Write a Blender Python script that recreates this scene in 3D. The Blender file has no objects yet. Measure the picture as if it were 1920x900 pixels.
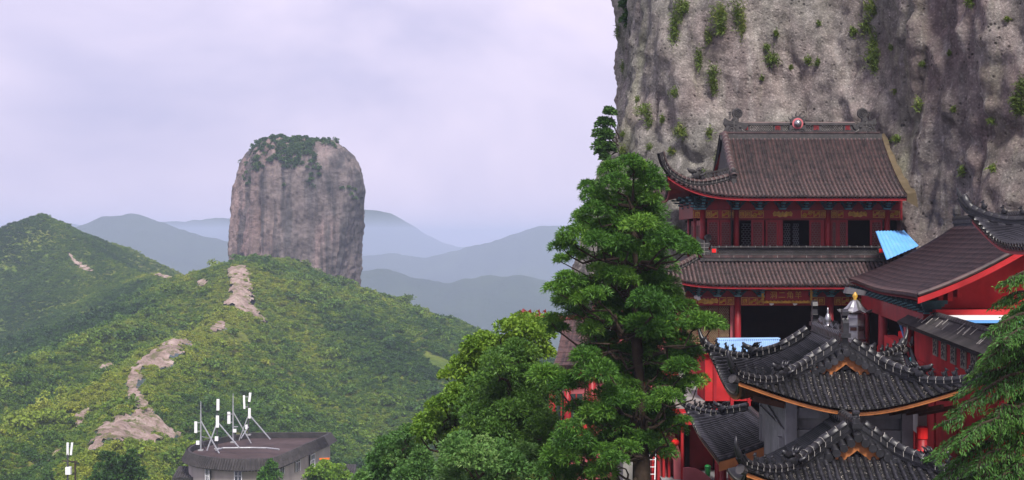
import bpy, bmesh, math, random
import numpy as np
from mathutils import Vector, Matrix

R = math.radians
random.seed(7)
rng = np.random.default_rng(11)
scene = bpy.context.scene
COL = scene.collection

# ------------------------------------------------------------------ camera
CZ = 100.0                 # eye height above the datum
F = 2638.0                 # focal length in pixels of a 1920 wide picture
cam_d = bpy.data.cameras.new('camera')
cam = bpy.data.objects.new('camera', cam_d)
COL.objects.link(cam)
cam.location = (0, 0, CZ)
cam.rotation_euler = (R(90), 0, 0)
cam_d.sensor_width = 36.0
cam_d.lens = 36.0 * F / 1920.0
cam_d.clip_start = 0.5
cam_d.clip_end = 30000
scene.camera = cam

# ------------------------------------------------------------------ sky, sun, exposure
SUN_EL, SUN_AZ = 51.0, 9.0       # degrees; azimuth from +Y towards +X is where the light comes FROM (behind-right)
world = bpy.data.worlds.new('World')
scene.world = world
world.use_nodes = True
wn = world.node_tree.nodes
wl = world.node_tree.links
wn.clear()
w_out = wn.new('ShaderNodeOutputWorld')
w_bg = wn.new('ShaderNodeBackground')
w_bg.inputs['Strength'].default_value = 0.1
w_sky = wn.new('ShaderNodeTexSky')
w_sky.sky_type = 'NISHITA'
w_sky.sun_disc = False
w_sky.sun_elevation = R(SUN_EL)
w_sky.sun_rotation = R(180 + SUN_AZ)
w_sky.dust_density = 3.0
w_tc = wn.new('ShaderNodeTexCoord')
w_map = wn.new('ShaderNodeMapping')
w_map.inputs['Scale'].default_value = (1.0, 1.0, 1.9)
w_map.inputs['Location'].default_value = (0.35, 0.2, 0.15)
w_no = wn.new('ShaderNodeTexNoise')
w_no.inputs['Scale'].default_value = 2.1
w_no.inputs['Detail'].default_value = 5.0
w_no.inputs['Roughness'].default_value = 0.55
w_no.inputs['Distortion'].default_value = 0.4
w_rp = wn.new('ShaderNodeValToRGB')
w_rp.color_ramp.elements[0].position = 0.34
w_rp.color_ramp.elements[0].color = (4.7, 4.5, 6.5, 1)
w_rp.color_ramp.elements[1].position = 0.66
w_rp.color_ramp.elements[1].color = (8.8, 7.6, 9.1, 1)
w_mix = wn.new('ShaderNodeMixRGB')
w_mix.inputs['Fac'].default_value = 0.9
wl.new(w_tc.outputs['Generated'], w_map.inputs['Vector'])
wl.new(w_map.outputs['Vector'], w_no.inputs['Vector'])
wl.new(w_no.outputs['Fac'], w_rp.inputs['Fac'])
wl.new(w_sky.outputs['Color'], w_mix.inputs['Color1'])
wl.new(w_rp.outputs['Color'], w_mix.inputs['Color2'])
wl.new(w_mix.outputs['Color'], w_bg.inputs['Color'])
wl.new(w_bg.outputs['Background'], w_out.inputs['Surface'])

sun_d = bpy.data.lights.new('sun', 'SUN')
sun_d.energy = 4.4
sun_d.angle = R(13)
sun_d.color = (1.0, 0.95, 0.88)
sun = bpy.data.objects.new('sun', sun_d)
COL.objects.link(sun)
sdir = Vector((math.sin(R(SUN_AZ)) * math.cos(R(SUN_EL)), -math.cos(R(SUN_AZ)) * math.cos(R(SUN_EL)), math.sin(R(SUN_EL))))
sun.rotation_euler = (-sdir).to_track_quat('-Z', 'Y').to_euler()
w_sky.sun_rotation = math.atan2(sdir.x, sdir.y)

scene.view_settings.view_transform = 'Standard'
scene.view_settings.look = 'None'
scene.view_settings.exposure = 0.45
scene.view_settings.gamma = 1.0
scene.render.engine = 'CYCLES'
scene.cycles.use_denoising = True
scene.cycles.max_bounces = 6
scene.cycles.diffuse_bounces = 3
scene.cycles.glossy_bounces = 2
scene.cycles.transmission_bounces = 3
scene.cycles.volume_bounces = 1
scene.cycles.transparent_max_bounces = 8

# ------------------------------------------------------------------ helpers
def P(px, py, d):
    """a point d metres in front of the eye, seen at pixel (px, py) of the 1920 x 900 picture"""
    return Vector(((px - 960.0) / F * d, d, CZ - (py - 450.0) / F * d))

def X(px, d): return (px - 960.0) / F * d
def Z(py, d): return CZ - (py - 450.0) / F * d

def link(o, parent=None):
    COL.objects.link(o)
    if parent is not None:
        o.parent = parent
    return o

def tag(o, label=None, cat=None, group=None, kind=None):
    if label: o['label'] = label
    if cat: o['category'] = cat
    if group: o['group'] = group
    if kind: o['kind'] = kind
    return o

def empty(name, loc=(0, 0, 0), rz=0.0, **kw):
    o = bpy.data.objects.new(name, None)
    o.empty_display_size = 0.3
    o.location = loc
    o.rotation_euler = (0, 0, rz)
    link(o)
    tag(o, **kw)
    return o

class MB:
    """collects shapes into one mesh"""
    def __init__(self):
        self.v, self.f, self.m = [], [], []
    def add(self, vs, fs, mi=0):
        n = len(self.v)
        self.v += [tuple(p) for p in vs]
        self.f += [tuple(i + n for i in f) for f in fs]
        self.m += [mi] * len(fs)
        return self
    def box(self, c, s, M=None, mi=0, taper=1.0):
        hx, hy, hz = s[0] / 2, s[1] / 2, s[2] / 2
        vs = []
        for z, k in ((-hz, 1.0), (hz, taper)):
            for x, y in ((-hx, -hy), (hx, -hy), (hx, hy), (-hx, hy)):
                p = Vector((x * k, y * k, z))
                if M is not None: p = M @ p
                vs.append(p + Vector(c))
        return self.add(vs, [(0, 3, 2, 1), (4, 5, 6, 7), (0, 1, 5, 4), (1, 2, 6, 5), (2, 3, 7, 6), (3, 0, 4, 7)], mi)
    def span(self, a, b, mi=0):
        a, b = Vector(a), Vector(b)
        return self.box((a + b) / 2, (abs(b.x - a.x), abs(b.y - a.y), abs(b.z - a.z)), None, mi)
    def bar(self, a, b, w, h=None, up=(0, 0, 1), mi=0):
        """a square bar from a to b"""
        a, b = Vector(a), Vector(b)
        h = h or w
        t = (b - a).normalized()
        u = Vector(up)
        s = t.cross(u)
        if s.length < 1e-4: s = t.cross(Vector((1, 0, 0)))
        s.normalize()
        n = s.cross(t)
        vs = []
        for p in (a, b):
            for i, j in ((-1, -1), (1, -1), (1, 1), (-1, 1)):
                vs.append(p + s * (i * w / 2) + n * (j * h / 2))
        return self.add(vs, [(0, 1, 2, 3), (7, 6, 5, 4), (0, 4, 5, 1), (1, 5, 6, 2), (2, 6, 7, 3), (3, 7, 4, 0)], mi)
    def tube(self, pts, r, n=8, caps=True, mi=0, flat=1.0):
        pts = [Vector(p) for p in pts]
        rs = r if isinstance(r, (list, tuple)) else [r] * len(pts)
        vs, fs = [], []
        ref = Vector((0, 0, 1))
        for i, p in enumerate(pts):
            t = (pts[min(i + 1, len(pts) - 1)] - pts[max(i - 1, 0)])
            if t.length < 1e-9: t = Vector((0, 0, 1))
            t.normalize()
            s = t.cross(ref)
            if s.length < 0.05: s = t.cross(Vector((0, 1, 0)))
            s.normalize()
            m = s.cross(t)
            for k in range(n):
                a = 2 * math.pi * k / n
                vs.append(p + s * (math.cos(a) * rs[i]) + m * (math.sin(a) * rs[i] * flat))
        for i in range(len(pts) - 1):
            for k in range(n):
                a, b = i * n + k, i * n + (k + 1) % n
                fs.append((a, b, b + n, a + n))
        if caps:
            fs.append(tuple(range(n - 1, -1, -1)))
            fs.append(tuple((len(pts) - 1) * n + k for k in range(n)))
        return self.add(vs, fs, mi)
    def lathe(self, c, prof, n=12, mi=0, M=None):
        c = Vector(c)
        vs, fs = [], []
        for r, z in prof:
            for k in range(n):
                a = 2 * math.pi * k / n
                p = Vector((r * math.cos(a), r * math.sin(a), z))
                if M is not None: p = M @ p
                vs.append(c + p)
        for i in range(len(prof) - 1):
            for k in range(n):
                a, b = i * n + k, i * n + (k + 1) % n
                fs.append((a, b, b + n, a + n))
        fs.append(tuple(range(n - 1, -1, -1)))
        fs.append(tuple((len(prof) - 1) * n + k for k in range(n)))
        return self.add(vs, fs, mi)
    def prism(self, poly, o, ax, ay, depth, mi=0):
        """polygon in the plane o + x*ax + y*ay, thickened by vector depth"""
        o, ax, ay, dp = Vector(o), Vector(ax), Vector(ay), Vector(depth)
        n = len(poly)
        vs = [o + ax * x + ay * y - dp * 0.5 for x, y in poly] + [o + ax * x + ay * y + dp * 0.5 for x, y in poly]
        fs = [tuple(range(n - 1, -1, -1)), tuple(range(n, 2 * n))]
        for i in range(n):
            j = (i + 1) % n
            fs.append((i, j, j + n, i + n))
        return self.add(vs, fs, mi)
    def blob(self, c, r, n=8, mi=0):
        r = Vector(r) if not isinstance(r, (int, float)) else Vector((r, r, r))
        prof = []
        vs, fs = [], []
        m = n // 2 + 1
        c = Vector(c)
        for i in range(1, m):
            th = math.pi * i / m
            for k in range(n):
                a = 2 * math.pi * k / n
                vs.append(c + Vector((math.sin(th) * math.cos(a) * r.x, math.sin(th) * math.sin(a) * r.y, -math.cos(th) * r.z)))
        for i in range(m - 2):
            for k in range(n):
                a, b = i * n + k, i * n + (k + 1) % n
                fs.append((a, b, b + n, a + n))
        vs.append(c + Vector((0, 0, -r.z))); vs.append(c + Vector((0, 0, r.z)))
        q = (m - 2) * n
        for k in range(n):
            fs.append((len(vs) - 2, (k + 1) % n, k))
            fs.append((len(vs) - 1, q + k, q + (k + 1) % n))
        return self.add(vs, fs, mi)
    def sheet(self, rows, mi=0, flip=False):
        """rows: equal-length lists of points"""
        m = len(rows[0])
        vs = [p for r in rows for p in r]
        fs = []
        for i in range(len(rows) - 1):
            for j in range(m - 1):
                a = i * m + j
                q = (a, a + 1, a + m + 1, a + m)
                fs.append(q[::-1] if flip else q)
        return self.add(vs, fs, mi)
    def build(self, name, mats, parent=None, smooth=False, world=False):
        me = bpy.data.meshes.new(name)
        vs = self.v
        if world and parent is not None:
            inv = parent_world(parent).inverted()
            vs = [tuple(inv @ Vector(p)) for p in vs]
        me.from_pydata(vs, [], self.f)
        mats = mats if isinstance(mats, (list, tuple)) else [mats]
        for m in mats: me.materials.append(m)
        if len(mats) > 1: me.polygons.foreach_set('material_index', self.m)
        if smooth: me.polygons.foreach_set('use_smooth', [True] * len(self.f))
        me.update()
        return link(bpy.data.objects.new(name, me), parent)

def parent_world(o):
    M = Matrix.Identity(4)
    while o is not None:
        M = (Matrix.Translation(o.location) @ o.rotation_euler.to_matrix().to_4x4()) @ M
        o = o.parent
    return M

def np_mesh(name, V, Fq, mat, parent=None, smooth=False, attrs=None):
    """mesh from numpy arrays; every face has the same corner count"""
    me = bpy.data.meshes.new(name)
    k = Fq.shape[1]
    me.vertices.add(len(V)); me.vertices.foreach_set('co', V.astype(np.float32).ravel())
    me.loops.add(len(Fq) * k); me.loops.foreach_set('vertex_index', Fq.astype(np.int32).ravel())
    me.polygons.add(len(Fq)); me.polygons.foreach_set('loop_start', np.arange(0, len(Fq) * k, k, dtype=np.int32))
    if smooth: me.polygons.foreach_set('use_smooth', np.ones(len(Fq), dtype=bool))
    for an, (dom, arr) in (attrs or {}).items():
        a = me.attributes.new(an, 'FLOAT', dom)
        a.data.foreach_set('value', arr.astype(np.float32))
    for m in (mat if isinstance(mat, (list, tuple)) else [mat]): me.materials.append(m)
    me.update(calc_edges=True)
    return link(bpy.data.objects.new(name, me), parent)

def _hash(ix, iy, iz):
    h = (ix.astype(np.int64) * 374761393 + iy.astype(np.int64) * 668265263 + iz.astype(np.int64) * 2147483647) & 0x7fffffff
    h = ((h ^ (h >> 13)) * 1274126177) & 0x7fffffff
    return ((h ^ (h >> 16)) & 0xffff) / 65535.0

def vnoise(x, y, z):
    x, y, z = np.broadcast_arrays(np.asarray(x, float), np.asarray(y, float), np.asarray(z, float))
    fx, fy, fz = np.floor(x), np.floor(y), np.floor(z)
    tx, ty, tz = x - fx, y - fy, z - fz
    tx, ty, tz = tx * tx * (3 - 2 * tx), ty * ty * (3 - 2 * ty), tz * tz * (3 - 2 * tz)
    ix, iy, iz = fx.astype(np.int64), fy.astype(np.int64), fz.astype(np.int64)
    r = 0
    for a in (0, 1):
        for b in (0, 1):
            for c in (0, 1):
                r = r + _hash(ix + a, iy + b, iz + c) * (tx if a else 1 - tx) * (ty if b else 1 - ty) * (tz if c else 1 - tz)
    return r * 2 - 1

def fbm(x, y, z, o=4, g=0.5):
    s, a, f = 0, 1.0, 1.0
    for i in range(o):
        s = s + a * vnoise(x * f + i * 17.3, y * f + i * 5.1, z * f - i * 9.7)
        a *= g; f *= 2.03
    return s

# ------------------------------------------------------------------ materials
class NT:
    def __init__(self, name):
        self.m = bpy.data.materials.new(name)
        self.m.use_nodes = True
        self.t = self.m.node_tree
        self.b = self.t.nodes['Principled BSDF']
        self.co = self.n('ShaderNodeTexCoord').outputs['Object']
    def n(self, t, **kw):
        x = self.t.nodes.new(t)
        for k, v in kw.items(): setattr(x, k, v)
        return x
    def l(self, a, b): self.t.links.new(a, b)
    def noise(self, scale, detail=4, rough=0.55, sc=(1, 1, 1), dist=0.0, co=None):
        mp = self.n('ShaderNodeMapping'); mp.inputs['Scale'].default_value = sc
        self.l(co or self.co, mp.inputs['Vector'])
        x = self.n('ShaderNodeTexNoise')
        x.inputs['Scale'].default_value = scale; x.inputs['Detail'].default_value = detail
        x.inputs['Roughness'].default_value = rough; x.inputs['Distortion'].default_value = dist
        self.l(mp.outputs['Vector'], x.inputs['Vector'])
        return x.outputs['Fac']
    def voro(self, scale, feature='F1', sc=(1, 1, 1), out='Distance'):
        mp = self.n('ShaderNodeMapping'); mp.inputs['Scale'].default_value = sc
        self.l(self.co, mp.inputs['Vector'])
        x = self.n('ShaderNodeTexVoronoi', feature=feature)
        x.inputs['Scale'].default_value = scale
        self.l(mp.outputs['Vector'], x.inputs['Vector'])
        return x.outputs[out]
    def ramp(self, fac, stops):
        x = self.n('ShaderNodeValToRGB')
        e = x.color_ramp.elements
        while len(e) < len(stops): e.new(0.5)
        for i, (p, c) in enumerate(stops):
            e[i].position = p
            e[i].color = tuple(c) + (1,) if not isinstance(c, (int, float)) else (c, c, c, 1)
        self.l(fac, x.inputs['Fac'])
        return x.outputs['Color']
    def mix(self, fac, a, b, mode='MIX'):
        x = self.n('ShaderNodeMixRGB', blend_type=mode)
        for s, v in ((x.inputs['Fac'], fac), (x.inputs['Color1'], a), (x.inputs['Color2'], b)):
            if isinstance(v, (int, float)): s.default_value = v if s.name == 'Fac' else (v, v, v, 1)
            elif isinstance(v, tuple): s.default_value = v + (1,)
            else: self.l(v, s)
        return x.outputs['Color']
    def attr(self, name):
        return self.n('ShaderNodeAttribute', attribute_name=name).outputs['Fac']
    def done(self, col, rough=0.8, bump=None, bs=0.3, bd=0.05, spec=0.3, metal=0.0):
        if isinstance(col, tuple): self.b.inputs['Base Color'].default_value = col + (1,)
        else: self.l(col, self.b.inputs['Base Color'])
        if isinstance(rough, (int, float)): self.b.inputs['Roughness'].default_value = rough
        else: self.l(rough, self.b.inputs['Roughness'])
        self.b.inputs['Specular IOR Level'].default_value = spec
        self.b.inputs['Metallic'].default_value = metal
        if bump is not None:
            x = self.n('ShaderNodeBump')
            x.inputs['Strength'].default_value = bs; x.inputs['Distance'].default_value = bd
            self.l(bump, x.inputs['Height']); self.l(x.outputs['Normal'], self.b.inputs['Normal'])
        return self.m

def paint(name, c, var=0.25, scale=1.2, rough=0.7, spec=0.3, dirt=None, bump=0.15, metal=0.0):
    """plain paint, wood or metal with uneven wear and streaks"""
    t = NT(name)
    a = t.ramp(t.noise(scale, 5, 0.6), [(0.3, tuple(x * (1 - var) for x in c)), (0.7, tuple(min(1, x * (1 + var * 0.6)) for x in c))])
    st = t.ramp(t.noise(scale * 2.2, 4, 0.6, (1, 1, 0.12)), [(0.52, 0.0), (0.75, 1.0)])
    k = t.n('ShaderNodeMath', operation='MULTIPLY'); k.inputs[1].default_value = 0.45
    t.l(st, k.inputs[0])
    a = t.mix(k.outputs[0], a, dirt or tuple(x * 0.45 for x in c))
    return t.done(a, rough, t.noise(scale * 12, 3, 0.6), bump, 0.02, spec, metal)

def leafmat(name, cols, rough=0.55, per='tone', trans=0.25):
    t = NT(name)
    f = t.attr('tone') if per == 'tone' else t.n('ShaderNodeAttribute', attribute_name='bush_tone', attribute_type='INSTANCER').outputs['Fac']
    c = t.ramp(f, [(i / (len(cols) - 1), x) for i, x in enumerate(cols)])
    if per != 'tone':
        g = t.mix(t.attr('tone'), (0.55, 0.55, 0.55), (1.35, 1.3, 1.1))
        c = t.mix(1.0, c, g, 'MULTIPLY')
    t.done(c, rough, spec=0.25)
    tr = t.n('ShaderNodeBsdfTranslucent'); t.l(c, tr.inputs['Color'])
    ms = t.n('ShaderNodeMixShader'); ms.inputs[0].default_value = trans
    t.l(t.b.outputs[0], ms.inputs[1]); t.l(tr.outputs[0], ms.inputs[2])
    t.l(ms.outputs[0], t.t.nodes['Material Output'].inputs['Surface'])
    return t.m

def cliffmat(name, pink=0.5):
    t = NT(name)
    big = t.noise(0.11, 5, 0.6, dist=0.6)
    c = t.ramp(big, [(0.30, (0.165, 0.155, 0.14)), (0.45, (0.29, 0.275, 0.245)), (0.56, (0.33, 0.285, 0.265)), (0.72, (0.215, 0.16, 0.152))])
    # the stone turns purple-red towards the right of the face
    gx = t.n('ShaderNodeSeparateXYZ'); t.l(t.co, gx.inputs[0])
    gr = t.n('ShaderNodeMapRange'); gr.inputs[1].default_value = 15.0; gr.inputs[2].default_value = 23.0
    t.l(gx.outputs['X'], gr.inputs[0])
    wob = t.n('ShaderNodeMath', operation='MULTIPLY'); t.l(gr.outputs[0], wob.inputs[0])
    t.l(t.ramp(t.noise(0.3, 4, 0.6), [(0.35, 0.2), (0.65, 1.0)]), wob.inputs[1])
    c = t.mix(wob.outputs[0], c, (0.21, 0.145, 0.142))
    # vertical water stains and lichen runs
    st = t.ramp(t.noise(0.55, 6, 0.62, (1, 1, 0.07), 0.3), [(0.53, 0.0), (0.72, 0.65)])
    c = t.mix(st, c, (0.11, 0.10, 0.098))
    st2 = t.ramp(t.noise(1.7, 5, 0.6, (1, 1, 0.05), 0.2), [(0.52, 0.0), (0.66, 0.6)])
    c = t.mix(st2, c, (0.42, 0.39, 0.36))
    li = t.ramp(t.noise(0.42, 5, 0.65, (1, 1, 0.10), 0.2, ), [(0.53, 0.0), (0.72, 0.42)])
    c = t.mix(li, c, (0.33, 0.35, 0.21))
    # pebbles and pits of the conglomerate
    mott = t.ramp(t.noise(1.6, 6, 0.7), [(0.3, 0.48), (0.7, 1.3)])
    c = t.mix(1.0, c, mott, 'MULTIPLY')
    pit = t.ramp(t.voro(2.6), [(0.10, 0.22), (0.24, 1.0)])
    msk = t.ramp(t.noise(0.5, 3), [(0.45, 0.15), (0.6, 1.0)])
    c = t.mix(msk, c, t.mix(1.0, c, pit, 'MULTIPLY'))
    peb = t.ramp(t.voro(7.0), [(0.05, 1.6), (0.30, 1.0), (0.6, 0.75)])
    c = t.mix(0.75, c, t.mix(1.0, c, peb, 'MULTIPLY'))
    h = t.mix(0.5, t.noise(2.2, 10, 0.75), pit, 'MULTIPLY')
    return t.done(c, 0.9, h, 1.0, 0.35, 0.15)

def pillarmat(name):
    t = NT(name)
    c = t.ramp(t.noise(0.035, 5, 0.6, (1, 1, 0.4), 0.5), [(0.32, (0.11, 0.095, 0.095)), (0.47, (0.225, 0.185, 0.172)), (0.6, (0.295, 0.21, 0.195)), (0.75, (0.275, 0.175, 0.17))])
    st = t.ramp(t.noise(0.2, 6, 0.62, (1, 1, 0.06), 0.3), [(0.46, 0.0), (0.58, 0.9)])
    c = t.mix(st, c, (0.085, 0.08, 0.08))
    m = t.ramp(t.noise(0.16, 8, 0.75), [(0.32, 0.4), (0.68, 1.4)])
    c = t.mix(1.0, c, m, 'MULTIPLY')
    v = t.ramp(t.voro(0.32, sc=(1, 1, 0.6)), [(0.10, 0.35), (0.3, 1.0)])
    c = t.mix(0.8, c, t.mix(1.0, c, v, 'MULTIPLY'))
    return t.done(c, 0.9, t.noise(0.28, 10, 0.75), 1.0, 2.5, 0.15)

def tilemat(name, stops, rough, speck=None, spec=0.4, scale=3.0):
    t = NT(name)
    oi = t.n('ShaderNodeObjectInfo').outputs['Random']
    ad = t.n('ShaderNodeMath', operation='ADD'); t.l(t.noise(scale, 4, 0.65), ad.inputs[0])
    sub = t.n('ShaderNodeMath', operation='MULTIPLY_ADD'); t.l(oi, sub.inputs[0])
    sub.inputs[1].default_value = 0.16; sub.inputs[2].default_value = -0.08
    t.l(sub.outputs[0], ad.inputs[1])
    c = t.ramp(ad.outputs[0], stops)
    if speck:
        s = t.ramp(t.noise(26, 3, 0.7), [(0.57, 0.0), (0.66, 1.0)])
        s2 = t.ramp(t.noise(1.3, 3, 0.6), [(0.42, 0.0), (0.62, 1.0)])
        s = t.mix(1.0, s, s2, 'MULTIPLY')
        c = t.mix(s, c, speck)
    return t.done(c, rough, t.noise(30, 3), 0.25, 0.01, spec)

M = {}
M['cliff'] = cliffmat('cliff_stone')
M['pillar'] = pillarmat('pillar_stone')
M['red'] = paint('red_wall_plaster', (0.4148, 0.0270, 0.0311), 0.38, 0.7, 0.88, 0.12, dirt=(0.1659, 0.0260, 0.0311))
M['pink'] = paint('faded_red_plaster', (0.42, 0.115, 0.13), 0.35, 0.7, 0.85, 0.15, dirt=(0.32, 0.12, 0.13))
M['redwood'] = paint('red_lacquer_wood', (0.2754, 0.0143, 0.0204), 0.3, 1.6, 0.5, 0.35, dirt=(0.1020, 0.0122, 0.0122))
M['darkred'] = paint('dark_red_wood', (0.16, 0.014, 0.016), 0.3, 1.6, 0.6, 0.3)
M['gold'] = paint('gold_paint', (0.5270, 0.3060, 0.0425), 0.35, 6, 0.45, 0.5, dirt=(0.2125, 0.1020, 0.0170))
M['teal'] = paint('blue_green_bracket_paint', (0.02, 0.055, 0.066), 0.5, 4, 0.6, 0.3, dirt=(0.02, 0.05, 0.05))
M['tealpale'] = paint('pale_blue_cap_paint', (0.10, 0.24, 0.27), 0.4, 4, 0.6, 0.3)
M['orangewood'] = paint('orange_varnished_wood', (0.3375, 0.1200, 0.0338), 0.35, 2.5, 0.5, 0.35, dirt=(0.1200, 0.0450, 0.0225))
M['brownwood'] = paint('brown_rafter_wood', (0.11, 0.045, 0.025), 0.4, 3, 0.6, 0.3)
M['lattice'] = paint('weathered_lattice_wood', (0.20, 0.115, 0.10), 0.3, 4, 0.7, 0.2)
M['latticegold'] = paint('bronze_lattice', (0.24, 0.17, 0.10), 0.35, 5, 0.6, 0.3)
M['concrete'] = paint('bare_grey_concrete', (0.2640, 0.2640, 0.2720), 0.3, 1.2, 0.9, 0.2, dirt=(0.1040, 0.1040, 0.1080))
M['stone'] = paint('grey_paving_stone', (0.26, 0.25, 0.24), 0.3, 0.7, 0.9, 0.2)
M['mudedge'] = paint('ochre_mortar', (0.1013, 0.0788, 0.0488), 0.35, 1.5, 0.95, 0.1)
M['tile_brown'] = tilemat('brown_clay_tile', [(0.30, (0.0207, 0.0155, 0.0175)), (0.48, (0.0577, 0.0349, 0.0357)), (0.62, (0.0872, 0.0478, 0.0462)), (0.8, (0.0554, 0.0440, 0.0517))], 0.55, spec=0.35)
M['pan_brown'] = tilemat('brown_pan_tile', [(0.3, (0.0084, 0.0070, 0.0077)), (0.6, (0.0245, 0.0182, 0.0182)), (0.8, (0.0490, 0.0385, 0.0350))], 0.8, speck=(0.1400, 0.1260, 0.1120))
M['tile_black'] = tilemat('black_glazed_tile', [(0.3, (0.005, 0.005, 0.006)), (0.55, (0.011, 0.011, 0.014)), (0.8, (0.034, 0.034, 0.04))], 0.38, spec=0.5)
M['pan_black'] = tilemat('black_pan_tile', [(0.3, (0.006, 0.006, 0.007)), (0.55, (0.015, 0.015, 0.016)), (0.75, (0.06, 0.055, 0.05))], 0.8, speck=(0.50, 0.45, 0.40), spec=0.2)
M['ridge_grey'] = tilemat('grey_ridge_tile', [(0.3, (0.0154, 0.0149, 0.0160)), (0.6, (0.0468, 0.0429, 0.0440)), (0.8, (0.0825, 0.0770, 0.0770))], 0.6, speck=(0.1210, 0.1100, 0.1045))
M['mortar'] = paint('pale_joint_mortar', (0.27, 0.255, 0.24), 0.3, 8, 0.9, 0.1)
M['roof_far'] = tilemat('dark_weathered_tile', [(0.3, (0.0140, 0.0126, 0.0126)), (0.6, (0.0350, 0.0301, 0.0301)), (0.8, (0.0595, 0.0539, 0.0539))], 0.8, scale=1.0)
M['cream'] = paint('cream_render', (0.42, 0.37, 0.33), 0.25, 0.25, 0.9, 0.15, dirt=(0.16, 0.14, 0.13))
M['flatroof'] = paint('brown_flat_roof_felt', (0.0638, 0.0435, 0.0435), 0.35, 0.25, 0.9, 0.15, dirt=(0.0300, 0.0263, 0.0263))
M['white'] = paint('white_antenna_plastic', (0.78, 0.78, 0.80), 0.1, 1, 0.5, 0.4, dirt=(0.5, 0.5, 0.5))
M['steel'] = paint('galvanised_steel', (0.42, 0.43, 0.45), 0.2, 3, 0.45, 0.5, metal=0.5)
M['steel_dark'] = paint('dark_cable_steel', (0.05, 0.05, 0.055), 0.2, 3, 0.5, 0.4)
M['glass'] = paint('dark_window_glass', (0.035, 0.042, 0.05), 0.3, 1, 0.12, 0.7, bump=0.02)
M['silver'] = paint('silver_sheet_metal', (0.34, 0.34, 0.36), 0.25, 2.5, 0.33, 0.5, dirt=(0.18, 0.17, 0.17), metal=0.8)
M['bluesheet'] = paint('blue_corrugated_sheet', (0.13, 0.36, 0.75), 0.15, 1.0, 0.4, 0.4, dirt=(0.28, 0.40, 0.6))
M['palesheet'] = paint('pale_blue_corrugated_sheet', (0.30, 0.48, 0.74), 0.15, 1.0, 0.5, 0.4, dirt=(0.28, 0.34, 0.42))
M['orange'] = paint('orange_machine_paint', (0.75, 0.16, 0.02), 0.15, 1, 0.5, 0.3)
M['brightred'] = paint('bright_red_cloth', (0.75, 0.02, 0.02), 0.2, 3, 0.8, 0.2)
M['bark'] = paint('dark_bark', (0.045, 0.032, 0.024), 0.4, 4, 0.95, 0.1, bump=0.6)
M['plaque'] = paint('grey_stone_plaque', (0.2400, 0.2325, 0.1950), 0.3, 3, 0.8, 0.2)
M['charcoal'] = paint('dark_cloth', (0.018, 0.018, 0.022), 0.3, 5, 0.85, 0.1)
M['skin'] = paint('skin', (0.42, 0.24, 0.17), 0.12, 8, 0.55, 0.3)
M['hair'] = paint('dark_hair', (0.02, 0.016, 0.014), 0.3, 20, 0.5, 0.3)
M['green'] = paint('green_plastic', (0.02, 0.25, 0.06), 0.2, 5, 0.4, 0.4)
M['turquoise'] = paint('turquoise_paint', (0.05, 0.42, 0.42), 0.2, 5, 0.5, 0.4)
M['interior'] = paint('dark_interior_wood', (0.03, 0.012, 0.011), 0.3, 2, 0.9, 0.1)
M['leaf_cypress'] = leafmat('cypress_foliage', [(0.0189, 0.0634, 0.0111), (0.0441, 0.1244, 0.0154), (0.0867, 0.1980, 0.0231), (0.1572, 0.2830, 0.0316)])
M['leaf_dark'] = leafmat('dark_conifer_foliage', [(0.0270, 0.0710, 0.0144), (0.0523, 0.1247, 0.0189), (0.0879, 0.1800, 0.0261), (0.1438, 0.2365, 0.0351)])
M['leaf_light'] = leafmat('bright_broadleaf', [(0.0475, 0.1118, 0.0120), (0.0871, 0.1788, 0.0170), (0.1505, 0.2608, 0.0240), (0.2534, 0.3577, 0.0420)])
M['leaf_pale'] = leafmat('pale_broadleaf', [(0.0450, 0.1152, 0.0264), (0.0750, 0.1728, 0.0374), (0.1275, 0.2376, 0.0594), (0.3000, 0.4032, 0.1452)])
M['leaf_cedar'] = leafmat('cedar_needles', [(0.0216, 0.0703, 0.0170), (0.0387, 0.1140, 0.0220), (0.0666, 0.1653, 0.0260), (0.1188, 0.2280, 0.0360)])
M['leaf_grass'] = leafmat('cliff_grass', [(0.0732, 0.0996, 0.0220), (0.0996, 0.1524, 0.0280), (0.1320, 0.1980, 0.0330), (0.2112, 0.2244, 0.0660)])
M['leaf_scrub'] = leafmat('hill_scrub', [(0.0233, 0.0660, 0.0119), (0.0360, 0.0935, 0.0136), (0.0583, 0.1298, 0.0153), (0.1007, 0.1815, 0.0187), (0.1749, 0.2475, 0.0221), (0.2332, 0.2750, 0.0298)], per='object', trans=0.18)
M['leaf_top'] = leafmat('pillar_top_scrub', [(0.018, 0.054, 0.019), (0.034, 0.082, 0.022), (0.054, 0.108, 0.024), (0.096, 0.138, 0.036)], trans=0.15)

def groundmat():
    t = NT('hill_grass_and_soil')
    c = t.ramp(t.noise(0.02, 6, 0.65), [(0.30, (0.045, 0.085, 0.015)), (0.45, (0.085, 0.13, 0.02)), (0.6, (0.15, 0.17, 0.03)), (0.74, (0.13, 0.10, 0.05))])
    c = t.mix(1.0, c, t.ramp(t.noise(0.35, 6, 0.75), [(0.3, 0.45), (0.7, 1.35)]), 'MULTIPLY')
    scar = t.ramp(t.noise(0.045, 6, 0.7, (1, 1, 1), 1.0), [(0.64, 0.0), (0.70, 0.8)])
    c = t.mix(scar, c, (0.22, 0.16, 0.14))
    return t.done(c, 0.95, t.noise(0.5, 8, 0.75), 1.0, 1.0, 0.1)
M['hill'] = groundmat()

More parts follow.
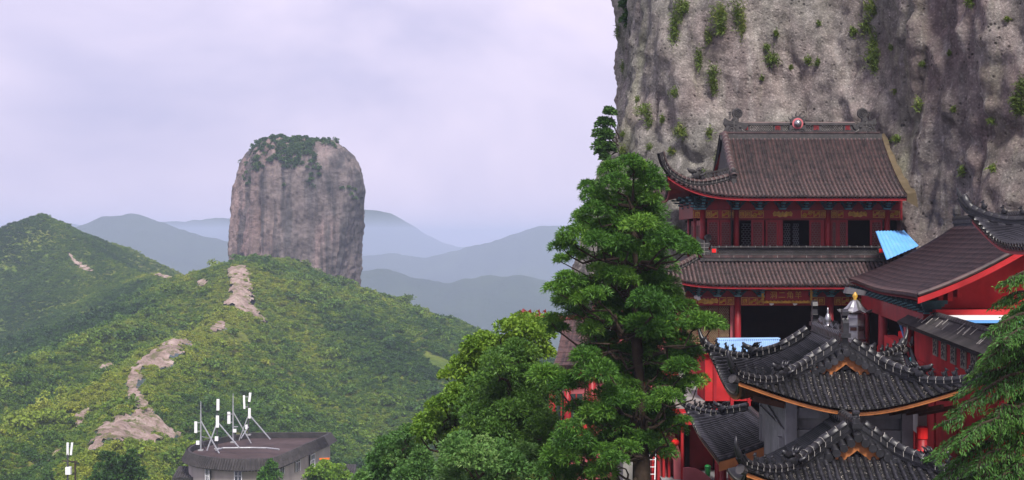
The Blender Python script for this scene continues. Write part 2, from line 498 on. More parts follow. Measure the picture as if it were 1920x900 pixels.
def pathmat():
    t = NT('bare_rock_path')
    c = t.ramp(t.noise(0.22, 6, 0.7), [(0.32, (0.13, 0.10, 0.07)), (0.5, (0.30, 0.22, 0.19)), (0.7, (0.46, 0.37, 0.33))])
    v = t.ramp(t.voro(0.7), [(0.05, 0.45), (0.25, 1.0)])
    c = t.mix(0.8, c, t.mix(1.0, c, v, 'MULTIPLY'))
    g = t.ramp(t.noise(0.3, 6, 0.75), [(0.50, 0.0), (0.60, 0.85)])
    c = t.mix(g, c, (0.11, 0.12, 0.035))
    return t.done(c, 0.95, t.noise(0.7, 8, 0.75), 1.0, 0.9, 0.1)
M['path'] = pathmat()

def farmat():
    t = NT('far_forest')
    c = t.ramp(t.noise(0.006, 8, 0.7), [(0.3, (0.022, 0.04, 0.016)), (0.6, (0.045, 0.07, 0.024)), (0.8, (0.08, 0.095, 0.04))])
    return t.done(c, 0.95, t.noise(0.02, 8, 0.8), 1.0, 12.0, 0.05)
M['far'] = farmat()
# ================================================================== SETTING
# ------------------------------------------------------------------ ground reaching the horizon
def grid_faces(nx, ny):
    i = np.arange(nx - 1)[None, :] + np.arange(ny - 1)[:, None] * nx
    i = i.ravel()
    return np.stack([i, i + 1, i + 1 + nx, i + nx], 1)

gx, gy = np.meshgrid(np.linspace(-5100, 5100, 60), np.linspace(-400, 9500, 60))
gz = CZ - 175 + 14 * fbm(gx / 500, gy / 500, 0 * gx, 4)
tag(np_mesh('ground', np.stack([gx, gy, gz], -1).reshape(-1, 3), grid_faces(60, 60), M['far'], smooth=True), kind='structure')

# ------------------------------------------------------------------ near hill with the ridge path
def rl(*pts): return [P(*p) for p in pts]
RIDGES = [   # (points, steepness on the flanks)
    (rl((60, 1000, 225), (170, 865, 255), (215, 800, 285), (255, 735, 315), (262, 675, 345), (330, 622, 385), (385, 612, 410), (430, 585, 440), (448, 520, 485), (470, 482, 520), (520, 478, 545)), 0.60),
    (rl((470, 482, 520), (540, 500, 552), (600, 536, 560), (660, 568, 566), (760, 604, 572), (875, 642, 580), (1000, 700, 590), (1150, 790, 600)), 0.36),
    (rl((448, 503, 495), (380, 508, 525), (330, 512, 570), (255, 505, 640), (170, 462, 690), (80, 400, 735), (40, 430, 750), (0, 458, 765), (-160, 520, 790), (-400, 600, 820)), 0.52),
    (rl((80, 402, 735), (190, 446, 760), (330, 500, 800), (420, 540, 830)), 0.55),
    (rl((80, 402, 735), (140, 490, 680), (180, 560, 620), (120, 640, 560)), 0.5),
    (rl((375, 515, 520), (300, 575, 470), (190, 625, 425), (60, 665, 390), (-120, 720, 360)), 0.42),
    (rl((262, 675, 345), (150, 740, 320), (40, 790, 300), (-100, 850, 280)), 0.45),
    (rl((500, 560, 500), (560, 640, 465), (600, 740, 430)), 0.30),
    (rl((650, 560, 560), (740, 660, 520), (790, 760, 480)), 0.30),
]
def seg_height(x, y):
    """ridge heights with flanks falling away from them, joined by a soft maximum"""
    best = np.full(x.shape, CZ - 190.0)
    acc = np.zeros_like(best)
    hs = []
    for pts, k in RIDGES:
        h = np.full(x.shape, -1e9)
        for a, b in zip(pts[:-1], pts[1:]):
            dx, dy = b.x - a.x, b.y - a.y
            t = np.clip(((x - a.x) * dx + (y - a.y) * dy) / (dx * dx + dy * dy), 0, 1)
            d = np.hypot(x - a.x - t * dx, y - a.y - t * dy)
            h = np.maximum(h, a.z + t * (b.z - a.z) - k * (np.sqrt(d * d + 9) - 3))
        hs.append(h)
    hs = np.stack(hs)
    m = hs.max(0)
    return m + 1.4 * np.log(np.exp((hs - m) / 1.4).sum(0)) - 0.6

def hill_z(x, y):
    r = seg_height(x, y)
    g = 2.6 * fbm(x / 38, y / 38, 0 * x + 3.3, 4) + 0.6 * fbm(x / 7, y / 7, 0 * x + 8.1, 3)
    return np.maximum(r + g * 0.8 - 1.2, CZ - 172)

HX, HY = np.arange(-470, 262, 2.2), np.arange(215, 860, 2.2)
hx, hy = np.meshgrid(HX, HY)
hz = hill_z(hx, hy)

# the bare rock strip along the ridge: centre line in plan with half widths
PATHS = [
    [(165, 868, 262, 1.2), (200, 834, 273, 3.0), (232, 806, 286, 5.8), (262, 778, 300, 6.0), (276, 758, 308, 3.2), (262, 742, 314, 1.5), (248, 722, 322, 1.2), (246, 704, 331, 1.2), (256, 688, 340, 1.3), (262, 676, 346, 1.8), (285, 656, 360, 3.6), (310, 636, 374, 4.4), (332, 618, 386, 3.4), (340, 611, 392, 1.4)],
    [(396, 614, 412, 1.0), (408, 606, 420, 1.8), (418, 604, 426, 1.0)],
    [(470, 580, 448, 3.0), (456, 566, 455, 4.6), (452, 545, 468, 4.4), (448, 522, 485, 3.6), (440, 505, 497, 2.4)],
    [(130, 484, 688, 0.5), (142, 498, 680, 0.8), (160, 518, 666, 1.5), (172, 524, 660, 0.9)],
    [(300, 502, 600, 2.4), (350, 507, 560, 1.6)],
    [(112, 812, 290, 1.2), (96, 824, 285, 1.4)],
    [(168, 742, 318, 0.9), (150, 768, 310, 1.3), (146, 782, 306, 0.9)],
    [(376, 546, 497, 1.2), (381, 560, 490, 1.6)],
    [(180, 600, 430, 1.0), (165, 612, 425, 1.6)], [(205, 640, 402, 1.0), (190, 650, 398, 1.4)],
]
def path_mask(x, y):
    w = fbm(x / 6, y / 6, 0 * x + 1.7, 5, 0.65)
    m = np.full(x.shape, -99.0)
    for pl in PATHS:
        q = [(X(a, c), c, e) for a, b, c, e in pl]
        for a, b in zip(q[:-1], q[1:]):
            dx, dy = b[0] - a[0], b[1] - a[1]
            t = np.clip(((x - a[0]) * dx + (y - a[1]) * dy) / (dx * dx + dy * dy), 0, 1)
            d = np.hypot(x - a[0] - t * dx, y - a[1] - t * dy)
            wd = a[2] + t * (b[2] - a[2])
            m = np.maximum(m, wd * (1.0 + 0.62 * w) - d)
    return m
pm = path_mask(hx, hy)
HF = grid_faces(len(HX), len(HY))
onp = pm.ravel()[HF].mean(1) > 0
HV = np.stack([hx, hy, hz], -1).reshape(-1, 3)
tag(np_mesh('hill', HV, HF[~onp], M['hill'], smooth=True), kind='structure')
# path: own finer sheet over the same strip
fx_, fy_ = np.meshgrid(np.arange(-260, -60, 0.6), np.arange(255, 735, 0.8))
fm = path_mask(fx_, fy_)
fz_ = hill_z(fx_, fy_) + 0.15 + 0.9 * np.abs(fbm(fx_ / 3.0, fy_ / 3.0, 0 * fx_, 4))
FF = grid_faces(fx_.shape[1], fx_.shape[0])
keep = (fm.ravel()[FF].min(1) > -0.35)
FF = FF[keep]
used, inv = np.unique(FF, return_inverse=True)
FV = np.stack([fx_, fy_, fz_], -1).reshape(-1, 3)[used]
tag(np_mesh('path', FV, inv.reshape(FF.shape), M['path']), kind='structure')

# ------------------------------------------------------------------ far mountain ranges
def far_range(name, sil, d, depth, seed, kf=0.42):
    xs = np.linspace(sil[0][0], sil[-1][0], 260)
    ys = np.interp(xs, [s[0] for s in sil], [s[1] for s in sil])
    k = np.ones(9) / 9
    ys = np.convolve(np.pad(ys, 4, 'edge'), k, 'valid')
    t = np.linspace(-1, 1, 70)
    px, tt = np.meshgrid(xs, t)
    zr = (450 - np.tile(ys, (70, 1))) / F * d
    x = (px - 960) / F * d
    y = d + tt * depth
    z = CZ + zr - np.abs(tt) * depth * kf + (fbm(x / (d * .07) + seed, y / (d * .07), 0 * x, 5)) * d * 0.012 * (0.25 + np.abs(tt) * 3)
    z += fbm(x / 40 + seed, y / 40, 0 * x, 3) * 4
    z = np.maximum(z, CZ - 200)
    tag(np_mesh(name, np.stack([x, y, z], -1).reshape(-1, 3), grid_faces(260, 70), M['far'], smooth=True), kind='structure')
far_range('mountain', [(-500, 560), (-200, 490), (60, 440), (150, 420), (205, 405), (245, 402), (300, 414), (360, 430), (430, 446), (520, 470), (640, 500), (800, 560)], 3300, 800, 1.0)
far_range('mountain', [(500, 500), (660, 494), (720, 494), (790, 512), (850, 518), (930, 516), (975, 512), (1010, 520), (1100, 545), (1300, 600)], 2600, 700, 4.0, 0.36)
far_range('mountain', [(500, 480), (660, 470), (740, 464), (800, 474), (850, 466), (930, 444), (985, 428), (1030, 420), (1080, 424), (1200, 455), (1500, 520)], 4400, 1000, 7.0)
far_range('mountain', [(100, 420), (400, 400), (620, 395), (690, 388), (730, 396), (790, 428), (850, 462), (950, 470), (1100, 440), (1300, 430), (1700, 480)], 7400, 1500, 9.0)

# ------------------------------------------------------------------ slope below the temple
sx, sy = np.meshgrid(np.arange(-75, 60, 1.5), np.arange(-25, 232, 1.5))
sz = CZ - 10.2 - 0.75 * np.maximum(0, 4.0 - sx) - 0.25 * np.maximum(0, sy - 84) + 0.5 * fbm(sx / 6, sy / 6, 0 * sx, 4) * np.clip((6 - sx) / 6, 0, 1)
tag(np_mesh('temple_slope', np.stack([sx, sy, sz], -1).reshape(-1, 3), grid_faces(sx.shape[1], sx.shape[0]), M['hill'], smooth=True), kind='structure')

# ------------------------------------------------------------------ cliff
CL = [(46, 14), (36, 36), (28.5, 49), (23.6, 58.5), (20.4, 65.5), (19.25, 70), (18.6, 74), (15.5, 76.3), (12, 77.6), (9.3, 79.5), (7.6, 83.5), (7.0, 90), (7.6, 98), (11, 110), (20, 126), (40, 146)]
def catmull(pts, n):
    pts = np.array(pts, float)
    q = np.vstack([2 * pts[0] - pts[1], pts, 2 * pts[-1] - pts[-2]])
    out = []
    for i in range(1, len(q) - 2):
        for t in np.linspace(0, 1, 20, endpoint=False):
            a, b, c, d = q[i - 1], q[i], q[i + 1], q[i + 2]
            out.append(0.5 * ((2 * b) + (-a + c) * t + (2 * a - 5 * b + 4 * c - d) * t * t + (-a + 3 * b - 3 * c + d) * t ** 3))
    out.append(pts[-1])
    out = np.array(out)
    L = np.r_[0, np.cumsum(np.hypot(*np.diff(out, axis=0).T))]
    s = np.linspace(0, L[-1], n)
    return np.stack([np.interp(s, L, out[:, k]) for k in range(out.shape[1])], 1)
NS, NH = 620, 300
cp = catmull(CL, NS)
tn = np.gradient(cp, axis=0); tn /= np.linalg.norm(tn, axis=1)[:, None]
nr = np.stack([-tn[:, 1], tn[:, 0]], 1)          # points out of the rock
if nr[NS // 2][1] > 0: nr = -nr
hh = np.linspace(-16, 30, NH)
sI, hI = np.meshgrid(np.arange(NS), hh)
bx, by = cp[sI, 0], cp[sI, 1]
nx_, ny_ = nr[sI, 0], nr[sI, 1]
lf = np.clip((by - 79) / 5, 0, 1)
off = np.where(hI < 8, (8 - np.maximum(hI, -2)) * (0.05 + 0.20 * lf), 0) + np.where(hI > 9, -(hI - 9) * 0.04, 0)
off += 1.0 * fbm(bx / 9, by / 9, hI / 16, 4)
off += 0.55 * fbm(bx / 2.6, by / 2.6, hI / 26, 3)
off += 0.16 * fbm(bx / 1.3, by / 1.3, hI / 2.2, 4)
sl = (bx * 0.9 - by * 0.5 + hI * 0.42) / 4.2 + 0.35 * fbm(bx / 7, by / 7, hI / 12, 3)
saw = sl - np.floor(sl)
off += 0.55 * (np.minimum(saw / 0.88, (1 - saw) / 0.12) - 0.5) * (0.45 + 0.55 * np.clip(fbm(bx / 10 + 3, by / 10, hI / 14, 2) + .5, 0, 1))
sl2 = (bx * 0.5 - by * 0.9 - hI * 0.30) / 2.1 + 0.3 * fbm(bx / 3 + 8, by / 3, hI / 7, 3)
saw2 = sl2 - np.floor(sl2)
off += 0.22 * np.minimum(saw2 / 0.9, (1 - saw2) / 0.1)
rid = 1 - np.abs(fbm(bx / 3.3 + 9, by / 3.3, hI / 9, 3))
off -= 0.5 * np.clip(rid - 0.82, 0, 1) / 0.18 * 0.8
off += 0.12 * fbm(bx / .6, by / .6, hI / .6, 3)
CVX = np.stack([bx + nx_ * off, by + ny_ * off, CZ + hI], -1)
co = np_mesh('cliff', CVX.reshape(-1, 3), grid_faces(NS, NH), M['cliff'], smooth=True)
tag(co, kind='structure')
def cliff_at(px, py):
    """the front-most point of the cliff seen at a pixel"""
    dx = CVX[..., 0] / CVX[..., 1] * F + 960
    dy = 450 - (CVX[..., 2] - CZ) / CVX[..., 1] * F
    e = (dx - px) ** 2 + (dy - py) ** 2
    m = e < max(e.min() * 4, 36)
    dist = np.where(m, CVX[..., 1], 1e9)
    i = np.unravel_index(np.argmin(dist), dist.shape)
    return Vector(CVX[i]), Vector((nx_[i], ny_[i], 0))

# ------------------------------------------------------------------ rock pillar on the hill
PD = 585.0
PLv = [(600, 432, 668), (560, 434, 664), (520, 436, 669), (480, 439, 674), (440, 441, 679), (400, 443, 683), (370, 446, 683), (345, 450, 681), (325, 454, 678), (308, 460, 671), (296, 465, 663), (285, 471, 652), (277, 480, 642), (271, 492, 634), (267, 508, 628), (264, 535, 622), (261, 585, 612)]
lv = np.array(PLv[::-1], float)
NT_, NP = 420, 260
yy = np.concatenate([np.linspace(600, 300, 200), np.linspace(299, 262, NP - 200)])
xl, xr = np.interp(yy, lv[:, 0], lv[:, 1]), np.interp(yy, lv[:, 0], lv[:, 2])
cx = ((xl + xr) / 2 - 960) / F * PD
hw = (xr - xl) / 2 / F * PD
zz = CZ + (450 - yy) / F * PD
th = np.linspace(0, 2 * np.pi, NT_ + 1)
TH, IY = np.meshgrid(th, np.arange(NP))
ct, st_ = np.cos(TH), np.sin(TH)
sq = (np.abs(ct) ** 2.8 + np.abs(st_) ** 2.8) ** (-1 / 2.8)
w0 = (24.0)
ux, uy, uz = ct * w0, st_ * w0, zz[IY]
disp = 2.0 * fbm(ux / 11, uy / 11, uz / 75, 3) + 1.0 * fbm(ux / 4, uy / 4, uz / 30, 4) + 0.45 * fbm(ux / 4, uy / 4, uz / 6, 4) + 0.3 * fbm(ux / 1.6, uy / 1.6, uz / 1.8, 3)
wz = 0.06 * fbm(uz / 14, 0 * uz + 2, 0 * uz, 3)
for cc, dep, wd in ((-.90, 3.0, .07), (-.72, 7.0, .08), (-.52, 4.0, .06), (-.30, 2.2, .05), (-.12, 1.6, .05), (.08, 2.0, .04), (.22, 6.5, .08), (.33, 3.0, .05), (.50, 4.2, .06), (.70, 5.2, .07), (.88, 2.2, .06)):
    t0 = 2 * np.pi - math.acos(cc)
    gap = dep * 1.35 * np.exp(-(np.abs(TH - t0 - wz) / (wd * .55)) ** 1.3) * np.clip(0.35 + 1.1 * vnoise(uz / 16 + cc * 9, 0 * uz, 0 * uz), 0.05, 1.4)
    disp = disp - gap
for t0 in np.linspace(0.2, 3.0, 9): disp = disp - 3.0 * np.exp(-((TH - t0 - wz) / .06) ** 2)
led = (uz / 9 + 0.6 * fbm(ux / 16, uy / 16, uz / 40, 3)); led = led - np.floor(led)
disp += 0.25 * np.minimum(led / .9, (1 - led) / .1)
topn = np.clip((yy[IY] - 262) / 30, 0, 1)
rad = sq * (hw[IY] + 0.2 + disp * (0.35 + 0.65 * topn))
rad = np.maximum(rad, 0.5)
vx = cx[IY] + ct * rad
vy = PD + st_ * rad * 0.8
vz = uz + (1 - topn) * (3.2 * fbm(vx / 8, vy / 8, 0 * vx + 4, 4) - 0.5)
PV = np.stack([vx, vy, vz], -1).reshape(-1, 3)
PF = grid_faces(NT_ + 1, NP)
ctr = np.array([[cx[-1], PD, vz[-1].mean() + 0.4]])
PF2 = np.stack([np.arange(NT_) + (NP - 1) * (NT_ + 1), np.arange(NT_) + 1 + (NP - 1) * (NT_ + 1), np.full(NT_, len(PV)), np.full(NT_, len(PV))], 1)
me_v = np.vstack([PV, ctr])
pil = np_mesh('rock_pillar', me_v, PF, M['pillar'], smooth=True)
cap = np_mesh('rock_top', me_v, PF2[:, :3], M['pillar'], smooth=True, parent=pil)
tag(pil, 'tall flat-topped grey rock pillar standing on the green hill', 'rock')

# ------------------------------------------------------------------ leaf helper: many small leaf faces
def leaves(centres, dirs, length, width, tone, droop=0.25, seedr=rng):
    """one bent four-corner leaf per centre; dirs point along the leaf"""
    n = len(centres)
    d = dirs / np.maximum(np.linalg.norm(dirs, axis=1)[:, None], 1e-6)
    r = seedr.normal(size=(n, 3))
    s = np.cross(d, r); s /= np.maximum(np.linalg.norm(s, axis=1)[:, None], 1e-6)
    L = (length * (0.6 + 0.8 * seedr.random(n)))[:, None]
    W = (width * (0.6 + 0.8 * seedr.random(n)))[:, None]
    a = centres - d * L * 0.35
    m1, m2 = centres + s * W * 0.5 + d * L * .1, centres - s * W * 0.5 + d * L * .1
    e = centres + d * L * 0.65; e[:, 2] -= droop * L[:, 0]
    V = np.stack([a, m1, e, m2], 1).reshape(-1, 3)
    Fq = np.arange(4 * n).reshape(n, 4)
    return V, Fq, np.repeat(tone, 4)

def clump_leaves(c, r, n, length, width, base_tone, up=0.25, sub=7, spread=0.58):
    """leaf tufts over a lumpy cushion: several smaller cushions on one, thin in places"""
    c = np.array(c, float); r = np.array(r, float) * np.ones(3)
    k = rng.normal(size=(sub, 3)); k /= np.linalg.norm(k, axis=1)[:, None]
    k[:, 2] = np.abs(k[:, 2]) * 0.9 - 0.25
    sc = c + k * r * spread
    sr = r[None, :] * (0.40 + 0.26 * rng.random((sub, 1)))
    w = rng.integers(0, sub, n)
    q = rng.normal(size=(n, 3)); q /= np.linalg.norm(q, axis=1)[:, None]
    q[:, 2] = np.where(q[:, 2] < -0.55, -q[:, 2], q[:, 2])
    rad = 0.72 + 0.36 * rng.random((n, 1)) ** 0.7
    p = sc[w] + q * sr[w] * rad
    d = q + 0.45 * rng.normal(size=(n, 3)) + np.array([0, 0, up])
    tone = np.clip(base_tone + rng.normal(scale=0.13, size=n) + (rng.random(sub)[w] - 0.5) * 0.25, 0, 1)
    return leaves(p, d, length, width, tone)

def crown_mesh(name, parts, mat, parent):
    V, Fq, T, n = [], [], [], 0
    for v, f, t in parts:
        V.append(v); Fq.append(f + n); T.append(t); n += len(v)
    V = np.vstack(V)
    inv = np.array(parent_world(parent).inverted()) if parent is not None else np.eye(4)
    V = V @ inv[:3, :3].T + inv[:3, 3]
    return np_mesh(name, V, np.vstack(Fq), mat, parent, attrs={'tone': ('POINT', np.concatenate(T))})

# ------------------------------------------------------------------ scrub covering the hill (uncountable)
def scrub_proto(seed, n, h, mt):
    parts = []
    for i in range(5):
        c = (rng.normal() * 0.28, rng.normal() * 0.28, h * (0.35 + 0.3 * rng.random()))
        parts.append(clump_leaves(c, (0.42, 0.42, 0.36 * h / 0.8), n // 5, 0.19, 0.13, 0.3 + 0.4 * rng.random(), sub=4))
    V = np.vstack([p[0] for p in parts]); T = np.concatenate([p[2] for p in parts])
    me = bpy.data.meshes.new('scrub_bush')
    Fq = np.arange(len(V)).reshape(-1, 4)
    me.vertices.add(len(V)); me.vertices.foreach_set('co', V.astype(np.float32).ravel())
    me.loops.add(Fq.size); me.loops.foreach_set('vertex_index', Fq.astype(np.int32).ravel())
    me.polygons.add(len(Fq)); me.polygons.foreach_set('loop_start', np.arange(0, Fq.size, 4, dtype=np.int32))
    a = me.attributes.new('tone', 'FLOAT', 'POINT'); a.data.foreach_set('value', T.astype(np.float32))
    me.materials.append(M[mt])
    me.update(calc_edges=True)
    return bpy.data.objects.new('scrub_bush', me)
protos = [scrub_proto(i, 260, h, 'leaf_scrub') for i, h in enumerate((0.7, 0.85, 1.1, 0.75, 0.95))]

def scatter(name, pts, scale, tone, label, cat):
    """one object whose points carry bushes"""
    me = bpy.data.meshes.new(name)
    me.vertices.add(len(pts)); me.vertices.foreach_set('co', pts.astype(np.float32).ravel())
    a = me.attributes.new('bush_scale', 'FLOAT', 'POINT'); a.data.foreach_set('value', scale.astype(np.float32))
    a = me.attributes.new('bush_tone', 'FLOAT', 'POINT'); a.data.foreach_set('value', tone.astype(np.float32))
    a = me.attributes.new('bush_kind', 'INT', 'POINT'); a.data.foreach_set('value', rng.integers(0, len(protos), len(pts)).astype(np.int32))
    a = me.attributes.new('bush_turn', 'FLOAT_VECTOR', 'POINT')
    tr = np.zeros((len(pts), 3)); tr[:, 2] = rng.random(len(pts)) * 6.283
    a.data.foreach_set('vector', tr.astype(np.float32).ravel())
    o = link(bpy.data.objects.new(name, me))
    ng = bpy.data.node_groups.new(name, 'GeometryNodeTree')
    ng.interface.new_socket('Geometry', in_out='INPUT', socket_type='NodeSocketGeometry')
    ng.interface.new_socket('Geometry', in_out='OUTPUT', socket_type='NodeSocketGeometry')
    N, Lk = ng.nodes, ng.links
    gi, go = N.new('NodeGroupInput'), N.new('NodeGroupOutput')
    iop = N.new('GeometryNodeInstanceOnPoints')
    iop.inputs['Pick Instance'].default_value = True
    gti = N.new('GeometryNodeGeometryToInstance')
    for p in reversed(protos):
        oi = N.new('GeometryNodeObjectInfo'); oi.inputs['Object'].default_value = p
        oi.inputs['As Instance'].default_value = True
        Lk.new(oi.outputs['Geometry'], gti.inputs[0])
    def at(nm, ty):
        x = N.new('GeometryNodeInputNamedAttribute'); x.data_type = ty; x.inputs['Name'].default_value = nm
        return x.outputs['Attribute']
    Lk.new(gi.outputs[0], iop.inputs['Points'])
    jn = N.new('GeometryNodeJoinGeometry')
    for lnk in list(gti.inputs[0].links): pass
    for nd in [x for x in N if x.bl_idname == 'GeometryNodeObjectInfo']:
        Lk.new(nd.outputs['Geometry'], jn.inputs[0])
    N.remove(gti)
    Lk.new(jn.outputs[0], iop.inputs['Instance'])
    Lk.new(at('bush_kind', 'INT'), iop.inputs['Instance Index'])
    Lk.new(at('bush_turn', 'FLOAT_VECTOR'), iop.inputs['Rotation'])
    Lk.new(at('bush_scale', 'FLOAT'), iop.inputs['Scale'])
    Lk.new(iop.outputs[0], go.inputs[0])
    md = o.modifiers.new('scatter', 'NODES'); md.node_group = ng
    tag(o, label, cat, kind='stuff')
    return o

n_try = 260000
qy = 225 + 575 * rng.random(n_try); qx = (rng.random(n_try) * 1420 - 1080) / F * qy * 1.0 - 0.0
qz = hill_z(qx, qy)
dens = fbm(qx / 22, qy / 22, 0 * qx + 5.5, 4)
inview = (qz > CZ - 0.20 * qy - 8)
pmq = path_mask(qx, qy)
ok = (pmq < np.where(qy < 520, -1.1, -0.2)) & (dens > -0.7) & inview | (pmq > -0.6) & (pmq < 3.5) & (rng.random(n_try) < 0.16) & inview
qx, qy, qz, dens = qx[ok], qy[ok], qz[ok], dens[ok]
sc_ = (0.9 + 1.5 * rng.random(len(qx)) ** 2) * np.clip(0.85 + 0.35 * dens, 0.5, 1.4) * (0.75 + qy / 1400)
sc_ *= np.where((rng.random(len(qx)) < 0.05) & (qy < 560) & (pmq[ok] < -3), 2.0, 1.0)
sc_ *= np.where(pmq[ok] > -1.2, 0.6, 1.0)
sc_ *= np.where(qy > 600, 0.7, 1.0)
far_ = (qx < -75 - 0.30 * (qy - 330) * (qy > 330)) & (qy > 395 + 60 * vnoise(qx / 40, qy / 40, 0 * qx)) & (qx / qy * F + 960 < 345)
# bush tone: random patches, darker big bushes, sunlit crests painted in yellow-green, folds darker
crest = np.zeros(len(qx)); ridge_d = np.full(len(qx), 1e9)
for pts__, k__ in RIDGES:
    for a, b in zip(pts__[:-1], pts__[1:]):
        dx, dy = b.x - a.x, b.y - a.y
        t = np.clip(((qx - a.x) * dx + (qy - a.y) * dy) / (dx * dx + dy * dy), 0, 1)
        ridge_d = np.minimum(ridge_d, np.hypot(qx - a.x - t * dx, qy - a.y - t * dy))
crest = np.exp(-ridge_d / 13)
tone_ = 0.40 + 0.30 * fbm(qx / 32 + 3, qy / 32, 0 * qx + 1.1, 4) + 0.42 * crest + rng.normal(scale=0.14, size=len(qx)) - 0.10 * (sc_ > 2.6)
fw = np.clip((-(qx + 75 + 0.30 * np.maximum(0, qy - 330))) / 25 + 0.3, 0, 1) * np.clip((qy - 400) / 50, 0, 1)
tone_ = np.clip(tone_ - 0.32 * fw, 0, 1)  # lowers the tone over the left hill mass
pts_ = np.stack([qx, qy, qz - 0.15], 1)
print('bushes', len(qx), far_.sum())
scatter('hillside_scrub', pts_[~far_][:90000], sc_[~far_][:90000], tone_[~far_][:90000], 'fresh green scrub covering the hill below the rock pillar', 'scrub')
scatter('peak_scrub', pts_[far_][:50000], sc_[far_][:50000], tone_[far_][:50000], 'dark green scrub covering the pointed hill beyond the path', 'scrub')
# darker growth clinging round the foot and on top of the pillar
parts = []
for i in range(420):
    u, t = rng.random() ** 0.6, rng.random() * 6.283
    px = 545 + 62 * math.cos(t) * u + rng.normal() * 6
    if abs(px - 572) < 14 and rng.random() < 0.5: continue
    x = X(px, PD); y = PD + math.sin(t) * u * 13 - 4
    e = (me_v[:, 0] - x) ** 2 + (me_v[:, 1] - y) ** 2
    e[me_v[:, 2] < CZ + 31] = 1e9
    j = np.argmin(e)
    if e[j] > 16: continue
    s = 0.6 + 0.8 * rng.random()
    parts.append(clump_leaves((x, y, me_v[j, 2] + s * 0.35), (s, s, s * .8), 60, 0.75, 0.55, 0.25 + 0.4 * rng.random(), sub=3))
NTV = NT_ + 1
for i in range(330):          # shrubs in the clefts
    j = rng.integers(NP - 110, NP - 8); k = rng.integers(int(NTV * 0.5), NTV - 1)
    if disp[j, k] > -1.5 or rng.random() < (NP - j) / 130: continue
    p = me_v[j * NTV + k]
    s = 0.6 + 0.9 * rng.random()
    parts.append(clump_leaves(p + np.array([0, -0.4, 0.3]), (s, s, s * 1.2), 50, 0.7, 0.5, 0.2 + 0.4 * rng.random(), sub=3))
fx_p = me_v[:, 0] / me_v[:, 1] * F + 960; fy_p = 450 - (me_v[:, 2] - CZ) / me_v[:, 1] * F
for x0, y0, x1, y1, n_ in ((486, 272, 540, 268, 26), (545, 266, 585, 270, 34), (548, 282, 580, 284, 30), (540, 300, 568, 302, 24), (530, 290, 545, 318, 20), (520, 275, 548, 285, 22), (583, 275, 596, 330, 20), (600, 262, 635, 270, 18), (472, 282, 490, 320, 22), (462, 310, 470, 345, 10), (500, 290, 515, 300, 10), (585, 330, 590, 360, 6), (655, 350, 660, 370, 6)):
    for i in range(n_):
        t = rng.random(); px, py = x0 + (x1 - x0) * t + rng.normal() * 5, y0 + (y1 - y0) * t + rng.normal() * 5
        e = (fx_p - px) ** 2 + (fy_p - py) ** 2 + np.where(me_v[:, 1] > PD + 4, 900, 0)
        p = me_v[np.argmin(e)]; s = 0.7 + 0.8 * rng.random()
        parts.append(clump_leaves(p + np.array([0, -0.5, 0.3]), (s, s, s), 55, 0.7, 0.5, 0.25 + 0.5 * rng.random(), sub=3))
o = crown_mesh('pillar_scrub', parts, M['leaf_top'], None)
tag(o, 'green scrub growing over the top and clefts of the rock pillar', 'scrub', kind='stuff')
# ================================================================== ROOF KIT
class XRoof:
    """Chinese hip-and-gable roof in its own frame: the ridge runs along v, gables face -v and +v.
    s is the distance in from the eave, H(s) the rise, corners turn up by lift and out by flare."""
    def __init__(s, a, b, g, H, z0, k=1.0, L=0.8, p=2.0, q=2.5, flare=0.2, smax=None, one_end=False, tr=None):
        s.a, s.b, s.g, s.H, s.z0, s.k, s.L, s.p, s.q, s.fl = a, b, g, H, z0, k, L, p, q, flare
        s.smax = smax; s.one = one_end
        s.tr = tr or (lambda u, v, z: Vector((u, v, z)))
    def pt(s, u, v, dz=0.0):
        cu, cv = min(1, abs(u) / s.a), min(1, abs(v) / s.b)
        if s.one and v > 0: cv = 0
        su, sv = s.a - abs(u), s.k * (s.b - abs(v))
        if s.one and v > 0: sv = 1e9
        sd = min(su, sv)
        if s.smax is None and (s.b - abs(v)) > s.g: sd = su
        w = cu ** s.p * cv ** s.q
        f = s.fl * cu ** 4 * cv ** 4
        return s.tr(u + math.copysign(f, u), v + math.copysign(f, v), s.z0 + s.H(max(0, sd)) + s.L * w + dz)
    def top(s, side, t):
        if side in 'FB':
            return min(s.g if s.smax is None else s.smax / s.k, (s.a - abs(t)) / s.k)
        m = s.a if s.smax is None else s.smax
        if s.one and t > 0: return m
        e = s.b - abs(t)
        if s.smax is None and e > s.g: return m
        return min(m, s.k * e)
    def path(s, side, t, n, s0=0.0, dz=0.0, frac=1.0):
        m = s.top(side, t) * frac
        out = []
        for i in range(n + 1):
            d = s0 + (m - s0) * i / n
            if side == 'F': out.append(s.pt(t, -(s.b - d), dz))
            elif side == 'B': out.append(s.pt(t, s.b - d, dz))
            elif side == 'L': out.append(s.pt(-(s.a - d), t, dz))
            else: out.append(s.pt(s.a - d, t, dz))
        return out

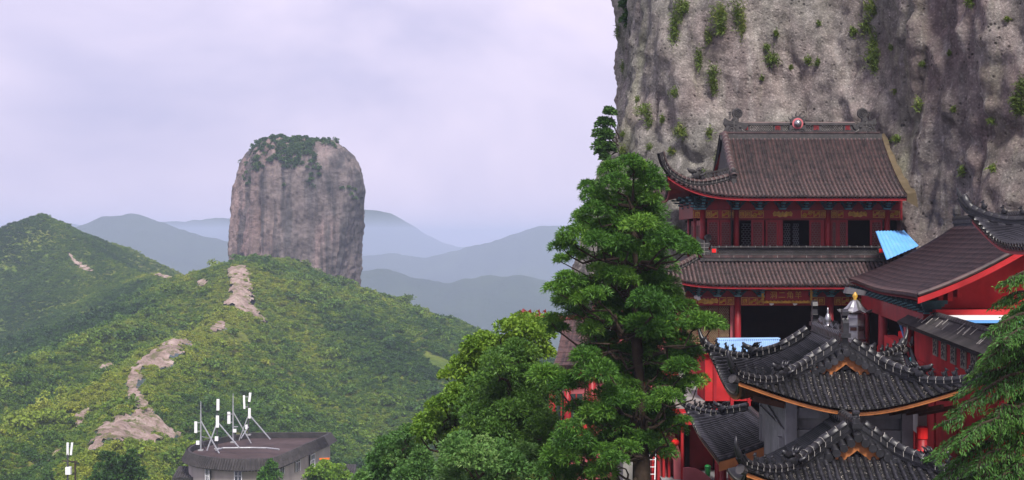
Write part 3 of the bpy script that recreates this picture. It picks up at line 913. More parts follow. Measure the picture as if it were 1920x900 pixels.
def barrel(mb, pts, side, r, step=0.12, tip=True, n=5):
    """half-round cover tiles laid along a path: each tile is a little wider at its lower end"""
    side = Vector(side)
    rings = []
    for i in range(len(pts) - 1):
        a, b = Vector(pts[i]), Vector(pts[i + 1])
        t = (b - a)
        if t.length < 1e-5: continue
        t.normalize()
        S = (side - t * side.dot(t)).normalized()
        N = S.cross(t)
        if N.z < 0: N = -N
        rings.append((a, S, N, r * (1 + step))); rings.append((b, S, N, r * (1 - step * 0.3)))
    if not rings: return
    vs, fs = [], []
    for c, S, N, rr in rings:
        for k in range(n):
            an = math.pi * k / (n - 1)
            vs.append(c + S * (math.cos(an) * rr) + N * (math.sin(an) * rr))
    for i in range(len(rings) - 1):
        for k in range(n - 1):
            q = i * n + k
            fs.append((q, q + 1, q + 1 + n, q + n))
    if tip:                                     # the round end disc at the eave
        c, S, N, rr = rings[0]
        t = S.cross(N)
        b0 = len(vs)
        for k in range(8):
            an = 2 * math.pi * k / 8
            vs.append(c + S * (math.cos(an) * rr) + N * (math.sin(an) * rr) - (Vector(pts[1]) - Vector(pts[0])).normalized() * 0.02)
        fs.append(tuple(range(b0, b0 + 8)))
    mb.add(vs, fs)

_unit_tile = {}
def unit_tile(mat, n=6):
    """one half-round tile, 1 long and 1 in radius, its lower end wider"""
    if mat.name in _unit_tile: return _unit_tile[mat.name]
    vs, fs = [], []
    for y, r, in ((0.0, 1.06), (0.90, 1.02), (0.90, 0.99), (1.0, 0.97)):
        for k in range(n):
            an = math.pi * k / (n - 1)
            vs.append((math.cos(an) * r, y, math.sin(an) * r))
    for i in range(3):
        for k in range(n - 1):
            q = i * n + k
            fs.append((q, q + n, q + n + 1, q + 1))
    b0 = len(vs)
    fs.append(tuple(range(0, n)))
    me = bpy.data.meshes.new('roof_tile'); me.from_pydata(vs, [], fs); me.materials.append(mat)
    me.polygons.foreach_set('use_smooth', [True] * len(fs)); me.update()
    _unit_tile[mat.name] = me
    return me

def place_tile(name, me, a, b, side, rx, rz, parent):
    a, b = Vector(a), Vector(b)
    t = b - a
    S = (Vector(side) - t * (Vector(side).dot(t) / max(1e-9, t.length_squared))).normalized()
    N = S.cross(t.normalized())
    if N.z < 0: S = -S; N = -N
    o = bpy.data.objects.new(name, me)
    o.matrix_basis = Matrix(((S.x * rx, t.x, N.x * rz, a.x), (S.y * rx, t.y, N.y * rz, a.y), (S.z * rx, t.z, N.z * rz, a.z), (0, 0, 0, 1)))
    return link(o, parent)

def resample(pts, step):
    pts = [Vector(p) for p in pts]
    L = [0.0]
    for a, b in zip(pts[:-1], pts[1:]): L.append(L[-1] + (b - a).length)
    n = max(2, int(round(L[-1] / step)))
    out, j = [], 0
    for i in range(n + 1):
        d = L[-1] * i / n
        while j < len(pts) - 2 and L[j + 1] < d: j += 1
        f = (d - L[j]) / max(1e-9, L[j + 1] - L[j])
        out.append(pts[j].lerp(pts[j + 1], min(1, max(0, f))))
    return out

def ridge(parent, pts, w, h, mat, tile_mat, seg=0.30, layers=2, mort=True, name='ridge'):
    """a raised ridge: a body with moulded courses and a row of cap tiles with pale joints"""
    pts = resample(pts, seg)
    body = MB()
    prof = [(-w * .5, 0), (-w * .5, h * .3), (-w * .62, h * .34), (-w * .62, h * .42), (-w * .42, h * .46), (-w * .42, h * .85), (-w * .6, h * .9), (-w * .6, h), (w * .6, h), (w * .6, h * .9), (w * .42, h * .85), (w * .42, h * .46), (w * .62, h * .42), (w * .62, h * .34), (w * .5, h * .3), (w * .5, 0)]
    rows = []
    for i, p in enumerate(pts):
        t = pts[min(i + 1, len(pts) - 1)] - pts[max(0, i - 1)]
        S = Vector((t.y, -t.x, 0)).normalized()
        U = S.cross(t.normalized())
        if U.z < 0: U = -U
        rows.append([p + S * x + U * y for x, y in prof])
    body.sheet(rows)
    body.add(rows[0], [tuple(range(len(prof)))]); body.add(rows[-1], [tuple(range(len(prof) - 1, -1, -1))])
    ro = body.build(name, mat, parent)
    me = unit_tile(tile_mat)
    mo = MB()
    for i in range(len(pts) - 1):
        a, b = pts[i], pts[i + 1]
        t = (b - a).normalized()
        S = Vector((t.y, -t.x, 0)).normalized(); U = S.cross(t)
        if U.z < 0: U = -U
        place_tile('ridge_tile', me, a + U * h, b + U * h, S, w * .62, w * .62, ro)
        if mort and i > 0:
            q = a + U * h
            ring = [q + S * (math.cos(x) * w * .69) + U * (math.sin(x) * w * .69) for x in (0, .63, 1.26, 1.88, 2.51, math.pi)]
            ring2 = [p + t * 0.014 for p in ring]
            mo.sheet([ring, ring2])
            for sg in (-1, 1):
                mo.box(q + S * (sg * w * .62) - U * (h * .35), (0.014, 0.016, h * .5))
    if mort: tag(mo.build('joint_mortar', M['mortar'], ro), kind='stuff')
    return ro

def beast(mat, h=0.22):
    """a small seated guardian beast, facing +y"""
    key = ('beast', mat.name)
    if key in _unit_tile: return _unit_tile[key]
    b = MB()
    b.box((0, 0, 0.06), (0.34, 0.6, 0.12))
    b.blob((0, -0.1, 0.36), (0.19, 0.26, 0.28))
    b.blob((0, 0.08, 0.58), (0.16, 0.17, 0.24))
    b.blob((0, 0.16, 0.85), (0.15, 0.19, 0.16))
    b.box((0, 0.34, 0.81), (0.13, 0.16, 0.11))
    for s in (-1, 1):
        b.tube([(s * .1, 0.18, 0.5), (s * .1, 0.22, 0.12)], [0.06, 0.05], 6)
        b.box((s * .09, 0.06, 1.02), (0.06, 0.07, 0.14))
    b.tube([(0, -0.3, 0.2), (0, -0.42, 0.5), (0, -0.3, 0.75)], [0.07, 0.06, 0.03], 6)
    me = bpy.data.meshes.new('roof_beast'); me.from_pydata(b.v, [], b.f); me.materials.append(mat); me.update()
    _unit_tile[key] = me
    return me

def place_mesh(name, me, loc, direction, s, parent):
    o = bpy.data.objects.new(name, me)
    d = Vector(direction); d.z = 0; d.normalize()
    Rm = Matrix(((d.y, d.x, 0), (-d.x, d.y, 0), (0, 0, 1)))
    o.matrix_basis = Matrix.Translation(Vector(loc)) @ Rm.to_4x4() @ Matrix.Diagonal((s, s, s, 1))
    return link(o, parent)

def dragon_head(mat):
    """open-mouthed dragon head that ends a ridge, facing +y, 1 long"""
    key = ('dragon', mat.name)
    if key in _unit_tile: return _unit_tile[key]
    b = MB()
    b.blob((0, 0, 0.35), (0.22, 0.42, 0.34))
    b.tube([(0, 0.2, 0.52), (0, 0.55, 0.62), (0, 0.72, 0.78)], [0.17, 0.13, 0.06], 7)
    b.tube([(0, 0.2, 0.26), (0, 0.55, 0.16), (0, 0.66, 0.2)], [0.13, 0.09, 0.05], 7)
    for s in (-1, 1):
        b.tube([(s * .1, -0.05, 0.62), (s * .14, -0.2, 0.8), (s * .15, -0.42, 0.86)], [0.07, 0.05, 0.02], 6)
        b.blob((s * .17, 0.2, 0.58), 0.085, 6)
        b.tube([(s * .2, -0.1, 0.3), (s * .34, -0.35, 0.42), (s * .3, -0.6, 0.62)], [0.1, 0.08, 0.02], 6)
    for i in range(4): b.tube([(0, -0.1 - i * .16, 0.62 - i * .05), (0, -0.26 - i * .16, 0.86 - i * .08)], [0.08, 0.015], 5)
    me = bpy.data.meshes.new('dragon_head'); me.from_pydata(b.v, [], b.f); me.materials.append(mat)
    me.polygons.foreach_set('use_smooth', [True] * len(b.f)); me.update()
    _unit_tile[key] = me
    return me

def scroll(mb, c, ax, ay, r, turns=1.6, w=0.02, depth=None, flip=1, n=18):
    """a spiral scroll drawn with a thin tube"""
    pts = []
    for i in range(n + 1):
        t = i / n
        a = t * turns * 2 * math.pi * flip
        rr = r * (1 - 0.85 * t)
        pts.append(Vector(c) + Vector(ax) * (rr * math.cos(a)) + Vector(ay) * (rr * math.sin(a)))
    mb.tube(pts, w, 4)

def text_part(body, size, mat, parent, loc, rot=(R(90), 0, 0), depth=0.01, world=True):
    cu = bpy.data.curves.new('lettering', 'FONT')
    cu.body = body; cu.size = size; cu.extrude = depth; cu.align_x = 'CENTER'; cu.align_y = 'CENTER'
    cu.resolution_u = 3
    ob = bpy.data.objects.new('lettering', cu)
    COL.objects.link(ob)
    bpy.context.view_layer.update()
    me = bpy.data.meshes.new_from_object(ob.evaluated_get(bpy.context.evaluated_depsgraph_get()))
    bpy.data.objects.remove(ob)
    me.name = 'lettering'; me.materials.clear(); me.materials.append(mat)
    o = bpy.data.objects.new('lettering', me)
    Mx = Matrix.Translation(Vector(loc)) @ Matrix.Rotation(rot[2], 4, 'Z') @ Matrix.Rotation(rot[0], 4, 'X')
    if world and parent is not None: Mx = parent_world(parent).inverted() @ Mx
    o.matrix_basis = Mx
    return link(o, parent)

def lattice_mesh(mb, c, w, h, nx, nz, bar=0.018, dep=0.03, style='brick'):
    """fretwork filling a w x h panel in the x-z plane centred on c"""
    c = Vector(c)
    for j in range(nz + 1):
        z = -h / 2 + h * j / nz
        mb.box(c + Vector((0, 0, z)), (w, dep, bar))
        if j < nz:
            for i in range(nx + 1):
                if style == 'brick' and (i + j) % 2: continue
                mb.box(c + Vector((-w / 2 + w * i / nx, 0, z + h / nz / 2)), (bar, dep * .9, h / nz))

def diagonal_mesh(mb, c, w, h, pitch, bar=0.025, dep=0.05):
    c = Vector(c)
    n = int((w + h) / pitch)
    for sgn in (-1, 1):
        for i in range(n + 1):
            x0 = -w / 2 - h / 2 + i * pitch
            a, b = Vector((x0 - sgn * h / 2 + h / 2, 0, -h / 2)), Vector((x0 + sgn * h / 2 + h / 2, 0, h / 2))
            def clip(p, q):
                for lim, s in ((-w / 2, 1), (w / 2, -1)):
                    if (p.x - lim) * s < 0 and (q.x - lim) * s < 0: return None
                    if (p.x - lim) * s < 0: p = p.lerp(q, (lim - p.x) / (q.x - p.x))
                    if (q.x - lim) * s < 0: q = q.lerp(p, (lim - q.x) / (p.x - q.x))
                return p, q
            r = clip(a, b)
            if r and (r[1] - r[0]).length > 0.02: mb.bar(c + r[0] + Vector((0, 0.008 * sgn, 0)), c + r[1] + Vector((0, 0.008 * sgn, 0)), bar, dep * .4, up=(0, 1, 0))

_brk = {}
def bracket_mesh(kind='plain'):
    """a stacked bracket set (dougong) with its cap at the bottom, 1 wide, facing -y"""
    if kind in _brk: return _brk[kind]
    b = MB()
    b.box((0, 0, 0.06), (0.30, 0.30, 0.12), mi=1, taper=1.25)
    for i, (z, w, d) in enumerate(((0.2, 0.5, 0.35), (0.42, 0.75, 0.6), (0.64, 1.0, 0.85), (0.85, 1.15, 1.05))):
        b.box((0, -d * .2, z), (w, 0.14, 0.10))
        b.box((0, -d * .35, z + 0.02), (0.13, d, 0.12))
        for s in (-1, 0, 1): b.box((s * w * .46, -d * .2, z + 0.10), (0.14, 0.17, 0.09), mi=0 if s else 1)
        b.box((0, -d * .8, z + .06), (0.14, 0.14, 0.10), mi=1)
    me = bpy.data.meshes.new('bracket_set'); me.from_pydata(b.v, [], b.f)
    me.materials.append(M['teal']); me.materials.append(M['tealpale'])
    me.polygons.foreach_set('material_index', b.m); me.update()
    _brk[kind] = me
    return me

def bracket(parent, loc, w, h, ang=0.0):
    o = bpy.data.objects.new('bracket_set', bracket_mesh())
    L = Vector(loc) - parent.location
    o.matrix_basis = Matrix.Translation(L) @ Matrix.Rotation(ang, 4, 'Z') @ Matrix.Diagonal((w, w, h, 1))
    return link(o, parent)

def column(parent, x, y, z0, z1, r, mat, base=True):
    b = MB()
    L = parent.location
    b.lathe((x - L.x, y - L.y, 0), [(r * 1.02, z0 - L.z), (r, (z0 + z1) / 2 - L.z), (r * .92, z1 - L.z)], 14)
    o = b.build('column', mat, parent, smooth=True)
    if base:
        MB().lathe((x - L.x, y - L.y, z0 - L.z), [(r * 1.3, 0), (r * 1.5, 0.08), (r * 1.5, 0.16), (r * 1.1, 0.24)], 14).build('column_base', M['stone'], o)
    return o

def eave_strip(mb, pts, drop, w, inward):
    """a board hung under an eave line"""
    rows = []
    for p, q in zip(pts, inward):
        d = (Vector(q) - Vector(p)); d.z = 0
        d = d.normalized() if d.length > 1e-6 else Vector((0, 1, 0))
        p = Vector(p)
        rows.append([p + Vector((0, 0, -0.01)), p + Vector((0, 0, -drop)), p + d * w + Vector((0, 0, -drop)), p + d * w + Vector((0, 0, -0.01))])
    mb.sheet(rows)
    mb.add(rows[0], [(0, 1, 2, 3)]); mb.add(rows[-1], [(3, 2, 1, 0)])

def lay_slope(roof_o, rf, side, t0, t1, pitch, r, tile_len, tmat, pmat, mode='row', frac=1.0, side_vec=(1, 0, 0)):
    """cover tiles and pan tiles over one slope. mode row: one object per run of cover tiles; tile: one object per tile"""
    n = max(2, int(round((t1 - t0) / pitch)))
    me = unit_tile(tmat)
    paths = []
    for i in range(n + 1):
        t = t0 + (t1 - t0) * i / n
        m = rf.top(side, t) * frac
        if m < 0.06: continue
        nt = max(2, int(round(max(m, .3) * 1.12 / tile_len)))
        pth = rf.path(side, t, nt, 0.0, 0.02, frac)
        if mode == 'tile':
            for a, b in zip(pth[:-1], pth[1:]):
                jit = Vector((random.uniform(-.006, .006), random.uniform(-.004, .004), random.uniform(-.005, .005)))
                place_tile('roof_tile', me, a + jit, Vector(a).lerp(b, 1.08) + jit, side_vec, r * random.uniform(.95, 1.06), r, roof_o)
        else:
            mb = MB(); barrel(mb, pth, side_vec, r)
            mb.build('tile_row', tmat, roof_o, smooth=True)
    # pan tiles: stepped courses between the runs
    pan = MB()
    nn = n * 2
    rows = []
    for i in range(nn + 1):
        t = t0 + (t1 - t0) * i / nn
        m = rf.top(side, t) * frac
        nc = 14
        pth = rf.path(side, t, nc, -0.05, 0.0, frac)
        row = []
        for j in range(nc):
            row.append(pth[j] + Vector((0, 0, 0.022))); row.append(pth[j + 1] - Vector((0, 0, 0.004)))
        rows.append(row)
    pan.sheet(rows)
    tag(pan.build('pan_tiles', pmat, roof_o), kind='stuff')
    # under side of the slope
    un = MB()
    rows = []
    for i in range(n + 1):
        t = t0 + (t1 - t0) * i / n
        rows.append(rf.path(side, t, 5, 0.02, -0.10, frac))
    un.sheet(rows)
    return un
# ================================================================== MAIN TEMPLE IN THE CLIFF
TD = 69.0
t_ = empty('cliff_temple', (X(1480, TD), TD, CZ - 6.5), label='two-storey red temple with brown tiled roofs built against the cliff face', cat='temple')
TL = t_.location
def T(px, py, d): return P(px, py, d) - TL
def tbox(name, x0, x1, y0, y1, d0, d1, mat, parent=None, ref=None):
    """box spanning pixels x0..x1, y0..y1 measured at depth ref (default d0), from depth d0 to d1"""
    ref = ref or d0
    a, b = T(x0, y0, ref), T(x1, y1, ref)
    return MB().span((a.x, d0 - TL.y, a.z), (b.x, d1 - TL.y, b.z)).build(name, mat, parent or t_)

# ---- upper roof
RX = 13.2
def tr_up(u, v, z): return Vector((RX + v - TL.x, 71.5 - u - TL.y, z - TL.z))
up = XRoof(4.7, 5.6, 3.1, lambda s: .42 * s + .0555 * s * s, CZ + 2.03, k=.55, L=1.12, p=3.0, q=4.8, flare=.3, one_end=True, tr=tr_up)
uro = empty('upper_roof'); uro.parent = t_
un = lay_slope(uro, up, 'R', -5.58, 5.6, 0.2, .068, .30, M['tile_brown'], M['pan_brown'])
un.build('soffit', M['darkred'], uro)
un = lay_slope(uro, up, 'F', -4.68, 4.68, 0.2, .068, .30, M['tile_brown'], M['pan_brown'], side_vec=(0, 1, 0))
un.build('soffit', M['darkred'], uro)
un = lay_slope(uro, up, 'L', -5.58, 5.6, 0.4, .068, .60, M['tile_brown'], M['pan_brown'])
un.build('soffit', M['darkred'], uro)
# eave board, red
fb = MB()
ts = [-5.55 + 11.15 * i / 60 for i in range(61)]
eave_strip(fb, [up.pt(4.66, v, -.05) for v in ts], .13, .08, [up.pt(3.5, v, -.05) for v in ts])
ts = [-4.6 + 9.2 * i / 40 for i in range(41)]
eave_strip(fb, [up.pt(u, -5.56, -.05) for u in ts], .13, .08, [up.pt(u, -4, -.05) for u in ts])
fb.build('eave_board', M['redwood'], uro)
# left gable wall, closed with dark boards
gv = -2.45
gab = MB()
poly = [up.pt(u, gv - .001) for u in [-2.9 + 5.8 * i / 16 for i in range(17)]]
poly = [Vector((p.x - .03, p.y, p.z)) for p in poly]
gab.add(poly + [Vector((p.x, p.y, up.pt(0, -2.6).z - 3.2)) for p in poly], [(i, i + 1, i + 18, i + 17) for i in range(16)])
gab.build('gable_wall', M['ridge_grey'], uro)
# descending ridge on the gable edge, hip ridge up to the corner horn
dr = [up.pt(u, -2.45, .03) for u in [0.15 + 3.15 * i / 14 for i in range(15)]]
ridge(uro, dr, .26, .36, M['ridge_grey'], M['tile_brown'], .30)
dro = [up.pt(-u, -2.45, .03) for u in [0.15 + 2.9 * i / 14 for i in range(15)]]
ridge(uro, dro, .26, .36, M['ridge_grey'], M['tile_brown'], .30, mort=False)
def hipline(rf, su, sv, s0, s1, n, dz=.02):
    return [rf.pt(su * (rf.a - s), sv * (rf.b - s / rf.k), dz) for s in [s0 + (s1 - s0) * i / n for i in range(n + 1)]]
hp = hipline(up, 1, -1, 1.62, 0.0, 16)
e = hp[-1]; dh = (hp[-1] - hp[-3]).normalized()
hp += [e + dh * .25 + Vector((0, 0, .10)), e + dh * .45 + Vector((0, 0, .32)), e + dh * .58 + Vector((0, 0, .62))]
ridge(uro, hp, .2, .24, M['ridge_grey'], M['tile_brown'], .28)
hp2 = hipline(up, -1, -1, 1.62, 0.0, 16)
e = hp2[-1]; dh = (hp2[-1] - hp2[-3]).normalized()
hp2 += [e + dh * .3 + Vector((0, 0, .15)), e + dh * .5 + Vector((0, 0, .45))]
ridge(uro, hp2, .2, .24, M['ridge_grey'], M['tile_brown'], .28, mort=False)
# openwork parapet on the upper part of the hip ridge, with a dragon and a corner post
hl = resample(hipline(up, 1, -1, 1.6, .75, 10, .34), .2)
pb = MB()
for a, b in zip(hl[:-1], hl[1:]):
    pb.bar(a, a + Vector((0, 0, .3)), .04); pb.bar(a + Vector((0, 0, .3)), b + Vector((0, 0, .3)), .07); pb.bar(a + Vector((0, 0, .05)), b + Vector((0, 0, .3)), .025)
    pb.bar(a + Vector((0, 0, .27)), b + Vector((0, 0, .03)), .025)
pb.build('hip_parapet', M['ridge_grey'], uro)
q = hipline(up, 1, -1, .72, .5, 2, .3)
place_mesh('dragon_head', dragon_head(M['ridge_grey']), q[0], q[1] - q[0], .75, uro)
q = dr[-1]
post = MB().box(q + Vector((0, -.02, .1)), (.2, .2, .75)).box(q + Vector((0, -.02, .5)), (.3, .3, .09)).box(q + Vector((0, -.06, -.3)), (.3, .3, .16)).blob(q + Vector((0, -.05, .62)), .13)
post.build('ridge_post', M['ridge_grey'], uro)
# right edge closed with mortar against the rock
me_ = MB()
rows = []
for i in range(15):
    u = 4.75 - 4.75 * i / 14
    p = up.pt(u, 5.6)
    w = .17 + .22 * (1 - i / 14) + .05 * math.sin(i * 2.1)
    rows.append([p + Vector((-.06, 0, -.2)), p + Vector((-.04, 0, .16)), p + Vector((w, 0.05, .22 + .03 * math.sin(i * 1.7))), p + Vector((w + .1, .05, -.5))])
me_.sheet(rows); me_.add(rows[0], [(0, 1, 2, 3)])
me_.build('mortar_edge', M['mudedge'], uro)

# ---- main ridge with openwork panels, characters, pearl and two dragon-fish
rd = 71.5
rz0, rz1 = Z(257, rd), Z(232, rd)
rr_ = empty('main_ridge'); rr_.parent = t_
def rbox(x0, x1, y0, y1, dep, mat, name, par=None):
    a, b = T(x0, y0, rd), T(x1, y1, rd)
    return MB().span((a.x, -dep / 2 + rd - TL.y, a.z), (b.x, dep / 2 + rd - TL.y, b.z)).build(name, mat, par or rr_)
rbox(1360, 1652, 251, 262, .36, M['ridge_grey'], 'ridge_base')
rbox(1363, 1648, 247.5, 250.5, .42, M['tile_brown'], 'ridge_course')
rbox(1388, 1602, 231, 235, .30, M['ridge_grey'], 'ridge_rail')
rbox(1388, 1602, 245, 247, .26, M['ridge_grey'], 'ridge_rail')
a, b = T(1388, 240, rd), T(1602, 240, rd)
MB().tube([a + Vector((0, 0, .25)), b + Vector((0, 0, .25))], .07, 8).build('ridge_cap', M['tile_brown'], rr_)
for px, ch in ((1398, '順'), (1459, '雨'), (1531, '調'), (1590, '風')):
    pn = rbox(px - 9, px + 8, 235.3, 244.8, .20, M['ridge_grey'], 'character_panel')
    text_part(ch, .30, M['redwood'], pn, P(px - .5, 239.8, rd - .115), depth=.012)
for x0, x1 in ((1407, 1449), (1468, 1481), (1509, 1521), (1540, 1581)):
    m = MB(); a, b = T(x0, 235, rd), T(x1, 245, rd)
    diagonal_mesh(m, ((a.x + b.x) / 2, rd - TL.y, (a.z + b.z) / 2), b.x - a.x, a.z - b.z, .12, .03, .08)
    m.build('openwork_panel', M['ridge_grey'], rr_)
def chiwen(px, s):
    m = MB()
    sil = [(-.42, -.02), (.62, -.02), (.66, .12), (.42, .20), (.60, .34), (.72, .55), (.5, .50), (.40, .62), (.20, .66), (.16, .86), (-.02, .92), (-.10, .70), (-.30, .74), (-.46, .86), (-.52, .60), (-.40, .40), (-.52, .2)]
    c = T(px, 254, rd)
    m.prism([(x * s * 1.02, y * 1.02) for x, y in sil], c, (1, 0, 0), (0, 0, 1), (0, .34, 0))
    # curled tail: a scroll disc on a neck
    cc = c + Vector((.17 * s * 1.0, 0, 1.12))
    m.tube([c + Vector((.05 * s, 0, .7)), c + Vector((.12 * s, 0, .9)), cc - Vector((0, 0, .1))], [.2, .14, .14], 8)
    Mx = Matrix.Rotation(R(90), 3, 'X')
    m.lathe(cc + Vector((0, .11, 0)), [(.25, 0), (.27, .05), (.27, .17), (.25, .22)], 18, M=Mx)
    scroll(m, cc + Vector((0, -.13, 0)), (1, 0, 0), (0, 0, 1), .22, 2.2, .022)
    # relief: eye, jaw teeth, scales, fins
    m.blob(c + Vector((.3 * s, -.19, .42)), (.07, .05, .07))
    scroll(m, c + Vector((-.15 * s, -.18, .3)), (1, 0, 0), (0, 0, 1), .2, 1.5, .02)
    for i in range(5): m.tube([c + Vector(((.5 - i * .08) * s, -.17, .06)), c + Vector(((.46 - i * .09) * s, -.17, .26 + i * .05))], [.03, .012], 5)
    for i in range(4): m.box(c + Vector(((-.4 + i * .16) * s, -.18, .56)), (.11, .06, .06))
    m.box(c + Vector((-.2 * s, 0, 1.0)), (.06, .06, .34)); m.box(c + Vector((-.2 * s, 0, 1.18)), (.14, .14, .05)); m.box(c + Vector((-.2 * s, 0, 1.07)), (.12, .12, .04))
    o = m.build('dragon_fish', M['ridge_grey'], rr_)
    tw = MB()
    for i in range(3): tw.tube([c + Vector(((.40 + .07 * i) * s, -.17, .30 - .05 * i)), c + Vector(((.44 + .07 * i) * s, -.18, .2 - .05 * i))], [.022, .006], 4)
    tw.bar(c + Vector((-.02 * s, -.175, .02)), c + Vector((-.02 * s, -.175, .72)), .012)
    tw.build('tusk', M['mortar'], o)
chiwen(1376, 1); chiwen(1623, -1)
pc = T(1494.5, 232, rd)
pm_ = MB()
pm_.prism([(-.40, -.62), (.40, -.62), (.42, -.2), (.34, .2), (.2, .34), (0, .40), (-.2, .34), (-.34, .2), (-.42, -.2)], pc, (1, 0, 0), (0, 0, 1), (0, .30, 0))
for i in range(7):
    an = R(15 + 25 * i)
    pm_.tube([pc + Vector((math.cos(an) * .3, 0, math.sin(an) * .3)), pc + Vector((math.cos(an + .15) * .46, 0, math.sin(an + .15) * .46)), pc + Vector((math.cos(an) * .62, 0, math.sin(an) * .62))], [.07, .04, .008], 5)
for s in (-1, 1): scroll(pm_, pc + Vector((s * .2, -.16, -.4)), (s, 0, 0), (0, 0, 1), .15, 1.4, .02)
pmo = pm_.build('pearl_mount', M['ridge_grey'], rr_)
m = MB(); Mx = Matrix.Rotation(R(90), 3, 'X')
m.lathe(pc + Vector((0, -.14, 0)), [(.27, 0), (.28, .04), (.21, .05)], 20, M=Mx); m.build('pearl_ring', M['pink'], pmo)
MB().blob(pc + Vector((0, -.2, 0)), .2, 16).build('mirror_pearl', M['silver'], pmo, smooth=True)

# ---- upper storey
UZ0, UZ1 = Z(490, TD), Z(372, TD)
for px in (1317.5, 1380.5, 1553, 1663.5): column(t_, X(px, TD), TD, Z(487, TD), Z(391, TD), .145, M['redwood'], base=False)
column(t_, X(1317.5, TD), TD + 2.6, Z(487, TD), Z(391, TD), .14, M['redwood'], base=False)
column(t_, X(1317.5, TD), TD + 5.0, Z(487, TD), Z(391, TD), .14, M['redwood'], base=False)
tbox('upper_beam', 1308, 1692, 371.5, 393, TD + .02, TD + .22, M['redwood'])
fr = tbox('frieze_beam', 1308, 1692, 393.6, 409.5, TD - .02, TD + .20, M['redwood'])
tbox('door_head', 1326, 1692, 409.8, 413, TD + .04, TD + .16, M['darkred'])
def motif(parent, px0, px1, y0, y1, d, kind):
    """gilded carving on a frieze panel"""
    a, b = P(px0, y0, d), P(px1, y1, d)
    w, h = b.x - a.x, a.z - b.z
    c = (a + b) / 2
    m = MB()
    ax, az = Vector((1, 0, 0)), Vector((0, 0, 1))
    if kind != 'bat':
        for p, q in (((-1, -1), (1, -1)), ((1, -1), (1, 1)), ((1, 1), (-1, 1)), ((-1, 1), (-1, -1))):
            m.bar(c + ax * p[0] * w * .48 + az * p[1] * h * .44, c + ax * q[0] * w * .48 + az * q[1] * h * .44, .022, .022, up=(0, 1, 0))
    if kind == 'sq':
        for p in (.26, -.26):
            m.bar(c + az * h * p - ax * w * .3, c + az * h * p + ax * w * .3, .028, up=(0, 1, 0)); m.bar(c + ax * w * p - az * h * .3, c + ax * w * p + az * h * .3, .028, up=(0, 1, 0))
        scroll(m, c, ax, az, min(w, h) * .24, 1.3, .018)
    elif kind == 'scroll':
        for s in (-1, 1):
            scroll(m, c + ax * s * w * .22 + az * s * h * .08, ax * s, az, min(w * .24, h * .34), 1.7, .022, flip=s)
        m.tube([c - ax * w * .4 - az * h * .25, c - ax * .0, c + ax * w * .4 + az * h * .25], .022, 4)
    elif kind == 'bat':
        for s in (-1, 1):
            m.prism([(0, -.3 * h), (s * .15 * w, -.42 * h), (s * .3 * w, -.2 * h), (s * .46 * w, -.3 * h), (s * .5 * w, .1 * h), (s * .4 * w, .42 * h), (s * .3 * w, .18 * h), (s * .2 * w, .4 * h), (s * .08 * w, .15 * h), (0, .38 * h)][::s], c, ax, az, (0, .035, 0))
            scroll(m, c + ax * s * w * .3 - Vector((0, .025, 0)), ax * s, az, h * .3, 1.5, .02)
        m.blob(c - Vector((0, .02, 0)), (.09, .04, .11))
    m2 = MB(); inv = parent_world(parent).inverted()
    m2.v = [tuple(inv @ Vector(p)) for p in m.v]; m2.f = m.f; m2.m = m.m
    return m2.build('gilt_carving', M['gold'], parent)
fd = TD - .045
for x0, x1, k in ((1300, 1315, 'sq'), (1324, 1333, 'sq'), (1334, 1346, 'scroll'), (1354, 1366, 'scroll'), (1367, 1376, 'sq'), (1386, 1397, 'sq'), (1398, 1408, 'sq'), (1409, 1432, 'scroll'), (1449, 1486, 'bat'), (1502, 1526, 'scroll'), (1527, 1536, 'scroll'), (1537, 1548, 'sq'), (1559, 1569, 'sq'), (1571, 1581, 'scroll'), (1590, 1626, 'bat'), (1637, 1648, 'scroll'), (1649, 1659, 'sq'), (1667, 1687, 'scroll')):
    motif(fr, x0, x1, 394.5, 408.5, fd, k)
for px in (1380, 1423, 1467, 1510, 1553, 1590, 1627, 1663): bracket(t_, P(px, 393, TD - .10), .95, .62)
for an, dx in ((0, .12), (-.8, .0), (-1.57, -.1)): bracket(t_, P(1316, 393, TD - .1) + Vector((dx - .1, .1, 0)), 1.05, .64, an)
for dy in (2.0, 4.2): bracket(t_, Vector((X(1310, TD), TD + dy, Z(393, TD))), .95, .62, -1.57)
# door leaves with fretwork; the gaps between them stay open
def leaf(px0, px1, y0=413, y1=487, d=TD, open_=False, lat='lattice'):
    a, b = T(px0, y0, d), T(px1, y1, d)
    w, h = b.x - a.x, a.z - b.z
    c = Vector(((a.x + b.x) / 2, d + .08 - TL.y, (a.z + b.z) / 2))
    m = MB()
    for sx_ in (-1, 1): m.box(c + Vector((sx_ * (w / 2 - .045), 0, 0)), (.09, .07, h))
    for zz_ in (h / 2 - .05, -h / 2 + .05, -h * .22): m.box(c + Vector((0, 0, zz_)), (w - .18, .066, .1))
    o = m.build('door_leaf', M['redwood'], t_)
    m = MB(); m.box(c + Vector((0, .02, -h * .36)), (w - .18, .03, h * .24)); m.build('door_panel', M['darkred'], o)
    m = MB(); lattice_mesh(m, c + Vector((0, .0, h * .14)), w - .18, h * .62, 6, 11, .022, .035); m.build('fretwork', M[lat], o)
    MB().box(c + Vector((0, .035, h * .14)), (w - .18, .012, h * .62)).build('backing', M['darkred'], o)
for x0, x1 in ((1326, 1349), (1350, 1372), (1409, 1433), (1436, 1460), (1460.5, 1468), (1518, 1543), (1543.5, 1549), (1558, 1571), (1571.5, 1590), (1632, 1655)): leaf(x0, x1)
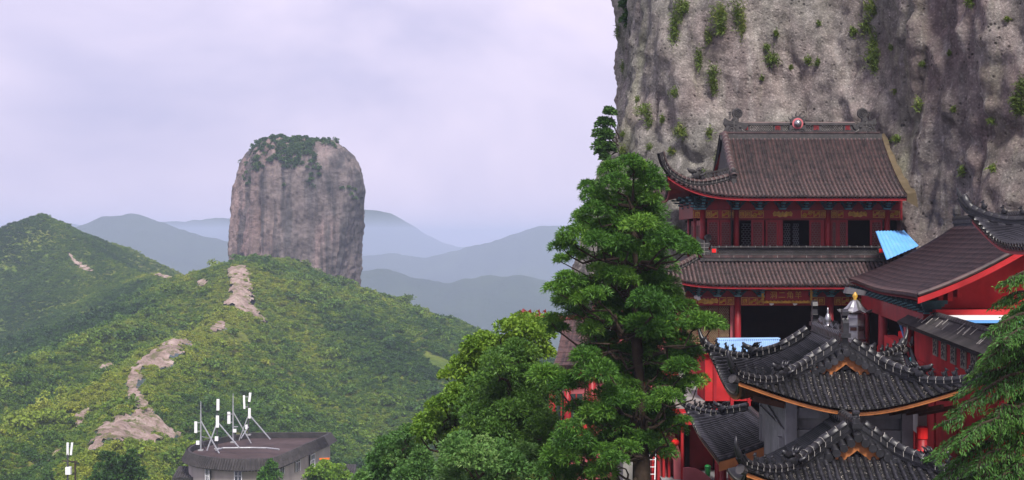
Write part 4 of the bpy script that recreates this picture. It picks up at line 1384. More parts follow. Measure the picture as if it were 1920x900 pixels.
for y0 in (.3, 1.15, 2.75, 3.6):
    m = MB(); c = Vector((X(1317, TD) - TL.x, TD + y0 + .35 - TL.y, (Z(413, TD) + Z(487, TD)) / 2 - TL.z))
    m.box(c, (.08, .75, 1.94)); o = m.build('door_leaf', M['redwood'], t_)
    m = MB()
    for j in range(9): m.box(c + Vector((-.045, 0, -.4 + j * .14)), (.03, .6, .025))
    for j in range(6): m.box(c + Vector((-.05, -.28 + j * .11, .15)), (.03, .025, 1.1))
    m.build('fretwork', M['lattice'], o)
tbox('side_beam', 1300.5, 1307.5, 372, 409, TD + .3, TD + 6, M['redwood'], ref=TD)
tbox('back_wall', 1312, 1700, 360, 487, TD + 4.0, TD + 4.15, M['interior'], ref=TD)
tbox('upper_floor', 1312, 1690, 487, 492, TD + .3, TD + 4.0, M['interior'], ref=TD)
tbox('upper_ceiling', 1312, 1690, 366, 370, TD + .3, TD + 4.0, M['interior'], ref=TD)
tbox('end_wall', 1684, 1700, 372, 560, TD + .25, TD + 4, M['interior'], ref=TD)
# pale fret screens deep inside the openings
m = MB()
for x0, x1 in ((1391, 1407), (1470, 1481), (1487, 1497)):
    a, b = T(x0, 420, TD + 1.6), T(x1, 470, TD + 1.6)
    lattice_mesh(m, ((a.x + b.x) / 2, TD + 1.6 - TL.y, (a.z + b.z) / 2), b.x - a.x, a.z - b.z, 5, 12, .03, .03)
m.build('inner_screen', M['concrete'], t_)

# ---- balustrade ridge standing on the lower roof
bd = 68.55
bal = empty('balustrade'); bal.parent = t_
def bbox(x0, x1, y0, y1, dep, mat, name):
    a, b = T(x0, y0, bd), T(x1, y1, bd)
    return MB().span((a.x, bd - dep / 2 - TL.y, a.z), (b.x, bd + dep / 2 - TL.y, b.z)).build(name, mat, bal)
bbox(1332, 1656, 461.3, 464.2, .26, M['ridge_grey'], 'top_rail')
bbox(1332, 1656, 475.6, 478.5, .26, M['ridge_grey'], 'bottom_rail')
bbox(1318, 1656, 478.8, 483.2, .36, M['tile_brown'], 'ridge_course')
bbox(1312, 1656, 483.6, 489.5, .30, M['ridge_grey'], 'ridge_base')
m = MB(); a, b = T(1347, 464.5, bd), T(1648, 475.4, bd)
diagonal_mesh(m, ((a.x + b.x) / 2, bd - TL.y, (a.z + b.z) / 2), b.x - a.x, a.z - b.z, .14, .035, .1)
m.build('openwork_panel', M['ridge_grey'], bal)
m = MB(); m.span((a.x, bd + .06 - TL.y, a.z), (b.x, bd + .09 - TL.y, b.z)); m.build('openwork_back', M['ridge_grey'], bal)
for px in (1338, 1651):
    pn = bbox(px - 6, px + 6, 464.5, 475.3, .2, M['ridge_grey'], 'end_panel')
    a, b = T(px - 3.8, 466.5, bd), T(px + 3.8, 473.5, bd)
    MB().span((a.x, bd - .13 - TL.y, a.z), (b.x, bd - .11 - TL.y, b.z)).build('red_plate', M['brightred'], pn)
# mortar joints along rails
m = MB()
for i in range(24):
    px = 1334 + 13.6 * i
    a = T(px, 461.0, bd); m.box(a + Vector((0, -.02, -.03)), (.02, .26, .09))
    if i % 2: a = T(px, 481, bd); m.box(a + Vector((0, -.02, 0)), (.02, .37, .11))
tag(m.build('joint_mortar', M['mortar'], bal), kind='stuff')
# corner dragon at the left end of the balustrade
c = T(1318, 478, bd)
m = MB()
m.prism([(-.2, 0), (.34, 0), (.36, .2), (.22, .3), (.36, .55), (.3, .62), (.12, .5), (.05, .72), (-.12, .78), (-.3, .9), (-.32, .6), (-.22, .4)], c, (1, 0, 0), (0, 0, 1), (0, .28, 0))
m.lathe(c + Vector((.24, .1, .84)), [(.16, 0), (.18, .04), (.18, .16), (.16, .2)], 14, M=Matrix.Rotation(R(90), 3, 'X'))
scroll(m, c + Vector((.24, -.12, .84)), (1, 0, 0), (0, 0, 1), .14, 1.8, .02)
m.tube([c + Vector((.2, 0, .5)), c + Vector((.24, 0, .75))], .1, 7)
do = m.build('dragon_fish', M['ridge_grey'], bal)
m = MB()
for z in (.16, .36, .56): m.bar(c + Vector((-.22, -.15, z)), c + Vector((.26, -.15, z)), .02)
m.bar(c + Vector((.04, -.15, 0)), c + Vector((.04, -.15, .7)), .02)
m.build('joint_mortar', M['mortar'], do)

# ---- lower roof
def tr_lo(u, v, z): return Vector((RX + v - TL.x, 71.4 - u - TL.y, z - TL.z))
lo = XRoof(5.0, 6.5, 9, lambda s: .40 * s + .042 * s * s, CZ - 2.165, L=.85, p=3.0, q=5.5, flare=.25, smax=2.45, one_end=True, tr=tr_lo)
lro = empty('lower_roof'); lro.parent = t_
un = lay_slope(lro, lo, 'R', -6.45, 5.7, 0.2, .068, .30, M['tile_brown'], M['pan_brown'])
un.build('soffit', M['darkred'], lro)
un = lay_slope(lro, lo, 'F', -4.95, 4.95, 0.2, .068, .30, M['tile_brown'], M['pan_brown'], side_vec=(0, 1, 0))
un.build('soffit', M['darkred'], lro)
fb = MB()
ts = [-6.45 + 12.1 * i / 60 for i in range(61)]
eave_strip(fb, [lo.pt(4.96, v, -.05) for v in ts], .12, .08, [lo.pt(3.8, v, -.05) for v in ts])
ts = [-4.9 + 9.8 * i / 40 for i in range(41)]
eave_strip(fb, [lo.pt(u, -6.46, -.05) for u in ts], .12, .08, [lo.pt(u, -5, -.05) for u in ts])
fb.build('eave_board', M['redwood'], lro)
hp = hipline(lo, 1, -1, 2.4, 0.0, 16)
e = hp[-1]; dh = (hp[-1] - hp[-3]).normalized()
hp += [e + dh * .25 + Vector((0, 0, .1)), e + dh * .45 + Vector((0, 0, .3))]
ridge(lro, hp, .2, .22, M['ridge_grey'], M['tile_brown'], .28)

# ---- ground floor
PDp = 67.7
gz0 = CZ - 6.5
for px in (1271, 1383, 1557, 1690): column(t_, X(px, PDp), PDp, gz0, Z(556, PDp), .165, M['redwood'])
tbox('porch_beam', 1264, 1690, 538, 555.5, PDp + .05, PDp + .25, M['redwood'])
fr2 = tbox('porch_frieze', 1264, 1690, 556, 573, PDp - .02, PDp + .2, M['redwood'])
for x0, x1, k in ((1280, 1291, 'sq'), (1294, 1306, 'scroll'), (1308, 1347, 'bat'), (1349, 1361, 'scroll'), (1363, 1376, 'sq'), (1390, 1403, 'sq'), (1405, 1418, 'scroll'), (1420, 1432, 'scroll'), (1519, 1532, 'scroll'), (1533, 1546, 'sq'), (1565, 1577, 'sq'), (1579, 1592, 'scroll'), (1594, 1620, 'bat')):
    motif(fr2, x0, x1, 557, 572, PDp - .045, k)
for px in (1271, 1308, 1345, 1383, 1427, 1525, 1557, 1594): bracket(t_, P(px, 556, PDp - .1), .95, .48)
# name board
nb = empty('name_board'); nb.parent = t_
nd = PDp - .42
def nbox(x0, x1, y0, y1, d0, d1, mat, name):
    a, b = T(x0, y0, nd), T(x1, y1, nd)
    return MB().span((a.x, d0 - TL.y, a.z), (b.x, d1 - TL.y, b.z)).build(name, mat, nb)
nbox(1435, 1516, 545, 563, nd + .02, nd + .07, M['redwood'], 'board')
m = MB()
for (x0, y0), (x1, y1) in (((1430, 541.5), (1521, 541.5)), ((1430, 566.5), (1521, 566.5)), ((1430, 541.5), (1430, 566.5)), ((1521, 541.5), (1521, 566.5))):
    a, b = T(x0, y0, nd), T(x1, y1, nd)
    m.bar(a, b, .10, .06, up=(0, 1, 0))
    n = max(3, int((b - a).length / .17))
    for i in range(n + 1):
        scroll(m, a.lerp(b, i / n) - Vector((0, .035, 0)), (1, 0, 0), (0, 0, 1), .085, 1.2, .018, n=9)
m.build('gilt_frame', M['gold'], nb)
for px, ch in ((1450.5, '洞'), (1466, '二'), (1481.5, '角'), (1497, '羊')):
    text_part(ch, .36, M['gold'], nb, P(px, 554, nd + .01), depth=.012)
# left bay: bronze fretwork wall; centre and right bays open
wd = PDp + .35
a, b = T(1288, 574, wd), T(1367, 640, wd)
bw = MB().span((a.x, wd + .05 - TL.y, a.z), (b.x, wd + .15 - TL.y, gz0 - TL.z)).build('screen_wall', M['darkred'], t_)
for i, (x0, x1) in enumerate(((1288, 1307), (1308, 1327), (1328, 1347), (1348, 1367))):
    for y0, y1, nx, nz in ((575, 613, 9, 14), (615, 634, 10, 8), (636, 660, 8, 8)):
        m = MB(); a, b = T(x0, y0, wd), T(x1, y1, wd)
        lattice_mesh(m, ((a.x + b.x) / 2, wd - TL.y, (a.z + b.z) / 2), b.x - a.x - .03, a.z - b.z, nx, nz, .022, .04)
        m.build('fretwork', M['latticegold'], bw)
tbox('wall_post', 1371, 1377.5, 573.5, 690, PDp + .3, PDp + .5, M['pink'], ref=PDp)
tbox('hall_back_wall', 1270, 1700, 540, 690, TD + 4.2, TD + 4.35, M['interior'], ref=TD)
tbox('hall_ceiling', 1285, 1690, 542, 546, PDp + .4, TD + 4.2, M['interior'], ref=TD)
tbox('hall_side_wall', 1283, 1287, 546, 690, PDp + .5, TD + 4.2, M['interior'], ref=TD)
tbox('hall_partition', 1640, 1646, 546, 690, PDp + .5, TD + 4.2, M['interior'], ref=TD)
# two small flood lamps over the name board, one over the left bay
for px, py in ((1448, 570.5), (1492, 570.5), (1306, 558), (1311, 561)):
    c = P(px, py, PDp - .25)
    m = MB().lathe(c - Vector((.12, 0, 0)), [(.05, 0), (.085, .06), (.085, .16), (.07, .18)], 10, M=Matrix.Rotation(R(70), 3, 'Y'))
    m.bar(c, c + Vector((0, .25, .06)), .03)
    lamp = m.build('flood_lamp', M['white'])
    c0 = Vector((c.x, c.y, c.z))
    lamp.data.transform(Matrix.Translation(-c0)); lamp.location = c0
    tag(lamp, {1448: 'small white flood lamp under the name board, nearer the screen wall bay', 1492: 'small white flood lamp under the name board, nearer the incense burner', 1306: 'upper white flood lamp on the gilt frieze above the screen wall', 1311: 'lower white flood lamp on the gilt frieze above the screen wall'}[px], 'lamp', 'flood lamps on the temple front')
# ================================================================== TERRACE
MB().span((4.5, 57, CZ - 12), (19.5, 78, CZ - 6.52)).build('terrace', M['stone'])['kind'] = 'structure'

# ================================================================== BLACK-ROOFED TOWER
BK = (M['tile_black'], M['pan_black'])
tw = empty('black_roof_tower', (9.38, 41.7, CZ - 10.2), R(-3.4), label='grey concrete tower under a curved black tiled roof with orange gable boards', cat='tower')
B0 = 10.2          # local z of the eye level
def ridge_set(ro, rf, sv, gable_v, big_end, mort=True, beasts=4):
    """descending ridges on a gable, hip ridges with beasts and a horn at each corner; sv = -1 for the front"""
    dir_ = {}
    for su in (-1, 1):
        gu = rf.a - rf.g * rf.k
        pts = [rf.pt(su * (0.08 + (gu - .1) * i / 8), sv * gable_v, .03) for i in range(9)]
        hip = [rf.pt(su * (rf.a - s), sv * (rf.b - s / rf.k), .02) for s in [rf.g * .96 + (big_end - rf.g * .96) * i / 8 for i in range(9)]]
        ridge(ro, pts + hip, .17, .26, M['tile_black'], M['tile_black'], .27, mort=mort)
        end = hip[-1]; d = (hip[-1] - hip[-2]).normalized()
        place_mesh('dragon_head', dragon_head(M['tile_black']), end + Vector((0, 0, .05)) , d, .62, ro)
        low = [rf.pt(su * (rf.a - s), sv * (rf.b - s / rf.k), .02) for s in [big_end + .1 - (big_end + .1) * i / 12 for i in range(13)]]
        e = low[-1]; dh = (low[-1] - low[-3]).normalized()
        horn = [e + dh * .16 + Vector((0, 0, .06)), e + dh * .30 + Vector((0, 0, .20)), e + dh * .38 + Vector((0, 0, .42))]
        rg = ridge(ro, low + horn[:2], .15, .15, M['tile_black'], M['tile_black'], .25, mort=mort)
        hm_ = MB().tube([low[-1] + Vector((0, 0, .12)), horn[0] + Vector((0, 0, .14)), horn[1] + Vector((0, 0, .16)), horn[2] + Vector((0, 0, .12)), horn[2] + Vector((0, 0, .3))], [.09, .09, .075, .05, .015], 8)
        hm_.build('horn', M['tile_black'], rg, smooth=True)
        k = resample(low[3:-1], .1)
        for i in range(beasts):
            p = k[int((i + .5) / beasts * (len(k) - 1))]
            place_mesh('roof_beast', beast(M['tile_black']), p + Vector((0, 0, .22)), dh, .24, rg)
        # trumpet-shaped end tile under the horn
        MB().tube([e + dh * .02 + Vector((0, 0, -.06)), e + dh * .22 + Vector((0, 0, -.03))], [.09, .13], 10).build('corner_tile', M['ridge_grey'], rg)

def gable_front(ro, rf, gv, z_drop=.0):
    """edge tiles, orange barge boards and the dark recess of the front gable (towards -v)"""
    me = unit_tile(M['tile_black'])
    gu = rf.a - rf.g * rf.k
    for su in (-1, 1):
        line = resample([rf.pt(su * gu * 1.08 * i / 10, -gv, -.03) for i in range(11)], .2)
        for p in line[1 if su > 0 else 0:]:
            place_tile('edge_tile', me, p + Vector((0, -.34, -.09)), p + Vector((0, .05, .02)), (1, 0, .0), .095, .095, ro)
            MB().lathe(p + Vector((0, -.34, -.11)), [(.0, 0), (.105, .0), (.105, .035), (.0, .035)], 10, M=Matrix.Rotation(R(90), 3, 'X')).build('tile_end', M['tile_black'], ro)
        b = MB()
        top = [rf.pt(su * gu * 1.0 * i / 8, -gv, -.16) + Vector((0, -.22, 0)) for i in range(9)]
        rows = [[p, p + Vector((0, 0, -.30 - .04 * (i / 8))), p + Vector((0, .05, -.30 - .04 * (i / 8))), p + Vector((0, .05, 0))] for i, p in enumerate(top)]
        b.sheet(rows); b.add(rows[-1], [(0, 1, 2, 3)])
        b.build('barge_board', M['orangewood'], ro)
    z1 = rf.pt(0, -gv).z; zb = rf.z0 + rf.H(rf.g * rf.k)
    MB().add([(-gu, -gv + .12, zb - .1), (gu, -gv + .12, zb - .1), (0, -gv + .12, z1 - .05)], [(0, 1, 2)]).build('gable_panel', M['brownwood'], ro)
    ridge(ro, [Vector((-gu * .72, -gv - .02, zb + .02)), Vector((gu * .72, -gv - .02, zb + .02))], .12, .10, M['tile_black'], M['tile_black'], .26)

def chiwen_black(ro, p, d, s=1.0):
    """upright ridge-end beast built of stacked blocks and a curled top"""
    m = MB(); p = Vector(p); d = Vector(d)
    sil = [(-.2, 0), (.22, 0), (.26, .14), (.14, .2), (.24, .34), (.12, .36), (.10, .52), (.2, .62), (.16, .74), (-.02, .78), (-.16, .7), (-.16, .6), (-.04, .6), (-.1, .5), (-.2, .4)]
    m.prism([(x * s, y * s) for x, y in sil], p, d, (0, 0, 1), Vector((d.y, -d.x, 0)) * .16)
    for i, (x, y) in enumerate(((.1, .14), (0, .3), (-.04, .46), (.04, .66))): m.blob(p + d * x * s + Vector((0, 0, y * s)), (.1, .1, .07), 8)
    m.box(p + Vector((0, 0, .05)), (.26, .42, .12))
    m.build('ridge_beast', M['tile_black'], ro)

def soffit_and_fascia(ro, rf, sides, drop=.10):
    for sd, t0, t1, sgn in sides:
        n = 48
        ts = [t0 + (t1 - t0) * i / n for i in range(n + 1)]
        if sd in 'FB':
            s_ = -1 if sd == 'F' else 1
            ed = [rf.pt(t, s_ * (rf.b - .03), -.05) for t in ts]; inn = [rf.pt(t * .9, s_ * (rf.b - .8), -.05) for t in ts]
            i2 = [rf.pt(max(-rf.a + 1.3, min(rf.a - 1.3, t * .8)), s_ * (rf.b - 1.3), -.16) for t in ts]
        else:
            s_ = -1 if sd == 'L' else 1
            ed = [rf.pt(s_ * (rf.a - .03), t, -.05) for t in ts]; inn = [rf.pt(s_ * (rf.a - .8), t * .95, -.05) for t in ts]
            i2 = [rf.pt(s_ * (rf.a - 1.3), max(-rf.b + 1.3, min(rf.b - 1.3, t * .9)), -.16) for t in ts]
        m = MB(); eave_strip(m, ed, drop, .06, inn); m.build('fascia_board', M['orangewood'], ro)
        m = MB()
        for a, b in list(zip(ed, i2))[1::2]: m.bar(a.lerp(b, .12) + Vector((0, 0, -.10)), b + Vector((0, 0, -.08)), .06, .07)
        tag(m.build('rafters', M['brownwood'], ro), kind='stuff')

# upper roof of the tower
trf = XRoof(2.95, 4.7, 2.0, lambda s: .28 * s + .08 * s * s, B0 - 4.49, L=.82, p=1.7, q=2.4, flare=.22)
tro = empty('upper_roof'); tro.parent = tw
un = lay_slope(tro, trf, 'F', -2.93, 2.93, .2, .062, .29, *BK, mode='tile'); un.build('soffit', M['brownwood'], tro)
un = lay_slope(tro, trf, 'L', -4.68, 4.68, .34, .105, .31, *BK, side_vec=(0, 1, 0)); un.build('soffit', M['brownwood'], tro)
un = lay_slope(tro, trf, 'R', -4.68, 4.68, .2, .074, .29, *BK, side_vec=(0, 1, 0)); un.build('soffit', M['brownwood'], tro)
un = lay_slope(tro, trf, 'B', -2.93, 2.93, .4, .074, .58, *BK); un.build('soffit', M['brownwood'], tro)
ridge_set(tro, trf, -1, 2.68, 1.15)
ridge_set(tro, trf, 1, 2.68, 1.15, mort=True, beasts=4)
gable_front(tro, trf, 2.68)
soffit_and_fascia(tro, trf, (('F', -2.93, 2.93, 1), ('L', -4.68, 4.68, 1), ('R', -4.68, 4.68, 1)))
ztop = trf.pt(0, 0).z
ridge(tro, [Vector((0, -2.8, ztop - .02)), Vector((0, 2.75, ztop - .02))], .19, .34, M['tile_black'], M['tile_black'], .28)
chiwen_black(tro, (0, -2.72, ztop + .28), (0, 1, 0)); chiwen_black(tro, (0, 2.68, ztop + .28), (0, -1, 0))
m = MB().lathe((0, .1, ztop + .34), [(.13, 0), (.1, .08), (.04, .12), (.09, .22), (.10, .3), (.06, .4), (.02, .48), (.035, .53), (.0, .64)], 12)
m.build('ridge_finial', M['silver'], tro, smooth=True)
for s in (-1, 1):
    m = MB().tube([(0, s * .35, ztop + .35), (0, s * .7, ztop + .5), (0, s * 1.05, ztop + .42), (0, s * 1.5, ztop + .52), (0, s * 1.8, ztop + .4)], [.07, .09, .06, .08, .03], 7)
    for i in range(5): m.tube([(0, s * (.5 + i * .25), ztop + .48), (0, s * (.58 + i * .25), ztop + .64)], [.05, .01], 5)
    m.build('ridge_dragon', M['tile_black'], tro)
# body of the tower
bx0, bx1, by0, by1 = -1.68, 1.75, -3.25, 2.9
def lbox(name, a, b, mat, par=tw): return MB().span(a, b).build(name, mat, par)
lbox('side_wall', (bx0 + .04, by0 + .3, 0), (bx0 + .24, by1, B0 - 4.3), M['concrete'])
lbox('back_wall', (bx0 + .24, by1 - .2, 0), (bx1 - .24, by1, B0 - 4.3), M['concrete'])
lbox('right_wall', (bx1 - .24, by0 + .3, 0), (bx1 - .04, by1, B0 - 4.3), M['concrete'])
lbox('front_wall', (bx0 + .3, by0 + .32, 0), (bx1 - .3, by0 + .5, B0 - 4.25), M['concrete'])
for x in (bx0, bx1 - .3): lbox('pillar', (x, by0, 0), (x + .3, by0 + .3, B0 - 4.2), M['concrete'])
lbox('pillar', (bx0, by1 - .1, 0), (bx0 + .3, by1 + .2, B0 - 4.2), M['concrete'])
for z in (B0 - 4.75, B0 - 5.35):
    lbox('ring_beam', (bx0 + .3, by0 + .1, z - .14), (bx1 - .3, by0 + .3, z + .14), M['concrete'])
    lbox('ring_beam', (bx0 - .03, by0 + .3, z - .12), (bx0 + .03, by1 - .1, z + .12), M['concrete'])
lbox('junction_box', (bx0 - .12, by0 + .55, B0 - 5.75), (bx0 + .03, by0 + .9, B0 - 5.5), M['concrete'])
MB().bar((bx0 - .01, by0 + .4, B0 - 5.3), (bx0 - .01, by1 - .4, B0 - 4.85), .05, .05).build('brace', M['concrete'], tw)
for y in (by0 + .12, by0 + .5, by0 + 1.3, by0 + 2.1):
    MB().bar((bx0 - .02, y, B0 - 4.55), (bx0 - .9, y, B0 - 4.35), .12, .16).build('eave_bracket', M['brownwood'], tw)
for x in (bx1 - .2, bx1 - .6, bx1 - 1.0, bx1 + .2): MB().bar((x, by0 + .1, B0 - 4.75), (x + .75, by0 - 1.0, B0 - 4.42), .09, .12).build('eave_bracket', M['brownwood'], tw)
for i in range(5): lbox('wall_panel', (bx0 + .45 + i * .52, by0 + .28, B0 - 6.0), (bx0 + .88 + i * .52, by0 + .33, B0 - 5.55), M['concrete'])
for z in (B0 - 6.05, B0 - 6.32): MB().bar((bx0 - .75, by0 - .55, z), (bx0 + .15, by0 + .1, z + .02), .09, .11).build('protruding_beam', M['orangewood'], tw)
# red corner column and lantern at the right of the tower front
col = MB().lathe((bx1 + .12, by0 - .55, 0), [(.13, 0), (.13, B0 - 5.0)], 12).build('column', M['redwood'], tw, smooth=True)
for z in (B0 - 5.35, B0 - 5.95): MB().lathe((bx1 + .12, by0 - .55, z), [(.135, 0), (.15, .02), (.15, .3), (.135, .32)], 12).build('painted_band', M['brightred'], col)

# lower roof on the left side of the tower, cut off at its near end
def tr_sk(u, v, z): return Vector((u, -v, z))
srf = XRoof(3.62, 4.75, 9, lambda s: .27 * s + .05 * s * s, B0 - 6.55, L=.62, p=2.6, q=3.2, flare=.2, smax=1.95, one_end=True, tr=tr_sk)
sro = empty('side_pavilion', (10.2, 47.9, CZ - 10.6), R(-1.5), label='low black tiled side roof with orange end board left of the concrete tower', cat='roof')
un = lay_slope(sro, srf, 'L', -4.7, 3.9, .34, .105, .31, *BK, side_vec=(0, 1, 0)); un.build('soffit', M['brownwood'], sro)
un = lay_slope(sro, srf, 'F', -3.6, 0, .2, .074, .29, *BK); un.build('soffit', M['brownwood'], sro)
soffit_and_fascia(sro, srf, (('L', -4.7, 3.9, 1), ('F', -3.6, 0, 1)))
hip = [srf.pt(-(srf.a - s), -(srf.b - s), .02) for s in [1.9 - 1.9 * i / 14 for i in range(15)]]
ridge(sro, hip[:7], .17, .26, M['tile_black'], M['tile_black'], .27)
place_mesh('dragon_head', dragon_head(M['tile_black']), hip[6] + Vector((0, 0, .05)), hip[7] - hip[6], .6, sro)
e = hip[-1]; dh = (hip[-1] - hip[-3]).normalized()
horn = [e + dh * .16 + Vector((0, 0, .06)), e + dh * .30 + Vector((0, 0, .22)), e + dh * .36 + Vector((0, 0, .5))]
rg = ridge(sro, hip[6:] + horn[:2], .15, .15, M['tile_black'], M['tile_black'], .25)
MB().tube([e + Vector((0, 0, .12)), horn[0] + Vector((0, 0, .14)), horn[1] + Vector((0, 0, .16)), horn[2]], [.09, .08, .06, .015], 8).build('horn', M['tile_black'], rg)
for p in hip[8:13]: place_mesh('roof_beast', beast(M['tile_black']), p + Vector((0, 0, .22)), dh, .24, rg)
edge = [srf.pt(-(srf.a - 1.95 * i / 8), 3.95, .03) for i in range(9)]
ridge(sro, edge, .13, .06, M['tile_black'], M['tile_black'], .28, mort=False)
m = MB(); rows = [[p + Vector((0, -.06, -.03)), p + Vector((0, -.06, -.32)), p + Vector((0, 0, -.32)), p + Vector((0, 0, -.03))] for p in edge]
m.sheet(rows); m.add(rows[0], [(0, 1, 2, 3)]); m.build('barge_board', M['orangewood'], sro)
top = [srf.pt(-(srf.a - 1.93), t, .02) for t in (3.9, 2, 0, -2, -2.8)]
ridge(sro, top, .14, .14, M['tile_black'], M['tile_black'], .3)
for y in (-4.2, -2.2, 0): MB().lathe((-3.0, y, 0), [(.12, 0), (.115, 3.6)], 12).build('column', M['redwood'], sro, smooth=True)

# ================================================================== GATE IN FRONT OF THE TOWER
gt = empty('gate_house', (8.72, 38.0, CZ - 11.2), R(-1.5), label='lower gatehouse roof of black tiles in front of the concrete tower', cat='gatehouse')
G0 = 11.2
grf = XRoof(2.85, 4.55, 2.0, lambda s: .28 * s + .085 * s * s, G0 - 6.30, L=.85, p=1.7, q=2.4, flare=.22, tr=None)
gro = empty('gate_roof'); gro.parent = gt
un = lay_slope(gro, grf, 'F', -2.83, 2.83, .2, .062, .29, *BK, mode='tile'); un.build('soffit', M['brownwood'], gro)
un = lay_slope(gro, grf, 'L', -4.52, .1, .2, .074, .29, *BK, side_vec=(0, 1, 0)); un.build('soffit', M['brownwood'], gro)
un = lay_slope(gro, grf, 'R', -4.52, .1, .2, .074, .29, *BK, side_vec=(0, 1, 0)); un.build('soffit', M['brownwood'], gro)
ridge_set(gro, grf, -1, 2.53, 1.15)
gable_front(gro, grf, 2.53)
soffit_and_fascia(gro, grf, (('F', -2.83, 2.83, 1), ('L', -4.52, .1, 1), ('R', -4.52, .1, 1)))
gz = grf.pt(0, 0).z
ridge(gro, [Vector((0, -2.7, gz - .02)), Vector((0, .3, gz - .02))], .18, .26, M['tile_black'], M['tile_black'], .28)
chiwen_black(gro, (0, -2.6, gz + .1), (0, 1, 0), .55)
for x in (-1.6, 1.6):
    for y in (-2.6, -.3): MB().lathe((x, y, 0), [(.16, 0), (.15, G0 - 6.1)], 14).build('column', M['redwood'], gt, smooth=True)
MB().span((-1.75, -2.72, G0 - 6.6), (1.75, -2.5, G0 - 6.2)).build('lintel', M['orangewood'], gt)
MB().span((-1.75, -.3, 0), (1.75, -.12, G0 - 6.2)).build('back_wall', M['concrete'], gt)

# ================================================================== HALL ON THE RIGHT, RUNNING TOWARDS THE CAMERA
DIR = .125
def E(d): return 15.76 + DIR * (d - 66)
sh = empty('side_hall', (E(56) + 2.5, 56, CZ - 5.4), label='long red hall with plain brown tiled roof and red gable wall beside the temple', cat='hall')
SL = sh.location
def S3(off, d, z): return Vector((E(d) + off, d, CZ + z)) - SL
Hs = lambda s: .33 * s + .038 * s * s
sr = empty('hall_roof'); sr.parent = sh
d0, d1 = 46.0, 65.4
n = int((d1 - d0) / .2)
rows = []
for i in range(n + 1):
    d = d0 + (d1 - d0) * i / n
    sag = .12 * math.cos((d - d0) / (d1 - d0) * math.pi * 1.0) ** 2
    pth = [S3(s, d, -1.95 + Hs(s) + sag * (1 - s / 5)) for s in [5.0 * j / 16 for j in range(17)]]
    m = MB(); barrel(m, pth, (0, 1, 0), .066, .05); m.build('tile_row', M['tile_brown'], sr, smooth=True)
    rows.append([p - Vector((0, 0, .015)) for p in pth])
m = MB(); m.sheet(rows); tag(m.build('pan_tiles', M['pan_brown'], sr), kind='stuff')
m = MB(); m.sheet([[p - Vector((0, 0, .14)) for p in r] for r in rows[::4]] + [[p - Vector((0, 0, .14)) for p in rows[-1]]]); m.build('soffit', M['darkred'], sr)
m = MB(); rows2 = []
for d in (d0, 56, d1): rows2.append([S3(10.0 - s, d, -1.95 + Hs(s)) for s in [5.0 * j / 8 for j in range(9)]])
m.sheet(rows2); m.build('rear_slope', M['tile_brown'], sr)
edge = [S3(5.0 * j / 16, d0 - .06, -1.78 + Hs(5.0 * j / 16)) for j in range(17)]
m = MB().tube(edge, .075, 8).tube([p + Vector((0, .12, -.1)) for p in edge], .06, 6); m.build('verge_tile', M['tile_brown'], sr)
m = MB(); rr2 = [[p + Vector((0, -.02, -.10)), p + Vector((0, -.02, -.30)), p + Vector((0, .05, -.30)), p + Vector((0, .05, -.10))] for p in edge]
m.sheet(rr2); m.add(rr2[0], [(0, 1, 2, 3)]); m.build('barge_board', M['red'], sr)
ridge(sr, [S3(5.0, d0 + .1, .62), S3(5.0, d1 + .2, .62)], .24, .34, M['ridge_grey'], M['tile_black'], .3)
c = S3(5.0, d1 + .1, .9)
m = MB().box(c, (.26, .4, .3)).blob(c + Vector((0, 0, .42)), (.2, .24, .34)); m.build('ridge_end', M['ridge_grey'], sr)
# gable wall
gd = 47.4
m = MB()
top = [S3(s, gd, -2.12 + Hs(s)) for s in [.55 + 4.45 * j / 14 for j in range(15)]] + [S3(10 - s, gd, -2.12 + Hs(s)) for s in [5.0 - 3.4 * j / 10 for j in range(11)]]
bot = [Vector((p.x, p.y, CZ - 2.3 - SL.z)) for p in top]
nn_ = len(top)
m.add(bot + top + [p + Vector((0, .2, 0)) for p in bot + top], [(i, i + 1, i + 1 + nn_, i + nn_) for i in range(nn_ - 1)])
m.build('gable_wall', M['red'], sh)
a, b = S3(.75, gd - .55, -2.55), S3(9, gd + .2, -2.32)
MB().span(a, b).build('gable_ledge', M['red'], sh)
MB().span(S3(1.6, gd - .3, -5.4), S3(9, gd - .1, -2.58)).build('lower_wall', M['interior'], sh)
# brackets under the gable corner
for j in range(4):
    c = S3(.65 + .0 * j, gd - .1 - .22 * j, -2.12 - .10 * (3 - j) + .06)
    MB().box(c, (.5 + .12 * j, .14, .12)).build('bracket_arm', M['teal'], sh)
for k in range(3): MB().box(S3(.9 + .32 * k, gd - .25, -2.0 + .13 * k), (.16, .4, .34)).build('purlin_end', M['red'], sh)
for k in range(16):
    d = d0 + 1.2 + (d1 - d0 - 1.6) * k / 15
    o = bracket(sh, Vector((E(d) + .5, d, CZ - 2.48)), .6, .34, R(-97))
